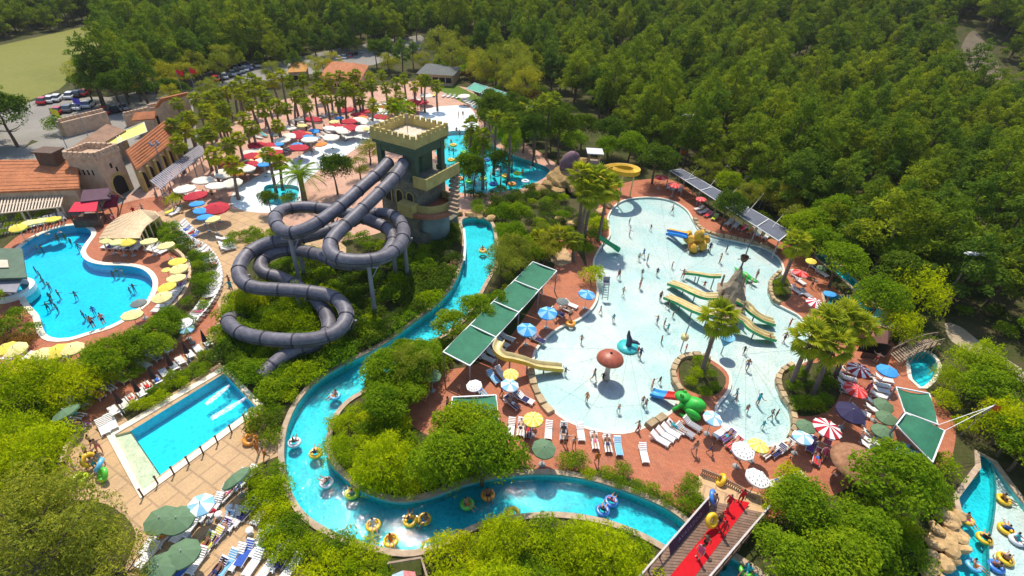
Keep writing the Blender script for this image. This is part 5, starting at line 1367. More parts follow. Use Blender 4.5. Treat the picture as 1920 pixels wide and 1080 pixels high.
bq = [p + nn * .45 + Vector((0, 0, .05)), q_ + nn * .45 + Vector((0, 0, .05)), q_ + nn * .1 + Vector((0, 0, .93)), p + nn * .1 + Vector((0, 0, .93))]; bn = (bq[1] - bq[0]).cross(bq[3] - bq[0]).normalized(); bn = bn if bn.z > 0 else -bn
mb = MB(); mb.add(bq + [v - bn * .04 for v in bq], [(0, 1, 2, 3), (7, 6, 5, 4), (0, 4, 5, 1), (1, 5, 6, 2), (2, 6, 7, 3), (3, 7, 4, 0)])
ban = mb.build('banner', BAN, bd)
cu = bpy.data.curves.new('banner_lettering', 'FONT'); cu.body = 'AVASADOO'; cu.size = .5; cu.align_x = 'CENTER'; cu.align_y = 'CENTER'; cu.extrude = .004; cu.space_character = 1.25
tmp = bpy.data.objects.new('banner_lettering', cu); COL.objects.link(tmp)
bpy.context.view_layer.update()
tme = bpy.data.meshes.new_from_object(tmp.evaluated_get(bpy.context.evaluated_depsgraph_get())); bpy.data.objects.remove(tmp)
tme.materials.clear(); tme.materials.append(M('lilac_lettering', (.26, .21, .31), .7, .3, 6))
tx = bpy.data.objects.new('lettering', tme); COL.objects.link(tx); tx.parent = ban
mid = sum(bq, Vector()) / 4 + bn * .012; xa = -d; ya = bn.cross(xa)
if ya.z < 0: xa = d; ya = bn.cross(xa)
tx.matrix_local = Matrix.Translation(mid) @ Matrix((xa, ya, bn)).transposed().to_4x4()
# ramp to the deck
rp = [at(1292, 925, .02), at(1322, 888, .02), at(1440, 945, .02)]
mb = MB(); r0, r1, r2, r3 = at(1285, 930, .03), at(1312, 890, .03), br0 - Vector((0, 0, .05)), bl0 - Vector((0, 0, .05))
r1b = at(1425, 925, .03)
mb.add([rel(bd, x) for x in (r0, r1, r1b, r2, r3)], [(0, 1, 2, 3, 4)]); mb.build('ramp', SAND, bd)
# lattice fence at the head of the bridge
lf = empty('lattice_fence', at(1312, 895)); tag(lf, 'brown lattice fence at the head of the carpeted bridge', 'fence')
fpts = [at(1312, 892), at(1345, 905), at(1380, 924), at(1412, 946)]
for a, b in zip(fpts, fpts[1:]):
    a, b = rel(lf, a), rel(lf, b)
    for z in (.1, .95): mb = MB(); mb.bar(a + Vector((0, 0, z)), b + Vector((0, 0, z)), .08); mb.build('rail', TIMBER_L, lf)
    for k in range(9):
        u, v = a.lerp(b, k / 9), a.lerp(b, (k + 1) / 9)
        mb = MB(); mb.bar(u + Vector((0, 0, .1)), v + Vector((0, 0, .95)), .05); mb.bar(v + Vector((0, 0, .1)), u + Vector((0, 0, .95)), .05); mb.build('lattice_slat', TIMBER_L, lf)
# small slatted footbridge by the small pool
sfb = empty('slatted_footbridge', at(1720, 655)); tag(sfb, 'small slatted wooden footbridge beside the small pool', 'bridge')
A, B, C_, D_ = at(1668, 664, .9), at(1752, 634, 1.2), at(1764, 646, 1.2), at(1686, 682, .9)
for k in range(22):
    t = (k + .5) / 22; a, b = rel(sfb, A.lerp(B, t)), rel(sfb, D_.lerp(C_, t)); z = Vector((0, 0, .5 * math.sin(t * 3.14)))
    mb = MB(); mb.bar(a + z, b + z, .2, .06); mb.build('plank', TIMBER_L, sfb)
for p, q_ in ((A, B), (D_, C_)):
    p, q_ = rel(sfb, p), rel(sfb, q_)
    for k in range(7):
        t = k / 6; e = p.lerp(q_, t) + Vector((0, 0, .5 * math.sin(t * 3.14))); mb = MB(); mb.bar((e.x, e.y, 0), e + Vector((0, 0, .8)), .09); mb.build('rail_post', TIMBER_L, sfb)
    mb = MB(); mb.tube([p.lerp(q_, t) + Vector((0, 0, .85 + .5 * math.sin(t * 3.14))) for t in np.linspace(0, 1, 8)], .05, 5); mb.build('handrail', TIMBER_L, sfb)
hip_roof('brown_hut', [at(1628, 640, 2.4), at(1664, 645, 2.4), at(1672, 622, 2.4), at(1640, 616, 2.4)], .9, 'small brown-roofed hut by the slatted footbridge', M('red_brown_roof', (.22, .10, .07), .85, .2, 2), TIMBER)

# ------------------------------------------------------------------ rocks
def rock_mesh(seed, flat=.7):
    rs = np.random.RandomState(seed); bm = bmesh.new(); bmesh.ops.create_icosphere(bm, subdivisions=2, radius=1.0)
    dirs = rs.normal(size=(9, 3)); dirs /= np.linalg.norm(dirs, axis=1)[:, None]; cut = rs.uniform(.55, .85, 9)
    for v in bm.verts:
        c = np.array(v.co)
        for d, k in zip(dirs, cut):
            e = c @ d
            if e > k: c = c - d * (e - k) * .9
        c = c * (1 + rs.uniform(-.06, .06)); v.co = (c[0], c[1], c[2] * flat)
    me = bpy.data.meshes.new('boulder'); bm.to_mesh(me); bm.free()
    return me
ROCKM = M('tan_rock', (.58, .38, .17), .9, .3, 1.2, .7, 4, fine=(4.0, .35))
ROCKG = M('grey_brown_rock', (.26, .20, .14), .9, .3, 1.2, .7, 4, fine=(4.0, .35))
ROCKS = [rock_mesh(i) for i in range(6)]; ROCKSG = [m.copy() for m in ROCKS]
for m in ROCKS: m.materials.append(ROCKM)
for m in ROCKSG: m.materials.append(ROCKG)
ROCKSB = [m.copy() for m in ROCKS]
for m in ROCKSB: m.materials[0] = M('ochre_brown_rock', (.40, .26, .10), .9, .35, .8, .8, 3, fine=(3.0, .4))
def rocks(name, items, label, meshes=ROCKS, cat='rocks'):
    o = empty(name, at(items[0][0], items[0][1])); rs = np.random.RandomState(len(items))
    for k, (x, y, z, s) in enumerate(items):
        p = rel(o, at(x, y, z)); s = s if isinstance(s, tuple) else (s * rs.uniform(.8, 1.2), s * rs.uniform(.8, 1.2), s * rs.uniform(.7, 1.0))
        put('boulder', meshes[k % 6], o, p, (rs.uniform(-.2, .2), rs.uniform(-.2, .2), rs.uniform(0, 6)), s)
    return tag(o, label, cat)
rocks('rock_formation', [(1778,975,.6,1.0),(1792,1000,.5,.9),(1765,1010,.5,1.0),(1782,1030,.4,.9),(1752,1020,.6,.7),(1800,1025,.3,.7),(1770,1055,.3,.9),(1745,1075,.3,.9),(1795,965,.4,.6),(1760,1085,.2,.8),(1756,990,1.0,.6),(1770,962,.9,.6),(1784,985,.9,.55),(1748,1040,.5,.6),(1805,1005,.2,.5),(1788,1050,.2,.5),(1738,1058,.4,.6)], 'tan boulders forming an artificial rock outcrop at the resting pool')
rocks('rock_mound', [(1028,348,.8,2.2),(1046,338,1.6,2.5),(1064,328,2.4,2.6),(1080,318,3.2,2.3),(1094,306,4.0,2.0),(1048,356,.6,1.9),(1075,350,1.0,2.2),(1108,330,2.2,2.2),(1018,358,.4,1.5),(1100,350,1.0,2.0),(1005,352,.3,1.2)], 'brown artificial rock mound below the yellow slide', ROCKSB)
mb = MB(); mb.lathe([(.05, 2.4), (1.0, 2.0), (1.7, .9), (1.8, 0), (1.5, -1.2)], 14, (0, 0, 0), sx=1.0, sy=.8); p = at(1068, 306, 4.2)
o = mb.build('plum_dome', M('plum_render', (.17, .10, .12), .8, .25, 1.0, .4, 4)); o.location = p; o.rotation_euler = (.3, .2, .5); tag(o, 'smooth plum-coloured dome on the rock mound by the yellow slide', 'dome')
rocks('rock_edge', [(1108,430,.3,.9),(1090,445,.3,.8),(1072,420,.4,.9),(1128,395,.4,.9),(1140,385,.3,.8),(1050,410,.3,.8)], 'pale boulders under the palm clump by the white pool', ROCKS)
rocks('rock_edge', [(858,398,.3,.9),(880,402,.3,.8),(900,406,.3,.8),(920,410,.3,.9),(845,392,.2,.8)], 'tan boulders at the upper end of the river', ROCKS)
rocks('rock_edge', [(842,478,.3,1.0),(852,490,.3,.8),(846,500,.2,.7)], 'tan boulders between the tower foot and the river', ROCKS)
# kerb stones round the white pool
KERB = M('tan_kerb_stone', (.47, .35, .20), .85, .25, 1.5, .5, 6, objvar=.3)
_k = MB(); _k.box((0, 0, .22), (.98, .62, .44), 0, 0, .86); KST = _k.mesh('kerb_stone', KERB)
def kerb(pts, label, sc=1.0, step=1.0):
    w = resample([Vector((p.x, p.y, 0)) for p in crom(px(pts), .3, False)], step * sc); o = empty('stone_kerb', w[0]); rs = np.random.RandomState(4)
    for a, b in zip(w, w[1:]):
        c = rel(o, (a + b) / 2); d = b - a
        put('kerb_stone', KST, o, (c.x, c.y, -.03), (0, 0, math.atan2(d.y, d.x) + rs.uniform(-.05, .05)), (sc * .97, sc * rs.uniform(.85, 1.1), rs.uniform(.8, 1.25)))
    return tag(o, label, 'kerb')
kerb([(994, 690), (998, 715), (1008, 742), (1026, 770), (1040, 782)], 'row of tan kerb stones along the left rim of the white pool', 1.3)
kerb([(1212, 803), (1236, 788), (1262, 770)], 'short row of tan kerb stones beside the frog slide', 1.3)
kerb([(1276, 737), (1264, 715), (1263, 692), (1277, 672), (1312, 668), (1346, 684)], 'curved row of tan kerb stones round the palm island', 1.0)
kerb([(1486, 686), (1466, 696), (1458, 716), (1468, 744), (1484, 770), (1489, 800), (1478, 828)], 'curved row of tan kerb stones under the palm clump', .9)
kerb([(1462, 512), (1447, 524), (1443, 546), (1452, 566), (1470, 574)], 'small curved row of kerb stones round the round planter', .8)
kerb([(1302, 412), (1314, 430), (1346, 443), (1392, 452), (1432, 462), (1457, 477)], 'row of kerb stones along the far rim of the white pool', 1.0)

# ------------------------------------------------------------------ things to play on in the white pool
def trough(mb, path, w, h, mi_in=0, mi_out=1, lanes=1):
    """an open slide trough along a path: floor, raised side walls with thickness"""
    path = [Vector(p) for p in path]; n = len(path); prof = []
    for l in range(lanes):
        x0 = (l - lanes / 2) * w
        prof += [(x0, h), (x0 + .09, h), (x0 + .14, .08), (x0 + w * .5, 0), (x0 + w - .14, .08), (x0 + w - .09, h), (x0 + w, h)]
    under = [(lanes * w / 2, -.12), (-lanes * w / 2, -.12)]
    m = len(prof) + 2; vs = []
    for i, p in enumerate(path):
        d = (path[min(i + 1, n - 1)] - path[max(i - 1, 0)]); d.z *= .5; d.normalize(); r = d.cross(Vector((0, 0, 1))).normalized()
        for (x, z) in prof + under: vs.append(p + r * x + Vector((0, 0, z)))
    ins, outs = [], []
    for i in range(n - 1):
        for k in range(m):
            f = (i * m + k, i * m + (k + 1) % m, (i + 1) * m + (k + 1) % m, (i + 1) * m + k)
            (outs if k >= len(prof) - 1 else ins).append(f)
    mb.add(vs, ins, mi_in, True); mb.add(vs, outs, mi_out, False)
def slide(name, pts, w, h, label, mats, lanes=1, posts=True, cat='slide', parent=None):
    P = resample(crom3([at(x, y, z) for x, y, z in pts], .2), .25)
    o = parent or empty(name, (P[0].x, P[0].y, 0)); L = [rel(o, p) for p in P]
    mb = MB(); trough(mb, L, w, h, 0, 1, lanes); mb.build('slide_trough', mats, o)
    if posts:
        for k in range(3, len(L) - 4, 8):
            if L[k].z > .6: q = MB(); q.cyl((L[k].x, L[k].y, -.3), (L[k].x, L[k].y, L[k].z - .12), .08, n=8); q.build('support_post', STEEL, o)
    return o if parent else tag(o, label, cat)
# mushroom fountain
MUSH = M('red_brown_mushroom', (.40, .095, .045), .45, .15, 1.0, spec=.5, fine=(2.5, .25))
p = at(1137, 706); o = empty('mushroom_fountain', (p.x, p.y, 0)); tag(o, 'red-brown mushroom-shaped fountain standing in the white pool', 'fountain')
mb = MB(); mb.lathe([(.42, -.3), (.30, .3), (.24, 1.4), (.30, 2.3), (.5, 2.5)], 14); mb.build('stem', M('pale_stem', (.55, .48, .40), .6, .15, 2), o)
mb = MB(); mb.lathe([(.3, 2.42), (1.2, 2.30), (1.36, 2.42), (1.30, 2.62), (1.0, 2.92), (.55, 3.12), (.12, 3.2), (.001, 3.21)], 28); mb.build('cap', MUSH, o)
mb = MB(); mb.lathe([(.12, 3.19), (.12, 3.3), (.001, 3.32)], 10); mb.build('nozzle', DARK, o)
# frog slide
fr = empty('frog_slide', at(1286, 768)); fd = (at(1225, 738) - at(1286, 768)).normalized(); fa = math.atan2(fd.y, fd.x); fr.rotation_euler = (0, 0, fa); fr.scale = (.84,) * 3
tag(fr, 'green frog-shaped slide with a red tongue at the rim of the white pool', 'slide')
def ellip(mb, c, r, n=16, rot=None, mi=0):
    vs, fs = [], []; m = n // 2
    for i in range(m + 1):
        t = math.pi * i / m
        for k in range(n):
            a = 2 * math.pi * k / n; q = Vector((r[0] * math.sin(t) * math.cos(a), r[1] * math.sin(t) * math.sin(a), r[2] * math.cos(t)))
            if rot: q = rot @ q
            vs.append(Vector(c) + q)
    for i in range(m):
        for k in range(n): fs.append((i * n + k, (i + 1) * n + k, (i + 1) * n + (k + 1) % n, i * n + (k + 1) % n))
    mb.add(vs, fs, mi, True)
tilt = Matrix.Rotation(rad(28), 3, 'Y')
mb = MB(); ellip(mb, (-.5, 0, 1.1), (1.5, 1.0, .95), 18, tilt); ellip(mb, (.75, 0, 1.65), (.95, .78, .46), 18, Matrix.Rotation(rad(8), 3, 'Y')); mb.build('frog_body', FROGG, fr)
for s in (-1, 1):
    mb = MB(); ellip(mb, (.78, s * .40, 2.08), (.24, .2, .24), 12); e = mb.build('eye_bulge', FROGG, fr)
    mb = MB(); ellip(mb, (.92, s * .44, 2.16), (.13, .11, .14), 10); mb.build('eye', DARK, e)
    mb = MB(); ellip(mb, (-1.0, s * 1.0, .75), (.95, .42, .62), 14, Matrix.Rotation(rad(-15), 3, 'Y')); ellip(mb, (-.5, s * 1.25, .2), (.95, .28, .2), 12); mb.build('hind_leg', FROGG, fr)
    mb = MB(); mb.tube([(.4, s * .7, 1.3), (.75, s * 1.05, .7), (1.1, s * 1.0, .15)], [.3, .22, .26], 10); mb.build('fore_leg', FROGG, fr)
mb = MB(); trough(mb, [(1.0, 0, 1.4), (1.5, 0, 1.15), (2.1, 0, .85), (2.6, 0, .6)], 1.1, .3); mb.build('tongue', [REDF, REDF], fr)
mb = MB(); trough(mb, [(2.6, 0, .6), (3.1, 0, .36), (3.7, 0, .15), (4.2, 0, .1)], 1.15, .28); mb.build('slide_end', [M('light_blue_fibreglass', (.05, .33, .65), .4, .15, 1.5), BLUEF], fr)
mb = MB(); [mb.box((-2.1 - .22 * k, 0, .9 - .22 * k), (.24, .9, .08)) for k in range(4)]; mb.bar((-1.9, -.45, 1.0), (-2.9, -.45, 0), .06); mb.bar((-1.9, .45, 1.0), (-2.9, .45, 0), .06); mb.build('ladder', YELLOW, fr)
# wooden tower with five slides
mt = empty('slide_play_tower', at(1368, 575)); tag(mt, 'rustic wooden play tower with five pale yellow slides in the white pool', 'play tower')
def loc(x, y, z=0): return rel(mt, at(x, y, z))
mb = MB()
for (x, y) in ((1346, 552), (1386, 552), (1340, 600), (1384, 604)):
    a = loc(x, y); mb.cyl((a.x, a.y, -.3), (a.x, a.y, 3.0), .16, .13, 8)
mb.build('frame_posts', TIMBER_L, mt)
q = [loc(1340, 548), loc(1392, 548), loc(1388, 606), loc(1334, 602)]
mb = MB(); mb.prism([(p.x, p.y) for p in q], 1.35, 1.5, bottom=True); mb.build('lower_deck', TIMBER_L, mt)
THATCH = M('grey_brown_thatch', (.30, .24, .16), .95, .35, 3.0, .8, 16)
c = sum(q, Vector()) / 4
mb = MB(); vs = [(p.x * .92 + c.x * .08, p.y * .92 + c.y * .08, 1.5) for p in q]; ax = c + Vector((.5, .9, 5.0)); n = 4
rs_ = np.random.RandomState(8); ring = []
prof = []
for lv, (z, k) in enumerate(((1.5, .95), (2.3, .72), (3.1, .52), (3.9, .34), (4.7, .2), (5.2, .12))):
    for j in range(10):
        a = j * .628; r = (1.7 * math.cos(a), 2.0 * math.sin(a)); t = (z - 1.5) / 3.7
        prof.append((c.x + r[0] * k * rs_.uniform(.8, 1.2) + .45 * t, c.y + r[1] * k * rs_.uniform(.8, 1.2) + .9 * t, z + rs_.uniform(-.15, .15)))
mb.add(prof, [(i * 10 + j, i * 10 + (j + 1) % 10, (i + 1) * 10 + (j + 1) % 10, (i + 1) * 10 + j) for i in range(5) for j in range(10)]); mb.build('trunk_shell', THATCH, mt)
mb = MB(); mb.cyl((c.x + .45, c.y + .9, 5.0), (c.x + .7, c.y + 1.4, 8.2), .12, .05, 8); mb.bar((c.x - .2, c.y + 1.1, 6.2), (c.x + 1.3, c.y + 1.1, 6.4), .07); mb.build('mast', TIMBER, mt)
mb = MB(); mb.lathe([(.3, 0), (.5, .5), (.45, .7)], 10, (c.x + .55, c.y + 1.1, 6.0)); mb.build('crows_nest', TIMBER, mt)
mb = MB()
for k in range(6): a = loc(1352 + 4 * k, 612 + 2 * k); mb.box((a.x, a.y, 1.3 - .22 * k), (1.2, .28, .07), .1)
mb.build('steps', TIMBER_L, mt)
for pts, ln in (([(1352,518,1.9),(1330,518,1.5),(1305,514,.9),(1284,512,.35)], 1), ([(1346,556,1.9),(1322,556,1.5),(1300,548,1.2),(1278,538,.7),(1254,530,.25)], 2), ([(1342,588,1.9),(1318,586,1.5),(1296,578,1.2),(1272,566,.7),(1248,556,.25)], 2),
                ([(1380,562,1.9),(1398,572,1.5),(1412,586,1.1),(1430,598,.6),(1454,606,.25)], 2), ([(1378,592,1.9),(1396,602,1.5),(1410,616,1.1),(1430,627,.6),(1454,634,.25)], 2)):
    slide('slide', pts, .62, .26, '', [PALEY, GREENF], ln, True, parent=mt)
# yellow play ship
ys = empty('yellow_play_rock', at(1306, 462)); tag(ys, 'golden yellow sculpted play rock with a blue and yellow slide in the white pool', 'play structure')
YROCK = M('golden_yellow_render', (.56, .32, .03), .6, .3, 1.5, .8, 5)
YR = [rock_mesh(40 + i, .9) for i in range(3)]
for m in YR: m.materials.append(YROCK)
for k, (x, y, z, s) in enumerate(((1300,452,.8,1.1),(1288,446,.8,.8),(1312,448,1.4,.95),(1308,440,2.2,.7),(1318,460,.7,.9),(1300,466,.4,.8),(1322,450,1.0,.8),(1292,438,1.4,.6),(1316,436,2.6,.5))):
    pp = rel(ys, at(x, y, z)); put('sculpted_lump', YR[k % 3], ys, pp, (.2 * k, .3 * k, k), (s, s * .9, s * 1.2))
slide('slide', [(1290,440,1.7),(1276,437,1.2),(1262,434,.5),(1252,432,.2)], .6, .3, '', [YELLOW, BLUEF], 1, False, parent=ys)
slide('slide', [(1286,446,1.5),(1272,442,1.0),(1258,440,.4),(1248,438,.15)], .6, .3, '', [BLUEF, BLUEF], 1, False, parent=ys)
# other slides
slide('curved_slide', [(938,640,3.0),(932,655,2.8),(944,668,2.5),(962,672,2.2),(985,678,1.6),(1010,686,.8),(1056,691,.22)], .95, .35, 'pale yellow curved slide running from the terracotta deck into the white pool', [PALEY, YELLOW])
gs = slide('green_slide', [(1124,446,1.9),(1140,456,1.2),(1152,464,.6),(1164,472,.2)], .8, .3, 'short green slide at the upper left rim of the white pool', [GREENF, GREENF])
# green crocodile toy
cr = empty('crocodile_figure', at(1396, 520), rad(-60)); tag(cr, 'bright green crocodile figure in the white pool behind the play tower', 'figure')
mb = MB(); ellip(mb, (0, 0, .35), (1.1, .42, .38), 14); ellip(mb, (1.3, 0, .35), (.7, .28, .2), 12); mb.tube([(-.9, 0, .35), (-1.7, .2, .25), (-2.3, .6, .15)], [.3, .18, .05], 8); mb.build('body', FROGG, cr)
for sx in (-.6, .6):
    for sy in (-.45, .45): mb = MB(); mb.tube([(sx, sy * .7, .3), (sx + .1, sy * 1.4, .1), (sx + .3, sy * 1.5, -.1)], [.16, .12, .1], 7); mb.build('leg', FROGG, cr)
# splash seat group and spray post
wg = empty('spray_figure', at(1178, 648)); tag(wg, 'dark spray figure on a round turquoise base in the white pool', 'fountain')
mb = MB(); mb.lathe([(0, -.28), (1.2, -.28), (1.15, -.05), (.2, 0), (0, 0)], 20); mb.build('base', M('turquoise_tile', (.05, .45, .45), .4, .2, 2), wg)
mb = MB(); mb.tube([(0, 0, 0), (.1, .1, .6), (-.15, .2, 1.3), (-.2, .25, 1.9)], [.3, .35, .22, .1], 9); mb.tube([(.1, .1, .6), (.8, -.2, .7), (1.1, -.3, .5)], [.25, .2, .1], 7); mb.build('figure', M('dark_bronze', (.05, .06, .09), .5, .3, 3), wg)
sp_ = empty('spray_post', at(1277, 655)); tag(sp_, 'slim spray post with a yellow disc in the middle of the white pool', 'fountain')
mb = MB(); mb.tube([(0, 0, -.3), (0, 0, 2.6), (.1, .1, 3.5), (.35, .3, 3.9)], .06, 7); mb.build('post', STEEL, sp_); mb = MB(); mb.lathe([(0, 1.45), (.38, 1.5), (.42, 1.75), (.38, 2.0), (0, 2.05)], 14); mb.build('disc', PALEY, sp_)
ul = empty('inverted_spray_cone', at(1353, 660)); tag(ul, 'light blue inverted spray cone half hidden behind the palm', 'fountain')
mb = MB(); mb.cyl((0, 0, -.3), (0, 0, .8), .06); mb.build('post', STEEL, ul); mb = MB(); mb.lathe([(.05, .8), (.85, 2.2), (.8, 2.22), (.05, .95)], 16); mb.build('cone', M('light_blue_paint', (.12, .38, .55), .5, .1, 2), ul)
ld = empty('lifeguard_ladder', at(1134, 562)); tag(ld, 'grey ladder chair standing at the left rim of the white pool', 'ladder')
for s in (-.35, .35): mb = MB(); mb.bar((s, 0, 0), (s * .8, .5, 2.1), .07); mb.build('rail', STEEL, ld)
for k in range(6): t = .15 + k * .15; mb = MB(); mb.bar((-.34, .5 * t, 2.1 * t), (.34, .5 * t, 2.1 * t), .06); mb.build('rung', STEEL, ld)
mb = MB(); mb.box((0, .75, 2.0), (.8, .6, .08)); mb.box((0, 1.05, 2.4), (.8, .08, .7)); mb.build('seat', STEEL, ld)
# yellow helix by the rock mound
hx = empty('yellow_slide', at(1150, 360)); tag(hx, 'bright yellow spiral slide behind the palms beside the rock mound', 'slide')
cc = rel(hx, at(1160, 322, 4.6)); pts = [cc + Vector((2.9 * math.cos(a), 2.9 * math.sin(a), 1.0 - .38 * (a + 2.2))) for a in np.linspace(-2.2, 4.6, 40)]
mb = MB(); trough(mb, pts, 1.2, .6); mb.build('slide_trough', [YELLOW, M('deep_yellow', (.6, .33, .01), .4, .1, 2)], hx)
for k in (4, 14, 24, 34): mb = MB(); mb.cyl((pts[k].x, pts[k].y, 0), (pts[k].x, pts[k].y, pts[k].z - .15), .12); mb.build('support_post', PALEY, hx)
mb = MB(); a = rel(hx, at(1106, 350, 0)); [mb.bar((a.x + x, a.y + y, 0), (a.x + x, a.y + y, 6.4), .16) for x in (-.9, .9) for y in (-.9, .9)]; mb.box((a.x, a.y, 4.6), (2.2, 2.2, .15)); mb.build('start_platform', TIMBER_L, hx)
mb = MB(); mb.box((a.x, a.y, 6.5), (2.8, 2.8, .14)); mb.build('platform_roof', M('grey_white_roof', (.55, .55, .55), .6, .1, 2), hx)
# chute and water jets in the slide pool
FOAM = M('white_water', (.82, .86, .88), .5, .06, 4, .6, 9)
_nt = FOAM.node_tree; _tr = _nt.nodes.new('ShaderNodeBsdfTransparent'); _mx = _nt.nodes.new('ShaderNodeMixShader'); _no = _noise(_nt, 3.5, 5.0, .75, _pos(_nt))
_nt.links.new(_ramp(_nt, _no.outputs[0], [(.38, (.12,) * 3), (.62, (.95,) * 3)]), _mx.inputs[0]); _nt.links.new(_tr.outputs[0], _mx.inputs[1]); _nt.links.new(_nt.nodes['Principled BSDF'].outputs[0], _mx.inputs[2]); _nt.links.new(_mx.outputs[0], _nt.nodes['Material Output'].inputs[0])
def jet(a, b, label):
    A, B = at(*a, .25), at(*b, -.06); d = B - A; r = d.cross(Vector((0, 0, 1))).normalized(); rs = np.random.RandomState(int(a[0])); mb = MB(); n = 14; L = []
    for i in range(n + 1):
        t = i / n; w = .12 + .42 * t * (1.3 - t)
        for s in (-1, -.4, .4, 1): L.append(A.lerp(B, t) + r * s * w * rs.uniform(.75, 1.2) + Vector((0, 0, (.10 if abs(s) < .5 else -.05) * (1 - t) + .03 * rs.random() - .02)))
    mb.add(L, [(i * 4 + j, (i + 1) * 4 + j, (i + 1) * 4 + j + 1, i * 4 + j + 1) for i in range(n) for j in range(3)], 0, True)
    o = mb.build('water_jet', FOAM); return tag(o, label, 'water jet', 'water jets of the slide pool')
jet((430, 722), (386, 758), 'upper white jet of water shooting into the slide pool')
jet((462, 745), (396, 785), 'lower white jet of water shooting into the slide pool')
# low dark posts along the slide pool, each casting a thin shadow
for k, (x, y) in enumerate(((269, 932), (297, 908), (327, 890), (355, 871), (382, 852), (409, 832), (435, 812), (461, 792))):
    p = at(x, y); mb = MB(); mb.cyl((0, 0, 0), (0, 0, .95), .06, .06, 8); mb.lathe([(.09, .95), (.1, 1.02), (0, 1.06)], 8)
    o = mb.build('bollard', TIMBER, None, (p.x, p.y, .0)); tag(o, 'thin dark post, %s from the step corner along the slide pool' % ORD[k], 'post', 'dark posts along the slide pool')
# small boat cover at the bottom edge
bt = empty('covered_boat', at(752, 1092)); tag(bt, 'small covered boat with blue and red stripes under a timber frame', 'boat')
A, B, C_, D_ = [rel(bt, at(x, y, 1.0)) for x, y in ((735, 1078), (778, 1072), (790, 1110), (730, 1112))]
mb = MB(); mid = (A + B) / 2 + Vector((0, 0, .4)); mid2 = (C_ + D_) / 2 + Vector((0, 0, .4)); mb.add([A, B, mid, C_, D_, mid2], [(0, 2, 5, 4)], 0); mb.add([A, B, mid, C_, D_, mid2], [(2, 1, 3, 5)], 1); mb.add([A, B, mid], [(0, 1, 2)], 2); mb.build('cover', [M('pale_blue_cover', (.4, .55, .65), .7, .2, 3), M('red_white_cover', (.6, .2, .2), .7, .3, 4), WHITE], bt)
for p in (A, B): mb = MB(); mb.bar((p.x, p.y, -.2), p, .1); mb.build('post', TIMBER, bt)
mb = MB(); mb.bar(rel(bt, at(728, 1056, 1.2)), rel(bt, at(790, 1046, 1.2)), .14); mb.bar(rel(bt, at(790, 1046, 1.2)), rel(bt, at(806, 1100, 1.2)), .14); mb.build('timber_frame', TIMBER_L, bt)
for p in (rel(bt, at(728, 1056, 1.2)), rel(bt, at(790, 1046, 1.2)), rel(bt, at(806, 1100, 1.2))): mb = MB(); mb.bar((p.x, p.y, 0), p, .12); mb.build('frame_post', TIMBER_L, bt)

# ------------------------------------------------------------------ cars
CARC = [('white', (.75, .75, .74)), ('silver', (.42, .43, .45)), ('blue', (.03, .06, .25)), ('red', (.45, .015, .02)), ('black', (.02, .02, .022)), ('dark grey', (.12, .12, .13))]
CARM = [M('car_paint_' + n.replace(' ', '_'), c, .25, .04, 2, spec=.6) for n, c in CARC]
GLASSM = M('car_glass', (.03, .04, .05), .1, .1, 2, spec=.8); TYRE = M('tyre_rubber', (.03, .03, .03), .8, .1, 3); LIGHTM = M('headlamp', (.7, .7, .68), .2, .05, 2)
def car_body():
    mb = MB(); S = [(-2.1, .38, .72, .78), (-1.9, .3, .86, .86), (-.9, .28, .92, .88), (.3, .28, .95, .88), (1.3, .28, .92, .88), (2.0, .32, .82, .86), (2.15, .4, .7, .78)]
    vs = []
    for x, z0, z1, w in S: vs += [(x, -w, z0), (x, w, z0), (x, w, z1 - .1), (x, w * .9, z1), (x, -w * .9, z1), (x, -w, z1 - .1)]
    fs = [(i * 6 + k, i * 6 + (k + 1) % 6, (i + 1) * 6 + (k + 1) % 6, (i + 1) * 6 + k) for i in range(len(S) - 1) for k in range(6)] + [(5, 4, 3, 2, 1, 0), tuple(36 + k for k in range(6))]
    mb.add(vs, fs, 0); mb.add([(-1.2, -.62, 1.42), (.45, -.62, 1.42), (.45, .62, 1.42), (-1.2, .62, 1.42), (-1.2, -.6, 1.36), (.45, -.6, 1.36), (.45, .6, 1.36), (-1.2, .6, 1.36)], [(0, 1, 2, 3), (0, 4, 5, 1), (1, 5, 6, 2), (2, 6, 7, 3), (3, 7, 4, 0)], 0)
    return mb
_b = car_body(); CARB = [_b.mesh('car_body', m) for m in CARM]
_g = MB(); _g.add([(-1.8, -.76, .9), (1.1, -.76, .9), (1.1, .76, .9), (-1.8, .76, .9), (-1.2, -.6, 1.38), (.45, -.6, 1.38), (.45, .6, 1.38), (-1.2, .6, 1.38)], [(0, 1, 5, 4), (1, 2, 6, 5), (2, 3, 7, 6), (3, 0, 4, 7)]); CARG = _g.mesh('car_windows', GLASSM)
_w = MB(); _w.tube([(0, -.1, 0), (0, .1, 0)], [.32, .32], 12); CARW = _w.mesh('wheel', TYRE)
_h = MB(); _h.box((0, 0, 0), (.08, .34, .16)); CARL = _h.mesh('headlight', LIGHTM)
NCAR = {}
def car(x, y, rz, ci, where):
    p = at(x, y); o = empty('parked_car', (p.x, p.y, 0.01), rz); put('body', CARB[ci], o); put('windows', CARG, o)
    for wx in (-1.3, 1.3):
        for wy in (-.8, .8): put('wheel', CARW, o, (wx, wy, .32))
    for wy in (-.6, .6): put('headlight', CARL, o, (2.12, wy, .62))
    k = (CARC[ci][0], where); NCAR[k] = NCAR.get(k, 0) + 1
    tag(o, '%s car, %s of its colour from left %s' % (CARC[ci][0], ORD[NCAR[k] - 1], where), 'car', 'cars in the car park')
rs = np.random.RandomState(21)
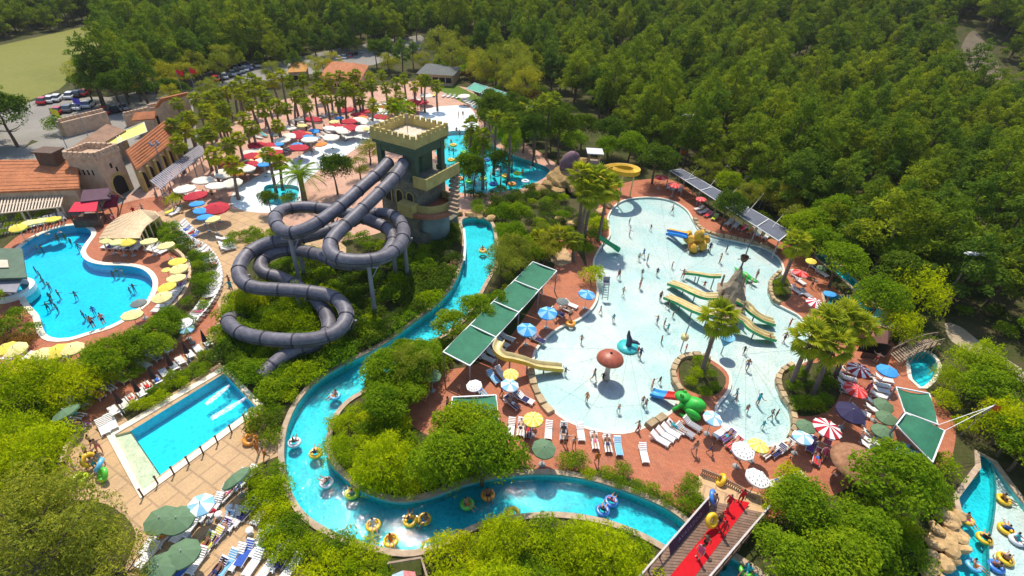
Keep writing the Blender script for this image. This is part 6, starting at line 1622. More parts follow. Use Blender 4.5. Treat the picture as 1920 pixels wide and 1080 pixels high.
for (x0, y0, x1, y1, n, rz, where) in ((72, 196, 160, 178, 8, 1.9, 'nearest the dry field'), (112, 212, 168, 200, 4, 1.9, 'behind the battlement wall'), (196, 213, 232, 205, 3, 2.3, 'beside the red cars'),
                                       (268, 174, 340, 150, 9, 1.9, 'under the trees'), (405, 152, 490, 122, 12, 2.2, 'before the palm grove'), (412, 138, 470, 120, 7, 2.2, 'in the rear row by the palms'), (636, 112, 745, 96, 11, 1.7, 'behind the restaurant')):
    for k in range(n):
        if rs.random() < .12: continue
        t = k / max(1, n - 1); ci = int(rs.choice(6, p=[.36, .22, .12, .08, .12, .10]))
        if 'red cars' in where: ci = (3, 4, 1)[k]
        car(x0 + (x1 - x0) * t, y0 + (y1 - y0) * t, rz + rs.uniform(-.05, .05), ci, where)

# ------------------------------------------------------------------ parasols
def cloth(name, col): return M('parasol_cloth_' + name, col, .8, .1, 2.0)
CL = dict(yellow=cloth('yellow', (.72, .58, .08)), pale=cloth('pale_yellow', (.74, .64, .26)), green=cloth('green', (.11, .19, .10)), red=cloth('red', (.42, .02, .035)), white=cloth('white', (.76, .70, .58)),
          blue=cloth('blue', (.05, .30, .66)), lblue=cloth('light_blue', (.25, .50, .66)), navy=cloth('navy', (.03, .025, .07)), scarlet=cloth('scarlet', (.70, .03, .015)), pink=cloth('pink', (.75, .20, .20)), orange=cloth('orange', (.70, .24, .05)),
          cwhite=cloth('chalk_white', (.80, .78, .74)), brown=cloth('brown', (.055, .03, .03)), thatch=M('brown_thatch', (.30, .15, .08), .95, .3, 3, .6, 12), grey=cloth('grey', (.16, .18, .17)))
POLE = M('parasol_pole', (.5, .48, .45), .5, .1, 3); BASEM = M('parasol_base', (.35, .35, .34), .9, .1, 3)
def canopy_mesh(R, ca, cb, n=8, pitch=.30, dots=None, valance=.16):
    mb = MB(); H = R * pitch; sub = 3
    for k in range(n):
        a0, a1 = 2 * math.pi * k / n, 2 * math.pi * (k + 1) / n; mi = k % 2
        prev = None
        for lv in range(5):
            t = lv / 4; z = H * (1 - t ** 1.25); row = []
            for j in range(sub + 1):
                a = a0 + (a1 - a0) * j / sub; sagk = 1 - .06 * t * math.sin(math.pi * j / sub); row.append((R * t * sagk * math.cos(a), R * t * sagk * math.sin(a), z - .05 * t * math.sin(math.pi * j / sub)))
            if prev:
                vs = prev + row; mb.add(vs, [(j, sub + 1 + j, sub + 2 + j, j + 1) for j in range(sub)], mi, True)
            prev = row
        low = [(x * 1.0, y * 1.0, z - valance * (1 + .35 * math.sin(math.pi * j / sub))) for j, (x, y, z) in enumerate(prev)]
        mb.add(prev + low, [(j, sub + 1 + j, sub + 2 + j, j + 1) for j in range(sub)], mi)
    if dots:
        for k in range(n):
            for r, off in ((.45, 0), (.75, .5), (.78, 0)):
                a = 2 * math.pi * (k + off + .25) / n; c = Vector((R * r * math.cos(a), R * r * math.sin(a), H * (1 - r ** 1.25) + .02)); u = Vector((math.cos(a), math.sin(a), -pitch)).normalized(); w = Vector((-math.sin(a), math.cos(a), 0))
                mb.add([c + (u * math.cos(b) + w * math.sin(b)) * .07 for b in np.linspace(0, 5.3, 6)], [(0, 1, 2, 3, 4, 5)], 2)
    return mb.mesh('parasol_canopy', [CL[ca], CL[cb], CL[dots or ca]])
UMB = {}
def umb_kind(k, R, ca, cb, n=8, pitch=.3, dots=None): UMB[k] = (canopy_mesh(R, ca, cb, n, pitch, dots), R)
umb_kind('yellow', 1.35, 'yellow', 'yellow'); umb_kind('pale', 1.35, 'pale', 'pale'); umb_kind('green', 1.4, 'green', 'green'); umb_kind('redbig', 1.75, 'red', 'red', 8, .26); umb_kind('whitebig', 1.6, 'white', 'white', 8, .26)
umb_kind('blue', 1.45, 'blue', 'lblue'); umb_kind('plainblue', 1.4, 'blue', 'blue'); umb_kind('bluewhite', 1.15, 'lblue', 'cwhite'); umb_kind('redwhite', 1.65, 'red', 'cwhite', 16); umb_kind('scarlet', 1.5, 'scarlet', 'pink', 16); umb_kind('navy', 1.75, 'navy', 'navy')
umb_kind('dotted', 1.25, 'cwhite', 'cwhite', 8, .3, 'grey'); umb_kind('pink', 1.5, 'pink', 'scarlet'); umb_kind('orange', 1.5, 'orange', 'orange'); umb_kind('grey', 1.3, 'grey', 'grey'); umb_kind('lemon', 1.2, 'yellow', 'pale', 16); umb_kind('teal', 1.2, 'lblue', 'green')
_p = MB(); _p.cyl((0, 0, 0), (0, 0, 1.0), .035, .03, 7); POLEM = _p.mesh('parasol_pole', POLE)
_p = MB(); _p.lathe([(0, 0), (.3, 0), (.3, .08), (.06, .12), (.05, .3), (0, .3)], 10); BASEME = _p.mesh('parasol_base', BASEM)
_p = MB(); _p.lathe([(0, .22), (.05, .2), (.04, 0)], 6); FIN = _p.mesh('finial', POLE)
def parasol(kind, x, y, label, group=None, h=2.15, tilt=(0, 0), sc=1.0):
    me, R = UMB[kind]; sc = sc * (1.0 if 'big' in kind else .76); p = at(x, y, h + .2); o = empty('parasol', (p.x, p.y, 0), random.uniform(0, 6))
    put('pole', POLEM, o, sc=(1, 1, h + .15)); put('base', BASEME, o)
    c = put('canopy', me, o, (0, 0, h), (tilt[0], tilt[1], 0), sc); put('finial', FIN, c, (0, 0, R * .29))
    return tag(o, label, 'parasol', group)
_cb = MB(); _cb.lathe([(0, 2.5), (.05, 2.3), (.12, 1.9), (.22, 1.2), (.27, .95), (.16, .9), (0, .9)], 10); CLOSED = _cb.mesh('closed_canopy', CL['brown'])
def closed_parasol(x, y, label, group):
    p = at(x, y, 0); o = empty('closed_parasol', (p.x, p.y, 0)); put('pole', POLEM, o, sc=(1, 1, 2.4)); put('base', BASEME, o); put('folded_canopy', CLOSED, o); return tag(o, label, 'parasol', group)

# ------------------------------------------------------------------ loungers
LW = M('white_plastic', (.78, .77, .74), .45, .08, 3, objvar=.1); 
TOW = [('blue', (.04, .10, .40)), ('red', (.55, .03, .05)), ('turquoise', (.05, .40, .42)), ('yellow', (.72, .60, .06)), ('lime', (.40, .52, .03)), ('purple', (.14, .06, .26)), ('navy', (.03, .03, .10)), ('pink', (.65, .20, .28)), ('orange', (.70, .25, .04)), ('sky blue', (.20, .45, .65)), ('striped grey', (.3, .3, .32))]
TOWM = [M('towel_' + n.replace(' ', '_'), c, .95, .15, 5) for n, c in TOW]
def lounger_parts():
    s = MB(); [s.box((0, -.95 + .13 + k * .152, .33), (.62, .125, .04)) for k in range(8)]; s.bar((-.3, -.95, .29), (-.3, .95, .29), .05, .07); s.bar((.3, -.95, .29), (.3, .95, .29), .05, .07)
    b = MB(); ang = rad(32)
    for k in range(5):
        d = .08 + k * .15; b.box((0, .26 + d * math.cos(ang), .35 + d * math.sin(ang)), (.62, .12, .04))
    b.bar((-.3, .26, .33), (-.3, .26 + .78 * math.cos(ang), .33 + .78 * math.sin(ang)), .05); b.bar((.3, .26, .33), (.3, .26 + .78 * math.cos(ang), .33 + .78 * math.sin(ang)), .05)
    l = MB(); l.box((0, 0, .14), (.06, .08, .28))
    t = MB(); t.box((0, -.3, .37), (.58, 1.2, .035)); t.add([(-.29, .28, .385), (.29, .28, .385), (.29, .8, .72), (-.29, .8, .72)], [(0, 1, 2, 3)])
    return s, b, l, t
_s, _b2, _l, _t = lounger_parts()
LS, LB, LL = _s.mesh('lounger_seat', LW), _b2.mesh('lounger_backrest', LW), _l.mesh('lounger_leg', LW); LT = [_t.mesh('towel', m) for m in TOWM]
_all = MB()
for src in (_s, _b2): _all.add(src.v, src.f)
for sx in (-.28, .28):
    for sy in (-.75, .7): _all.box((sx, sy, .14), (.06, .08, .28))
LALL = _all.mesh('lounger', LW)
def lounger(p, rz, label, group, near=True, towel=None):
    """p: place on the ground, rz: direction of the head end"""
    if near:
        o = empty('sun_lounger', p, rz - math.pi / 2); put('seat', LS, o); put('backrest', LB, o)
        for sx in (-.28, .28):
            for sy in (-.75, .7): put('leg', LL, o, (sx, sy, 0))
    else: o = put('sun_lounger', LALL, None, p, (0, 0, rz - math.pi / 2))
    tag(o, label, 'sun lounger', group)
    if towel is not None:
        t = put('towel', LT[towel], None, p, (0, 0, rz - math.pi / 2)); t.location.z += .012
        NT[0] += 1
        w = ('%s towel on %s' % (TOW[towel][0], label.replace('white lounger', 'lounger').replace('white lounger', 'lounger'))).split(); tag(t, ' '.join(w[:16]), 'towel', 'towels on loungers')
    return o
NT = [0]
def pdir(a, b): d = at(*b) - at(*a); return math.atan2(d.y, d.x)
def ground(x, y): p = at(x, y); return Vector((p.x, p.y, 0.0))
rsl = np.random.RandomState(31)
def row(pts, step, side, labelfmt, group, near=True, towels=.15, jit=.06, skip=.06, back=0):
    """loungers side by side along a line; side: +1 / -1 picks where heads point"""
    w = resample([Vector((p.x, p.y, 0)) for p in crom(px(pts), .3, False)], step); out = []
    i = 0
    for a, b in zip(w, w[1:]):
        if rsl.random() < skip: continue
        d = (b - a).normalized(); hd = Vector((-d.y, d.x, 0)) * side
        tw = int(rsl.randint(len(TOW))) if rsl.random() < towels else None
        c = (a + b) / 2
        lounger((c.x, c.y, 0), math.atan2(hd.y, hd.x) + rsl.uniform(-jit, jit), labelfmt % ordn(i), group, near, tw); out.append(c); i += 1
    return out

# yellow parasols round the leisure pool
YP = [(32,424),(52,415),(74,411),(97,408),(202,446),(221,450),(238,450),(278,449),(310,457),(332,487),(334,501),(329,518),(311,535),(302,554),(246,587),(8,650),(26,652),(75,660),(106,655),(133,650),(36,696),(12,727)]
YN = ['first of four in the row behind the pool bar', 'second of four in the row behind the pool bar', 'third of four in the row behind the pool bar', 'last of four in the row behind the pool bar',
      'leftmost of three under the fan-shaped pergola', 'middle of three under the fan-shaped pergola', 'rightmost of three under the fan-shaped pergola', 'alone right of the fan-shaped pergola', 'at the top of the curved wall',
      'second down along the curved wall', 'third down along the curved wall', 'fourth down along the curved wall', 'fifth down along the curved wall', 'lowest along the curved wall', 'on the pool rim next to the small green one',
      'at the left picture edge below the pool bar, left one', 'at the left picture edge below the pool bar, right one', 'left of three below the leisure pool', 'middle of three below the leisure pool', 'right of three below the leisure pool', 'deep yellow, upper of two at the left edge', 'deep yellow, lower of two at the left edge']
for k, (x, y) in enumerate(YP): parasol('pale' if k < 20 and k % 3 else 'yellow', x, y, 'yellow parasol, ' + YN[k], 'yellow parasols round the leisure pool', tilt=(random.uniform(-.1, .1), random.uniform(-.1, .1)))
parasol('lemon', 311, 503, 'small bright yellow parasol on the terracotta deck inside the curved wall', sc=.6, h=1.8)
parasol('grey', 258, 565, 'small grey-green parasol on the rim of the leisure pool', sc=.8)
row([(196,462),(240,465),(285,466),(318,476)], .82, 1, 'white lounger, %s from left by the fan pergola', 'loungers by the fan pergola', False, .3)
row([(340,492),(346,515),(338,540),(318,568),(296,592)], .82, 1, 'white lounger, %s from top along the curved wall', 'loungers along the curved wall', False, .3)
row([(10,448),(50,428),(100,415),(130,408)], .85, 1, 'white lounger, %s from left in the row behind the pool bar', 'loungers behind the pool bar', False, .3)
row([(10,672),(60,674),(110,672),(140,668)], .9, -1, 'white lounger, %s from left below the leisure pool', 'loungers below the leisure pool', False, .3)
# long curved row beside the sandy walkway
row([(318,424),(334,444),(352,458),(378,472),(395,492),(404,515),(404,540),(394,562),(378,586),(360,606),(342,628)], .80, 1, 'white lounger, %s from top in the long curved walkway row', 'loungers in the long curved row', True, .08, .08, .02)
row([(336,420),(352,438),(372,450)], .85, 1, 'white lounger, %s from top in the inner row near the blue parasols', 'inner row near the blue parasols', True, .1, .1)
row([(420,448),(436,482)], .8, -1, 'white lounger, %s from top in the short row near the tubes', 'short lounger row near the tubes', True, 0)
row([(318,652),(268,688),(222,718),(176,748),(150,768)], 1.15, -1, 'white lounger, %s from right beside the terracotta path', 'loungers left of the terracotta path', True, .45, .15)
for k, (x, y) in enumerate(((389, 652), (356, 674), (326, 697), (294, 722), (265, 746), (232, 768))):
    closed_parasol(x, y, 'closed dark brown parasol, %s from right beside the hedge of the slide pool' % ORD[k], 'closed parasols beside the hedge')
    for j, s in enumerate((-1, 1)):
        p = ground(x - 6 + 9 * s, y + 2 - 6 * s); lounger(p, pdir((x, y), (x + 20, y + 26)), 'white lounger %s the %s closed parasol from right' % (('below', 'above')[j], ORD[k]), 'loungers by the closed parasols', True, None)
for k, (x, y) in enumerate(((196, 806), (212, 797))): lounger(ground(x, y), pdir((x, y), (x - 10, y - 22)), 'white lounger, %s of a pair at the corner of the slide pool' % ('left', 'right')[k], 'pair at the slide pool corner', True, None)
parasol('green', 120, 770, 'tilted grey-green parasol at the end of the terracotta path', tilt=(.35, .1))
for k, (x, y) in enumerate(((148, 762), (144, 782), (150, 800), (138, 748))): lounger(ground(x, y), pdir((x, y), (x - 20, y - 4)), 'white lounger, %s from top beside the tilted green parasol' % ('second', 'third', 'lowest', 'topmost')[k], 'loungers beside the tilted green parasol', True, (None, None, 5, 10)[k])
parasol('dotted', 341, 603, 'cream parasol at the lower end of the long curved lounger row'); parasol('teal', 349, 614, 'turquoise parasol at the lower end of the long curved lounger row', sc=.8, h=1.9)
# bottom terrace
for x, y, k, t in ((300, 972, 'green', 'green parasol, left of the overlapping pair at the bottom'), (331, 972, 'green', 'green parasol, right of the overlapping pair at the bottom'), (340, 1035, 'green', 'green parasol below the overlapping pair'), (298, 1062, 'green', 'green parasol in the corner beside the olive tree'),
                   (375, 943, 'bluewhite', 'light blue and white striped parasol on the bottom terrace'), (440, 893, 'green', 'tilted green parasol next to the river shrubs')):
    parasol(k, x, y, t, tilt=(.55, -.2) if 'tilted' in t else (random.uniform(-.06, .06), random.uniform(-.06, .06)), sc=1.05)
BL = [(432,926,3.9,None),(417,936,3.9,None),(452,905,3.9,0),(466,898,3.9,None),(405,952,3.9,None),(468,960,4.0,6),(455,970,4.0,None),(440,978,4.0,None),(424,986,4.0,9),(418,1000,4.0,5),(402,1016,4.0,3),(386,1026,4.0,4),(500,1016,3.9,2),(484,1026,3.9,None),(512,1008,3.9,4),
      (285,1020,4.0,None),(372,968,4.0,None),(388,962,4.0,None),(345,1000,4.0,None),(360,990,4.0,None),(330,1075,4.0,9),(352,1064,4.0,0),(372,1056,4.0,None),(430,1060,4.0,9),(446,1050,4.0,None),(462,1042,4.0,0),(478,1060,4.0,None),(410,1075,4.0,6),(520,1052,4.0,None),(536,1046,4.0,6),(505,1066,4.0,None),(548,1068,4.0,None),(280,1045,4.0,None),(312,1008,4.0,None),(492,968,4.0,None)]
for k, (x, y, a, tw) in enumerate(sorted(BL, key=lambda r: (round(r[1] / 40), r[0]))):
    lounger(ground(x, y), rad(75) + rsl.uniform(-.15, .15), 'white lounger on the bottom terrace, %s counted row by row downwards' % ordn(k), 'loungers on the bottom terrace', True, tw)
_tb = MB(); _tb.lathe([(0, .42), (.28, .42), (.28, .46), (0, .46)], 14); _tb.lathe([(.04, 0), (.04, .42)], 8); _tb.lathe([(.2, 0), (.2, .03), (0, .03)], 10); TAB = _tb.mesh('side_table', LW)
for k, (x, y) in enumerate(((412, 970), (432, 957), (345, 985), (470, 1000))):
    o = put('side_table', TAB, None, ground(x, y)); tag(o, 'small round white side table, %s on the bottom terrace' % ('second from left', 'third from left', 'leftmost', 'rightmost')[k], 'table', 'side tables on the bottom terrace')
bg_ = MB(); bg_.lathe([(0, 0), (.28, .02), (.34, .25), (.22, .5), (0, .52)], 10, sx=1.2, sy=.8); o = bg_.build('beach_bag', TOWM[1], None, ground(398, 962)); tag(o, 'red beach bag beside the light blue striped parasol', 'bag')

# parasols and loungers round the white pool
for x, y, k, s, t in ((1101,549,'blue',.95,'blue parasol at the upper left rim of the white pool'), (1027,584,'blue',1.0,'blue parasol, upper of two beside the green canopy'), (988,615,'blue',1.0,'blue parasol, lower of two beside the green canopy'), (1055,562,'grey',.75,'small grey parasol between the blue ones'),
                      (958,699,'lemon',.85,'yellow parasol above a blue and white one by the curved slide'), (956,719,'bluewhite',1.0,'blue and white parasol below a yellow one by the curved slide'), (889,720,'dotted',.8,'white dotted parasol beside the small green cloth'), (809,700,'green',.9,'dull green parasol at the lower end of the green canopy'),
                      (1000,783,'lemon',1.0,'yellow parasol on the deck by the stone kerb'), (1020,838,'green',.95,'dark green parasol among the white loungers below the white pool'),
                      (1530,565,'redwhite',.85,'red and white parasol near the upper river'), (1502,510,'pink',.9,'pink and red parasol behind the round planter'), (1522,487,'yellow',.7,'small yellow parasol behind the pink one'), (1542,500,'green',.6,'small pale green parasol next to the small yellow one'), (1557,548,'plainblue',.7,'blue parasol beside the upper river'),
                      (1612,690,'redwhite',.9,'red and white parasol right of the palm clump'), (1607,728,'scarlet',.95,'scarlet parasol with pale rim right of the palm clump'), (1666,692,'plainblue',.95,'bright blue parasol before the small pool'), (1597,770,'navy',1.0,'very dark navy parasol on the terracotta deck'),
                      (1553,800,'redwhite',1.0,'large red and white parasol below the navy one'), (1507,817,'bluewhite',1.0,'light blue and white parasol left of the large red and white one'), (1338,781,'bluewhite',1.0,'light blue and white parasol beside the frog slide'), (1424,832,'lemon',.95,'bright yellow parasol at the lower end of the white pool'),
                      (1395,842,'dotted',1.0,'white dotted parasol left of the bright yellow one'), (1422,893,'dotted',1.0,'white dotted parasol near the head of the bridge'), (1513,796,'green',.8,'dull green parasol by the kerb below the palm clump'), (1659,757,'green',.85,'green parasol, topmost of three in line'), (1664,780,'green',.85,'green parasol, middle of three in line'), (1656,805,'green',.85,'green parasol, lowest of three in line'),
                      (1702,843,'teal',1.1,'teal parasol under the edge of the lower shade sail'), (1265,345,'scarlet',.9,'red parasol at the far end of the white pool'), (1316,371,'scarlet',.8,'red and pale parasol before the grey canopy')):
    parasol(k, x, y, t, None, tilt=(random.uniform(-.12, .12), random.uniform(-.12, .12)), sc=s)
th = empty('thatched_sunshade', at(1590, 900)); tag(th, 'broad brown round sunshade half hidden by the grove trees', 'sunshade')
mb = MB(); mb.lathe([(.01, 3.1), (.8, 2.85), (1.7, 2.45), (2.2, 2.2), (2.15, 2.12), (.05, 2.8)], 20); mb.build('roof', CL['thatch'], th); mb = MB(); mb.cyl((0, 0, 0), (0, 0, 2.8), .1); mb.build('post', TIMBER, th)
KL = [(958,806,1.5,None),(976,806,1.5,None),(990,810,1.5,6),(1028,812,1.5,None),(1056,814,1.5,10),(1088,815,1.6,None),(1114,830,1.6,None),(1138,836,1.6,None),(1158,842,1.6,9),(1206,855,1.6,None),(1236,828,2.5,None),(1246,820,2.5,None),(1256,813,2.5,None),(1266,806,2.5,None),(1283,812,2.4,10),(1296,800,2.4,10),
      (1070,575,2.6,None),(1060,582,2.6,None),(1045,590,2.6,6),(1008,640,2.6,6),(996,632,2.6,0),(940,705,2.2,None),(925,712,2.2,9),(900,735,2.2,9),(975,748,2.6,6),(985,752,2.6,None),(960,760,2.4,6),
      (1350,815,.6,None),(1362,822,.6,5),(1375,836,.6,1),(1440,852,.6,None),(1456,850,.6,6),(1470,842,.6,None),(1470,905,.3,0),(1455,908,.3,None),(1485,902,.3,None),
      (1655,715,2.9,None),(1650,725,2.9,None),(1648,735,2.9,None),(1645,745,2.9,None),(1640,760,2.9,None),(1638,772,2.9,None),(1634,820,2.9,2),(1632,832,2.9,None),(1630,842,2.9,None),(1590,700,2.8,None),(1586,712,2.8,None),(1584,724,2.8,None),(1590,738,2.8,5),
      (1545,845,1.0,1),(1535,852,1.0,8),(1530,862,1.0,1),(1518,838,1.0,5),(1490,520,2.0,None),(1498,530,2.0,None),(1540,515,2.0,None),(1528,505,2.0,6),(1492,548,2.0,None),(1510,555,2.0,10),(1600,790,2.5,6),(1610,775,2.5,None),(1620,705,2.8,None),(1700,860,2.0,2)]
LMK = [('the mushroom fountain', at(1137, 706)), ('the frog slide', at(1286, 768)), ('the curved yellow slide', at(960, 690)), ('the large red and white parasol', at(1553, 830)), ('the navy parasol', at(1597, 800)), ('the bright yellow parasol', at(1424, 860)), ('the scarlet parasol', at(1607, 755)), ('the pink parasol', at(1502, 535)),
       ('the line of green parasols', at(1664, 805)), ('the upper left blue parasol', at(1101, 575)), ('the dark green parasol', at(1020, 865)), ('the wooden play tower', at(1368, 575)), ('the yellow play rock', at(1306, 462)), ('the green slide', at(1145, 462)), ('the palm island', at(1312, 705)), ('the head of the carpeted bridge', at(1380, 935)),
       ('the spray figure', at(1178, 648)), ('the crocodile figure', at(1396, 520))]
pos = [ground(x, y) for x, y, a, t in KL]
for (x, y, a, tw), p, lb in zip(KL, pos, ranked(pos, 'white lounger', LMK)): lounger(p, a, lb, 'loungers round the white pool', True, tw)

# parasols and loungers of the crowded upper plaza
UP_P = [(365,364,'redbig'),(405,387,'redbig'),(468,305,'redbig'),(437,311,'redbig'),(588,221,'redbig'),(655,225,'redbig'),(650,204,'redbig'),(690,206,'redbig'),(672,213,'redbig'),(790,190,'redbig'),(482,270,'redbig'),(500,272,'redbig'),(368,379,'plainblue'),(376,392,'plainblue'),(383,404,'plainblue'),(398,408,'pale'),(345,351,'whitebig'),(434,340,'whitebig'),(470,284,'whitebig'),(528,260,'whitebig'),(580,259,'whitebig'),(405,345,'whitebig'),
        (380,335,'whitebig'),(636,219,'plainblue'),(588,243,'plainblue'),(626,226,'pale'),(566,233,'pale'),(620,238,'whitebig'),(560,222,'grey'),(560,247,'redbig'),(545,252,'whitebig'),(602,268,'orange'),(460,312,'whitebig'),(870,178,'whitebig'),(720,200,'redbig'),(745,205,'whitebig'),(515,250,'grey'),(540,238,'whitebig'),(690,228,'whitebig'),(640,240,'whitebig'),(420,322,'whitebig'),(1240,330,'pink')]
_ru = np.random.RandomState(14)
for _k in range(34):
    _x = _ru.uniform(430, 800); UP_P.append((_x, 318 - 128 * (_x - 430) / 370 + _ru.uniform(-22, 10), str(_ru.choice(['redbig', 'whitebig', 'whitebig', 'orange', 'redbig', 'pale', 'plainblue']))))
KN = dict(redbig='large dark red parasol', plainblue='blue parasol', pale='pale yellow parasol', whitebig='large cream parasol', grey='grey parasol', orange='orange parasol', pink='pink parasol')
ULM = [('the date palm behind the tubes', at(562, 370)), ('the upper beach pool', at(525, 365)), ('the castle tower', at(765, 470)), ('the gatehouse', at(205, 374)), ('the wave pool beach', at(840, 225)), ('the far gatehouse', at(320, 225)), ('the striped pergola', at(345, 315))]
kinds = sorted(set(k for _, _, k in UP_P))
for kd in kinds:
    it = [(x, y) for x, y, k in UP_P if k == kd]; ps = [at(x, y, 2.35) for x, y in it]
    for (x, y), lb in zip(it, ranked(ps, KN[kd], ULM)): parasol(kd, x, y, lb, 'parasols of the upper plaza', h=2.3, tilt=(random.uniform(-.1, .1), random.uniform(-.1, .1)))
row([(440,330),(500,300),(560,275),(620,250),(690,222)], 1.3, 1, 'white lounger, %s from left along the white beach edge', 'loungers along the white beach', False, .35, .3, .1)
row([(350,372),(420,335),(480,305),(540,275)], 1.5, 1, 'white lounger, %s from left in second row above the beach', 'second row above the white beach', False, .35, .3, .1)
row([(480,262),(560,232),(640,212),(720,196),(790,188)], 1.5, 1, 'white lounger, %s from left in third row above the beach', 'third row above the white beach', False, .35, .3, .1)
row([(800,180),(860,185),(896,206)], 1.3, 1, 'white lounger, %s from left behind the wave pool beach', 'loungers behind the wave pool beach', False, .3, .3)
row([(318,398),(340,405)], .9, 1, 'white lounger, %s from left beside the blue parasols', 'loungers beside the blue parasols', False, .3)
row([(1300,385),(1325,405),(1390,430),(1450,452)], 1.2, 1, 'white lounger, %s from left under the long grey canopy', 'loungers under the grey canopy', False, .4, .2)
row([(1248,352),(1290,362)], 1.0, 1, 'white lounger, %s from left at the far end of the white pool', 'loungers at the far end of the white pool', False, .4, .2)
row([(955,632),(900,690)], 1.0, -1, 'white lounger, %s from top in the shade of the green canopy', 'loungers under the green canopy', False, .4, .2)

# ------------------------------------------------------------------ swim rings
RINGC = dict(yellow=(.80, .50, .02), green=(.10, .55, .04), blue=(.06, .22, .62), white=(.72, .74, .78), orange=(.80, .30, .02), lime=(.50, .65, .03), skyblue=(.15, .50, .75))
RINGMAT = {k: M('ring_vinyl_' + k, c, .3, .12, 4, spec=.6) for k, c in RINGC.items()}
def torus(mb, R, r, c=(0, 0, 0), n=20, m=8, mi=0):
    vs = [(c[0] + (R + r * math.cos(b)) * math.cos(a), c[1] + (R + r * math.cos(b)) * math.sin(a), c[2] + r * math.sin(b)) for a in np.linspace(0, 2 * math.pi, n, endpoint=False) for b in np.linspace(0, 2 * math.pi, m, endpoint=False)]
    mb.add(vs, [(i * m + j, ((i + 1) % n) * m + j, ((i + 1) % n) * m + (j + 1) % m, i * m + (j + 1) % m) for i in range(n) for j in range(m)], mi, True)
def ring_mesh(col, double=False):
    mb = MB()
    if double: torus(mb, .40, .19, (-.55, 0, .0)); torus(mb, .40, .19, (.55, 0, 0))
    else: torus(mb, .42, .19)
    return mb.mesh('swim_ring', RINGMAT[col])
_v = MB(); _v.cyl((0, 0, 0), (0, 0, .05), .03, n=6); VALVE = _v.mesh('valve', WHITE)
RM = {(c, d): ring_mesh(c, d) for c in RINGC for d in (False, True)}
def ring(x, y, col, label, z=None, double=False, tilt=(0, 0), group='swim rings', sc=1.0):
    zz = -.05 if z is None else z; p = at(x, y, zz)
    o = empty('swim_ring', p, random.uniform(0, 6), sc); o.rotation_euler = (tilt[0], tilt[1], random.uniform(0, 6) if not double else .2)
    put('tube', RM[(col, double)], o); put('valve', VALVE, o, (.42 + (.55 if double else 0), 0, .17))
    tag(o, label, 'swim ring', group); return p

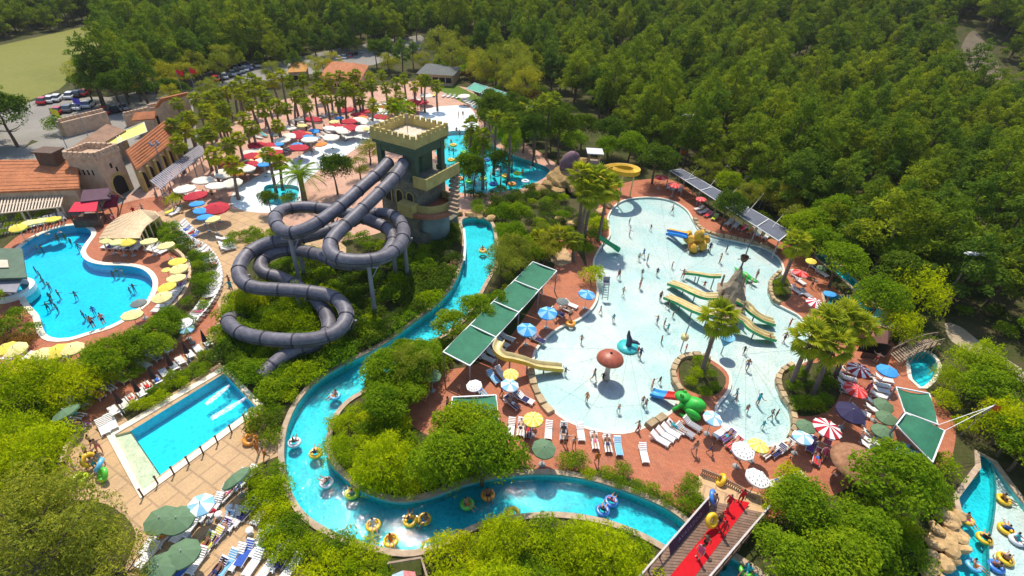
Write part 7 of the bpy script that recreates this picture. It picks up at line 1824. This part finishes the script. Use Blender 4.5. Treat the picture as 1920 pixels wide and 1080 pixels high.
# ------------------------------------------------------------------ people
SKINS = [M('skin_tanned', (.42, .23, .14), .5, .1, 8), M('skin_light', (.58, .38, .27), .5, .1, 8), M('skin_brown', (.22, .11, .065), .5, .1, 8)]
HAIR = M('dark_hair', (.025, .018, .014), .6, .2, 10)
SUITC = [('navy', (.02, .03, .10)), ('red', (.50, .02, .02)), ('black', (.015, .015, .018)), ('turquoise', (.03, .35, .40)), ('orange', (.65, .20, .02)), ('white', (.7, .7, .68)), ('pink', (.6, .12, .22)), ('blue', (.03, .12, .45))]
SUIT = [M('swimwear_' + n, c, .8, .1, 8) for n, c in SUITC]
RED_SHIRT = M('red_shirt', (.55, .02, .03), .85, .1, 6)
def pose(kind):
    J = dict(pelvis=(0, 0, .96), spine=(0, 0, 1.14), chest=(0, 0, 1.34), neck=(0, .0, 1.49), head=(0, .03, 1.60), crown=(0, .01, 1.74))
    for s, n in ((-1, 'l'), (1, 'r')):
        J.update({'sh' + n: (s * .19, 0, 1.42), 'el' + n: (s * .26, -.03, 1.14), 'wr' + n: (s * .29, .06, .90), 'ha' + n: (s * .29, .10, .80), 'hi' + n: (s * .10, 0, .90), 'kn' + n: (s * .11, .02, .50), 'an' + n: (s * .11, -.02, .09), 'to' + n: (s * .12, .16, .04)})
    if kind == 'walk':
        J.update(knl=(-.11, .16, .52), anl=(-.11, .24, .10), tol=(-.11, .42, .07), knr=(.11, -.08, .50), anr=(.11, -.32, .16), tor=(.11, -.22, .05), ell=(-.27, -.14, 1.16), wrl=(-.27, -.10, .92), hal=(-.27, -.06, .83), elr=(.27, .10, 1.16), wrr=(.26, .26, .98), har=(.25, .33, .92))
    elif kind == 'arms':
        J.update(ell=(-.42, .05, 1.30), wrl=(-.60, .14, 1.42), hal=(-.68, .16, 1.48), elr=(.40, .1, 1.24), wrr=(.52, .28, 1.20), har=(.58, .36, 1.20), knl=(-.16, .05, .5), anl=(-.2, 0, .09), tol=(-.22, .17, .04))
    elif kind == 'sit':      # seated, legs forward (origin at the seat)
        J.update(pelvis=(0, 0, .10), spine=(0, -.06, .28), chest=(0, -.14, .46), neck=(0, -.17, .61), head=(0, -.14, .72), crown=(0, -.16, .86))
        for s, n in ((-1, 'l'), (1, 'r')): J.update({'sh' + n: (s * .19, -.16, .54), 'el' + n: (s * .36, -.10, .30), 'wr' + n: (s * .38, .10, .22), 'ha' + n: (s * .36, .20, .22), 'hi' + n: (s * .10, .06, .09), 'kn' + n: (s * .15, .48, .20), 'an' + n: (s * .14, .82, .04), 'to' + n: (s * .15, .93, .14)})
    elif kind == 'lie':      # on the back, head raised on the backrest
        J.update(pelvis=(0, -.05, .10), spine=(0, .14, .12), chest=(0, .34, .20), neck=(0, .50, .30), head=(0, .60, .36), crown=(0, .73, .44))
        for s, n in ((-1, 'l'), (1, 'r')): J.update({'sh' + n: (s * .19, .42, .24), 'el' + n: (s * .30, .20, .16), 'wr' + n: (s * .30, -.04, .14), 'ha' + n: (s * .28, -.13, .13), 'hi' + n: (s * .10, -.12, .09), 'kn' + n: (s * .12, -.52, .12), 'an' + n: (s * .12, -.92, .07), 'to' + n: (s * .14, -.97, .19)})
    elif kind == 'swim':     # stretched out face down
        J.update(pelvis=(0, 0, 0), spine=(0, .2, .02), chest=(0, .40, .04), neck=(0, .54, .07), head=(0, .64, .12), crown=(0, .76, .16))
        for s, n in ((-1, 'l'), (1, 'r')): J.update({'sh' + n: (s * .19, .46, .03), 'el' + n: (s * .36, .66, 0), 'wr' + n: (s * .30, .92, -.02), 'ha' + n: (s * .26, 1.02, -.03), 'hi' + n: (s * .10, -.06, -.02), 'kn' + n: (s * .15, -.46, -.06), 'an' + n: (s * .2, -.84, -.08), 'to' + n: (s * .2, -1.0, -.09)})
    return J
RADS = dict(pelvis=.145, spine=.125, chest=.155, neck=.058, head=.098, crown=.07, sh=.068, el=.048, wr=.036, ha=.042, hi=.105, kn=.066, an=.042, to=.04)
EDG = [('pelvis', 'spine'), ('spine', 'chest'), ('chest', 'neck'), ('neck', 'head'), ('head', 'crown')] + sum([[('chest', 'sh' + n), ('sh' + n, 'el' + n), ('el' + n, 'wr' + n), ('wr' + n, 'ha' + n), ('pelvis', 'hi' + n), ('hi' + n, 'kn' + n), ('kn' + n, 'an' + n), ('an' + n, 'to' + n)] for n in 'lr'], [])
POSES = {}
def make_pose(kind):
    J = pose(kind); names = list(J); me = bpy.data.meshes.new('body'); me.from_pydata([J[n] for n in names], [(names.index(a), names.index(b)) for a, b in EDG], [])
    o = bpy.data.objects.new('tmp_body', me); COL.objects.link(o)
    o.modifiers.new('skin', 'SKIN'); sv = me.skin_vertices[0].data
    for i, n in enumerate(names):
        r = RADS.get(n, RADS.get(n[:-1])); sv[i].radius = (r, r * (.8 if n in ('chest', 'spine', 'pelvis') else 1)); sv[i].use_root = (n == 'pelvis')
    ss = o.modifiers.new('sub', 'SUBSURF'); ss.levels = 1; ss.render_levels = 1
    bpy.context.view_layer.update()
    out = bpy.data.meshes.new_from_object(o.evaluated_get(bpy.context.evaluated_depsgraph_get())); bpy.data.objects.remove(o)
    # materials by nearest bone: 0 skin, 1 swimwear, 2 hair, 3 upper body (skin or shirt)
    JV = {k: np.array(v) for k, v in J.items()}; idx = []
    for p in out.polygons:
        c = np.array(p.center); best = None
        for a, b in EDG:
            A, B = JV[a], JV[b]; d = B - A; t = max(0, min(1, (c - A) @ d / (d @ d))); e = np.linalg.norm(c - A - d * t)
            if best is None or e < best[0]: best = (e, a, b, t)
        e, a, b, t = best
        if a == 'head' or (a == 'neck' and t > .8): up = JV['crown'] - JV['head']; up = up / np.linalg.norm(up); k = 2 if (c - JV['head']) @ up > .02 or (c - JV['head'])[1] < -.03 else 0
        elif a == 'pelvis' and b.startswith('hi') or (a.startswith('hi') and t < .45) or (a == 'pelvis' and t < .35): k = 1
        elif a in ('pelvis', 'spine') or (a == 'chest') or (a.startswith('sh') and t < .4): k = 3
        else: k = 0
        idx.append(k)
    for p in out.polygons: p.use_smooth = True
    for k in range(4): out.materials.append(None) if len(out.materials) < 4 else None
    out.polygons.foreach_set('material_index', idx)
    POSES[kind] = out
for k in ('stand', 'walk', 'arms', 'sit', 'lie', 'swim'): make_pose(k)
BODY = {}
def body(kind, si, ci, suit='trunks'):
    key = (kind, si, ci, suit)
    if key not in BODY:
        me = POSES[kind].copy()
        for i, m in enumerate((SKINS[si], SUIT[ci], HAIR, {'trunks': SKINS[si], 'suit': SUIT[ci], 'shirt': RED_SHIRT}[suit])): me.materials[i] = m
        BODY[key] = me
    return BODY[key]
rp_ = np.random.RandomState(77)
def person(kind, loc_, rz, label, group, ci=None, si=None, suit=None, sc=1.0):
    ci = int(rp_.randint(len(SUIT))) if ci is None else ci; si = int(rp_.choice(3, p=[.5, .25, .25])) if si is None else si; suit = suit or ('suit' if rp_.random() < .4 else 'trunks')
    o = put('person', body(kind, si, ci, suit), None, loc_, (0, 0, rz), sc); tag(o, label, 'person', group); return o
def crowd(pts, z, kinds, what, lm, group, sc=(.85, 1.05)):
    ps = [at(x, y, max(z, 0)) for x, y in pts]; cs = [int(rp_.randint(len(SUIT))) for _ in pts]
    labs = ranked(ps, ['person in %s swimwear %s' % (SUITC[c][0], what) for c in cs], lm)
    for (x, y), p, c, lb in zip(pts, ps, cs, labs):
        person(kinds[rp_.randint(len(kinds))], (p.x, p.y, z), rp_.uniform(0, 6.28), lb, group, c, None, None, rp_.uniform(*sc))
PLM = [('the swim-up bar', at(25, 545)), ('the fan pergola', at(225, 440)), ('the small green rim parasol', at(258, 590)), ('its lower tip', at(110, 632))]
crowd([(75,461),(66,459),(104,440),(118,438),(143,457),(150,461),(128,446)], -1.28, ['stand', 'stand', 'arms'], 'bathing in the leisure pool', PLM, 'bathers in the leisure pool', (.72, .85))
_first = None
crowd([(137,546),(105,545),(88,548),(92,560),(84,568),(102,570),(170,574),(152,584),(160,590),(208,508),(216,505),(227,506),(240,538),(247,533),(62,500),(70,508),(76,520),(88,530)], -1.28, ['stand', 'stand', 'arms'], 'bathing in the leisure pool', [('the swim-up bar', at(25, 545)), ('the rim parasol', at(258, 590)), ('the inner curve', at(200, 490)), ('its deep end', at(150, 630))], 'bathers in the leisure pool', (.72, .85))
for k, (x, y) in enumerate(((178, 616), (197, 610))): p = at(x, y); person('stand', (p.x, p.y, .0), 1.0, 'person standing on the lower rim of the leisure pool, %s of two' % ('left', 'right')[k], 'people on the rim of the leisure pool', 0)
KP = [(1180,418),(1180,440),(1198,486),(1206,480),(1213,492),(1232,514),(1204,514),(1200,538),(1168,552),(1126,585),(1245,610),(1252,618),(1196,660),(1200,668),(1113,710),(1130,712),(1237,716),(1222,726),(1205,754),(1210,762),(1286,655),(1350,490),(1362,470),(1418,520),(1408,534),(1470,638),(1380,740),(1378,752),(1420,756),(1445,782),(1455,780),(1195,808),(1238,560),(1252,575),(1262,592),(1280,520),(1302,528),(1320,538),(1240,640),(1232,604),(1150,600),(1480,610),(1440,640),(1400,690),(1395,660),(1330,640),(1220,430),(1260,398),(1290,470),(1330,470),(1160,520),(1260,500),(1090,640),(1060,700),(1100,750),(1160,770),(1400,770),(1430,800)]
crowd(KP, -.28, ['stand', 'walk', 'arms', 'walk'], 'in the white pool', LMK, 'waders in the white pool', (.62, 1.02))
for k, (x, y, z) in enumerate(((1352, 560, 1.5), (1362, 572, 1.5), (1346, 590, 1.5), (1372, 585, 1.5), (1358, 600, 1.5))): p = at(x, y, z); person('stand', p, k * 1.2, 'child on the deck of the wooden play tower, %s from top' % ORD[k], 'children on the play tower', None, None, None, .75)
DK = [(312,372),(322,368),(296,378),(435,548),(432,535),(176,838),(190,848),(170,862),(182,880),(195,872),(166,878),(485,850),(500,862),(905,770),(862,742),(800,748),(840,768),(1068,600),(1118,870),(1330,850),(1470,880),(1560,900),(1680,660),(1640,680),(1622,740),(1540,860),(1530,835),(1500,835),(1375,850),(1385,865),(1300,850),(1060,836),(1075,840),(940,740),(1580,560),(1520,540),(1545,575),(1560,590),(900,760),(1000,800),(1015,560),(1040,600),(270,400),(255,408),(215,420)]
DLM = LMK + ULM + [('the fan pergola', at(240, 430)), ('the slide pool corner', at(215, 816)), ('the small green shade cloth', at(890, 790)), ('the bend of the sandy walkway', at(440, 540)), ('the outer river bend', at(530, 830))]
crowd(DK, 0.02, ['stand', 'walk', 'arms'], 'on the deck', DLM, 'people on the decks')
for k, (x, y) in enumerate(((860, 225), (868, 222), (838, 258), (856, 252), (862, 262), (846, 268), (875, 262), (842, 245), (880, 275), (850, 285), (885, 300), (900, 310), (860, 320), (845, 330), (920, 330))): pass
WVLM = [('the wave pool beach', at(850, 245)), ('its lower end', at(870, 355)), ('the rock mound', at(1040, 350)), ('the broad dark tree', at(925, 240))]
crowd([(860,222),(868,220),(838,250),(856,252),(862,258)], 0.02, ['stand', 'walk'], 'on the wave pool beach', [('the castle tower', at(765, 470)), ('the broad dark tree', at(925, 240))], 'people on the wave pool beach')
crowd([(846,268),(875,262),(842,280),(880,275),(850,285),(885,300),(900,310),(860,320),(845,330),(920,330),(905,285),(930,300),(960,310),(980,325),(950,345),(890,345),(870,300),(858,345),(995,318),(912,350),(940,285)], -.75, ['stand', 'arms'], 'in the wave pool', WVLM, 'bathers in the wave pool')
PPL = [(rp_.uniform(440, 800), 0) for _ in range(46)]
pts = []
for x, _ in PPL:
    t = (x - 440) / 360; y = 325 - 130 * t + rp_.uniform(-26, 22); pts.append((x, y))
crowd(pts, 0.02, ['stand', 'walk', 'walk'], 'on the upper plaza', ULM, 'crowd on the upper plaza')
crowd([(330 + 14 * k, 398 - 7 * k + (k % 3) * 5) for k in range(8)], 0.02, ['stand', 'walk'], 'below the gatehouse', ULM, 'people below the gatehouse')
# people on the bridge
for k, (x, y, c, su, t) in enumerate(((1386, 942, 1, 'shirt', 'person in a red shirt at the head of the carpeted bridge'), (1362, 952, 1, 'shirt', 'person in a red shirt left of the carpet on the bridge'), (1352, 1000, 1, 'shirt', 'person in a red shirt walking in the middle of the red carpet'), (1318, 1028, 2, 'trunks', 'person in black swimwear on the red carpet near the bottom edge'), (1308, 1045, 6, 'suit', 'person in a pink swimsuit on the red carpet near the bottom edge'), (1345, 985, 0, 'trunks', 'person in navy swimwear carrying a yellow ring over the bridge'), (1334, 950, 7, 'trunks', 'person in blue swimwear with a blue ring on the bridge'))):
    p = at(x, y, BZ + .03); person('walk' if k % 2 else 'stand', p, 2.2, t, 'people on the carpeted bridge', c, None, su)
# sunbathers
NL = [o for o in bpy.data.objects if o.get('category') == 'sun lounger' and o.type == 'EMPTY']
for o in rp_.choice(len(NL), 46, replace=False):
    lg = NL[int(o)]; c = int(rp_.randint(len(SUIT))); lb = 'person in %s swimwear lying on a %s' % (SUITC[c][0], lg['label'].replace('white lounger, ', '').replace('white lounger ', ''))
    lb = lg['label'].replace('white lounger on the deck', 'lounger').replace('white lounger', 'lounger')
    w = ('sunbather in %s on %s' % (SUITC[c][0], lb.replace('number ', 'number '))).split(); person('lie', (lg.location.x, lg.location.y, .30), lg.rotation_euler.z, ' '.join(w[:16]), 'sunbathers', c)
# rings and riders
RV = [(592,850,'yellow',0,1),(612,905,'white',0,1),(552,830,'white',0,1),(628,742,'skyblue',0,1),(782,975,'yellow',1,1),(733,1014,'yellow',0,1),(876,945,'green',0,1),(915,928,'orange',0,1),(962,962,'yellow',0,0),(1146,940,'blue',0,1),(1130,957,'blue',0,1),(1400,1070,'green',0,1),(700,985,'yellow',0,1),(660,925,'lime',0,1),
      (1882,937,'yellow',0,1),(1812,974,'yellow',0,1),(1846,1010,'yellow',0,1),(1886,992,'yellow',0,1),(1907,1012,'white',0,1),(1885,1048,'yellow',0,1),(1826,1060,'skyblue',0,1),(1868,1062,'blue',0,1),(1600,548,'lime',0,1),(1628,572,'yellow',0,1),(884,560,'green',0,0),(905,470,'yellow',0,1)]
RLM = [('the head of the carpeted bridge', at(1320, 1000)), ('the rock outcrop', at(1780, 1010)), ('the river bend at the slide pool', at(545, 820)), ('the covered boat', at(750, 1050)), ('the far tip of the resting pool', at(1845, 865)), ('the upper river', at(1610, 555)), ('the tower foot', at(880, 500)), ('the round river bend trees', at(900, 920))]
CNm = dict(skyblue='light blue')
rpos = [at(x, y) for x, y, *_ in RV]
rlab = ranked(rpos, [('%s double swim ring afloat' if d else '%s swim ring afloat') % CNm.get(c, c) for _, _, c, d, _ in RV], RLM)
plab = ranked(rpos, ['person riding the %s ring' % CNm.get(c, c) for _, _, c, d, _ in RV], RLM)
for (x, y, c, d, rider), lb, pl in zip(RV, rlab, plab):
    p = ring(x, y, c, lb, -.22, bool(d), group='swim rings afloat', sc=.95)
    if rider:
        person('sit', (p.x - (.6 if d else 0), p.y, -.26), rp_.uniform(0, 6), pl, 'ring riders')
        if d: person('sit', (p.x + .6, p.y, -.26), rp_.uniform(0, 6), 'second ' + pl, 'ring riders')
for x, y, c, z, tl, t in ((1070,606,'orange',.2,(0,0),'orange swim ring lying on the deck below the blue parasols'), (1352,900,'yellow',.75,(1.2,0),'yellow swim ring propped at the lattice fence'), (1335,976,'yellow',BZ+.9,(1.0,.3),'yellow swim ring carried over the bridge'), (1337,932,'blue',BZ+.8,(1.1,.2),'blue swim ring carried onto the bridge'), (472,798,'yellow',.3,(.3,.2),'yellow swim ring in a pile at the slide pool corner, upper'), (468,824,'orange',.3,(.3,.2),'orange swim ring in a pile at the slide pool corner, lower'),
                      (166,862,'yellow',.9,(1.2,.1),'yellow swim ring carried on the sandy deck'), (193,890,'green',.6,(1.0,.2),'green swim ring carried on the sandy deck'), (186,872,'skyblue',.9,(.9,.4),'light blue swim ring carried on the sandy deck'), (149,897,'lime',.2,(0,0),'lime green swim ring lying at the edge of the sandy deck'), (8,963,'yellow',.4,(.5,.2),'yellow swim ring at the left picture edge below the bank')):
    ring(x, y, c, t, z, False, tl, 'swim rings on land', 1.0)
wcols = ['yellow', 'green', 'orange', 'blue', 'lime', 'white']
wp = [(846,300),(870,285),(858,312),(890,320),(905,335),(930,318),(948,330),(880,340),(862,335),(912,300),(970,325),(985,340),(850,272),(895,285),(960,345),(925,345)]
wl = ranked([at(x, y) for x, y in wp], ['%s swim ring in the wave pool' % wcols[k % 6] for k in range(len(wp))], WVLM)
for k, ((x, y), lb) in enumerate(zip(wp, wl)): ring(x, y, wcols[k % 6], lb, .02, False, (0, 0), 'swim rings in the wave pool', 1.25)

# ------------------------------------------------------------------ summer haze over the park and the hill
hz = MB(); hz.box((30, 240, 48.5), (1300, 900, 102))
HZ = bpy.data.materials.new('summer_haze'); HZ.use_nodes = True
_n = HZ.node_tree; _n.nodes.clear(); _o = _n.nodes.new('ShaderNodeOutputMaterial'); _v = _n.nodes.new('ShaderNodeVolumePrincipled')
_v.inputs['Color'].default_value = (.86, .90, .95, 1); _v.inputs['Density'].default_value = .0001; _v.inputs['Anisotropy'].default_value = .3
_n.links.new(_v.outputs[0], _o.inputs['Volume'])
ho = hz.build('haze', HZ); tag(ho, kind='stuff')
for _o in bpy.data.objects:
    if len(str(_o.get('label', '')).split()) > 16: print('LONG', _o.name, _o['label'])
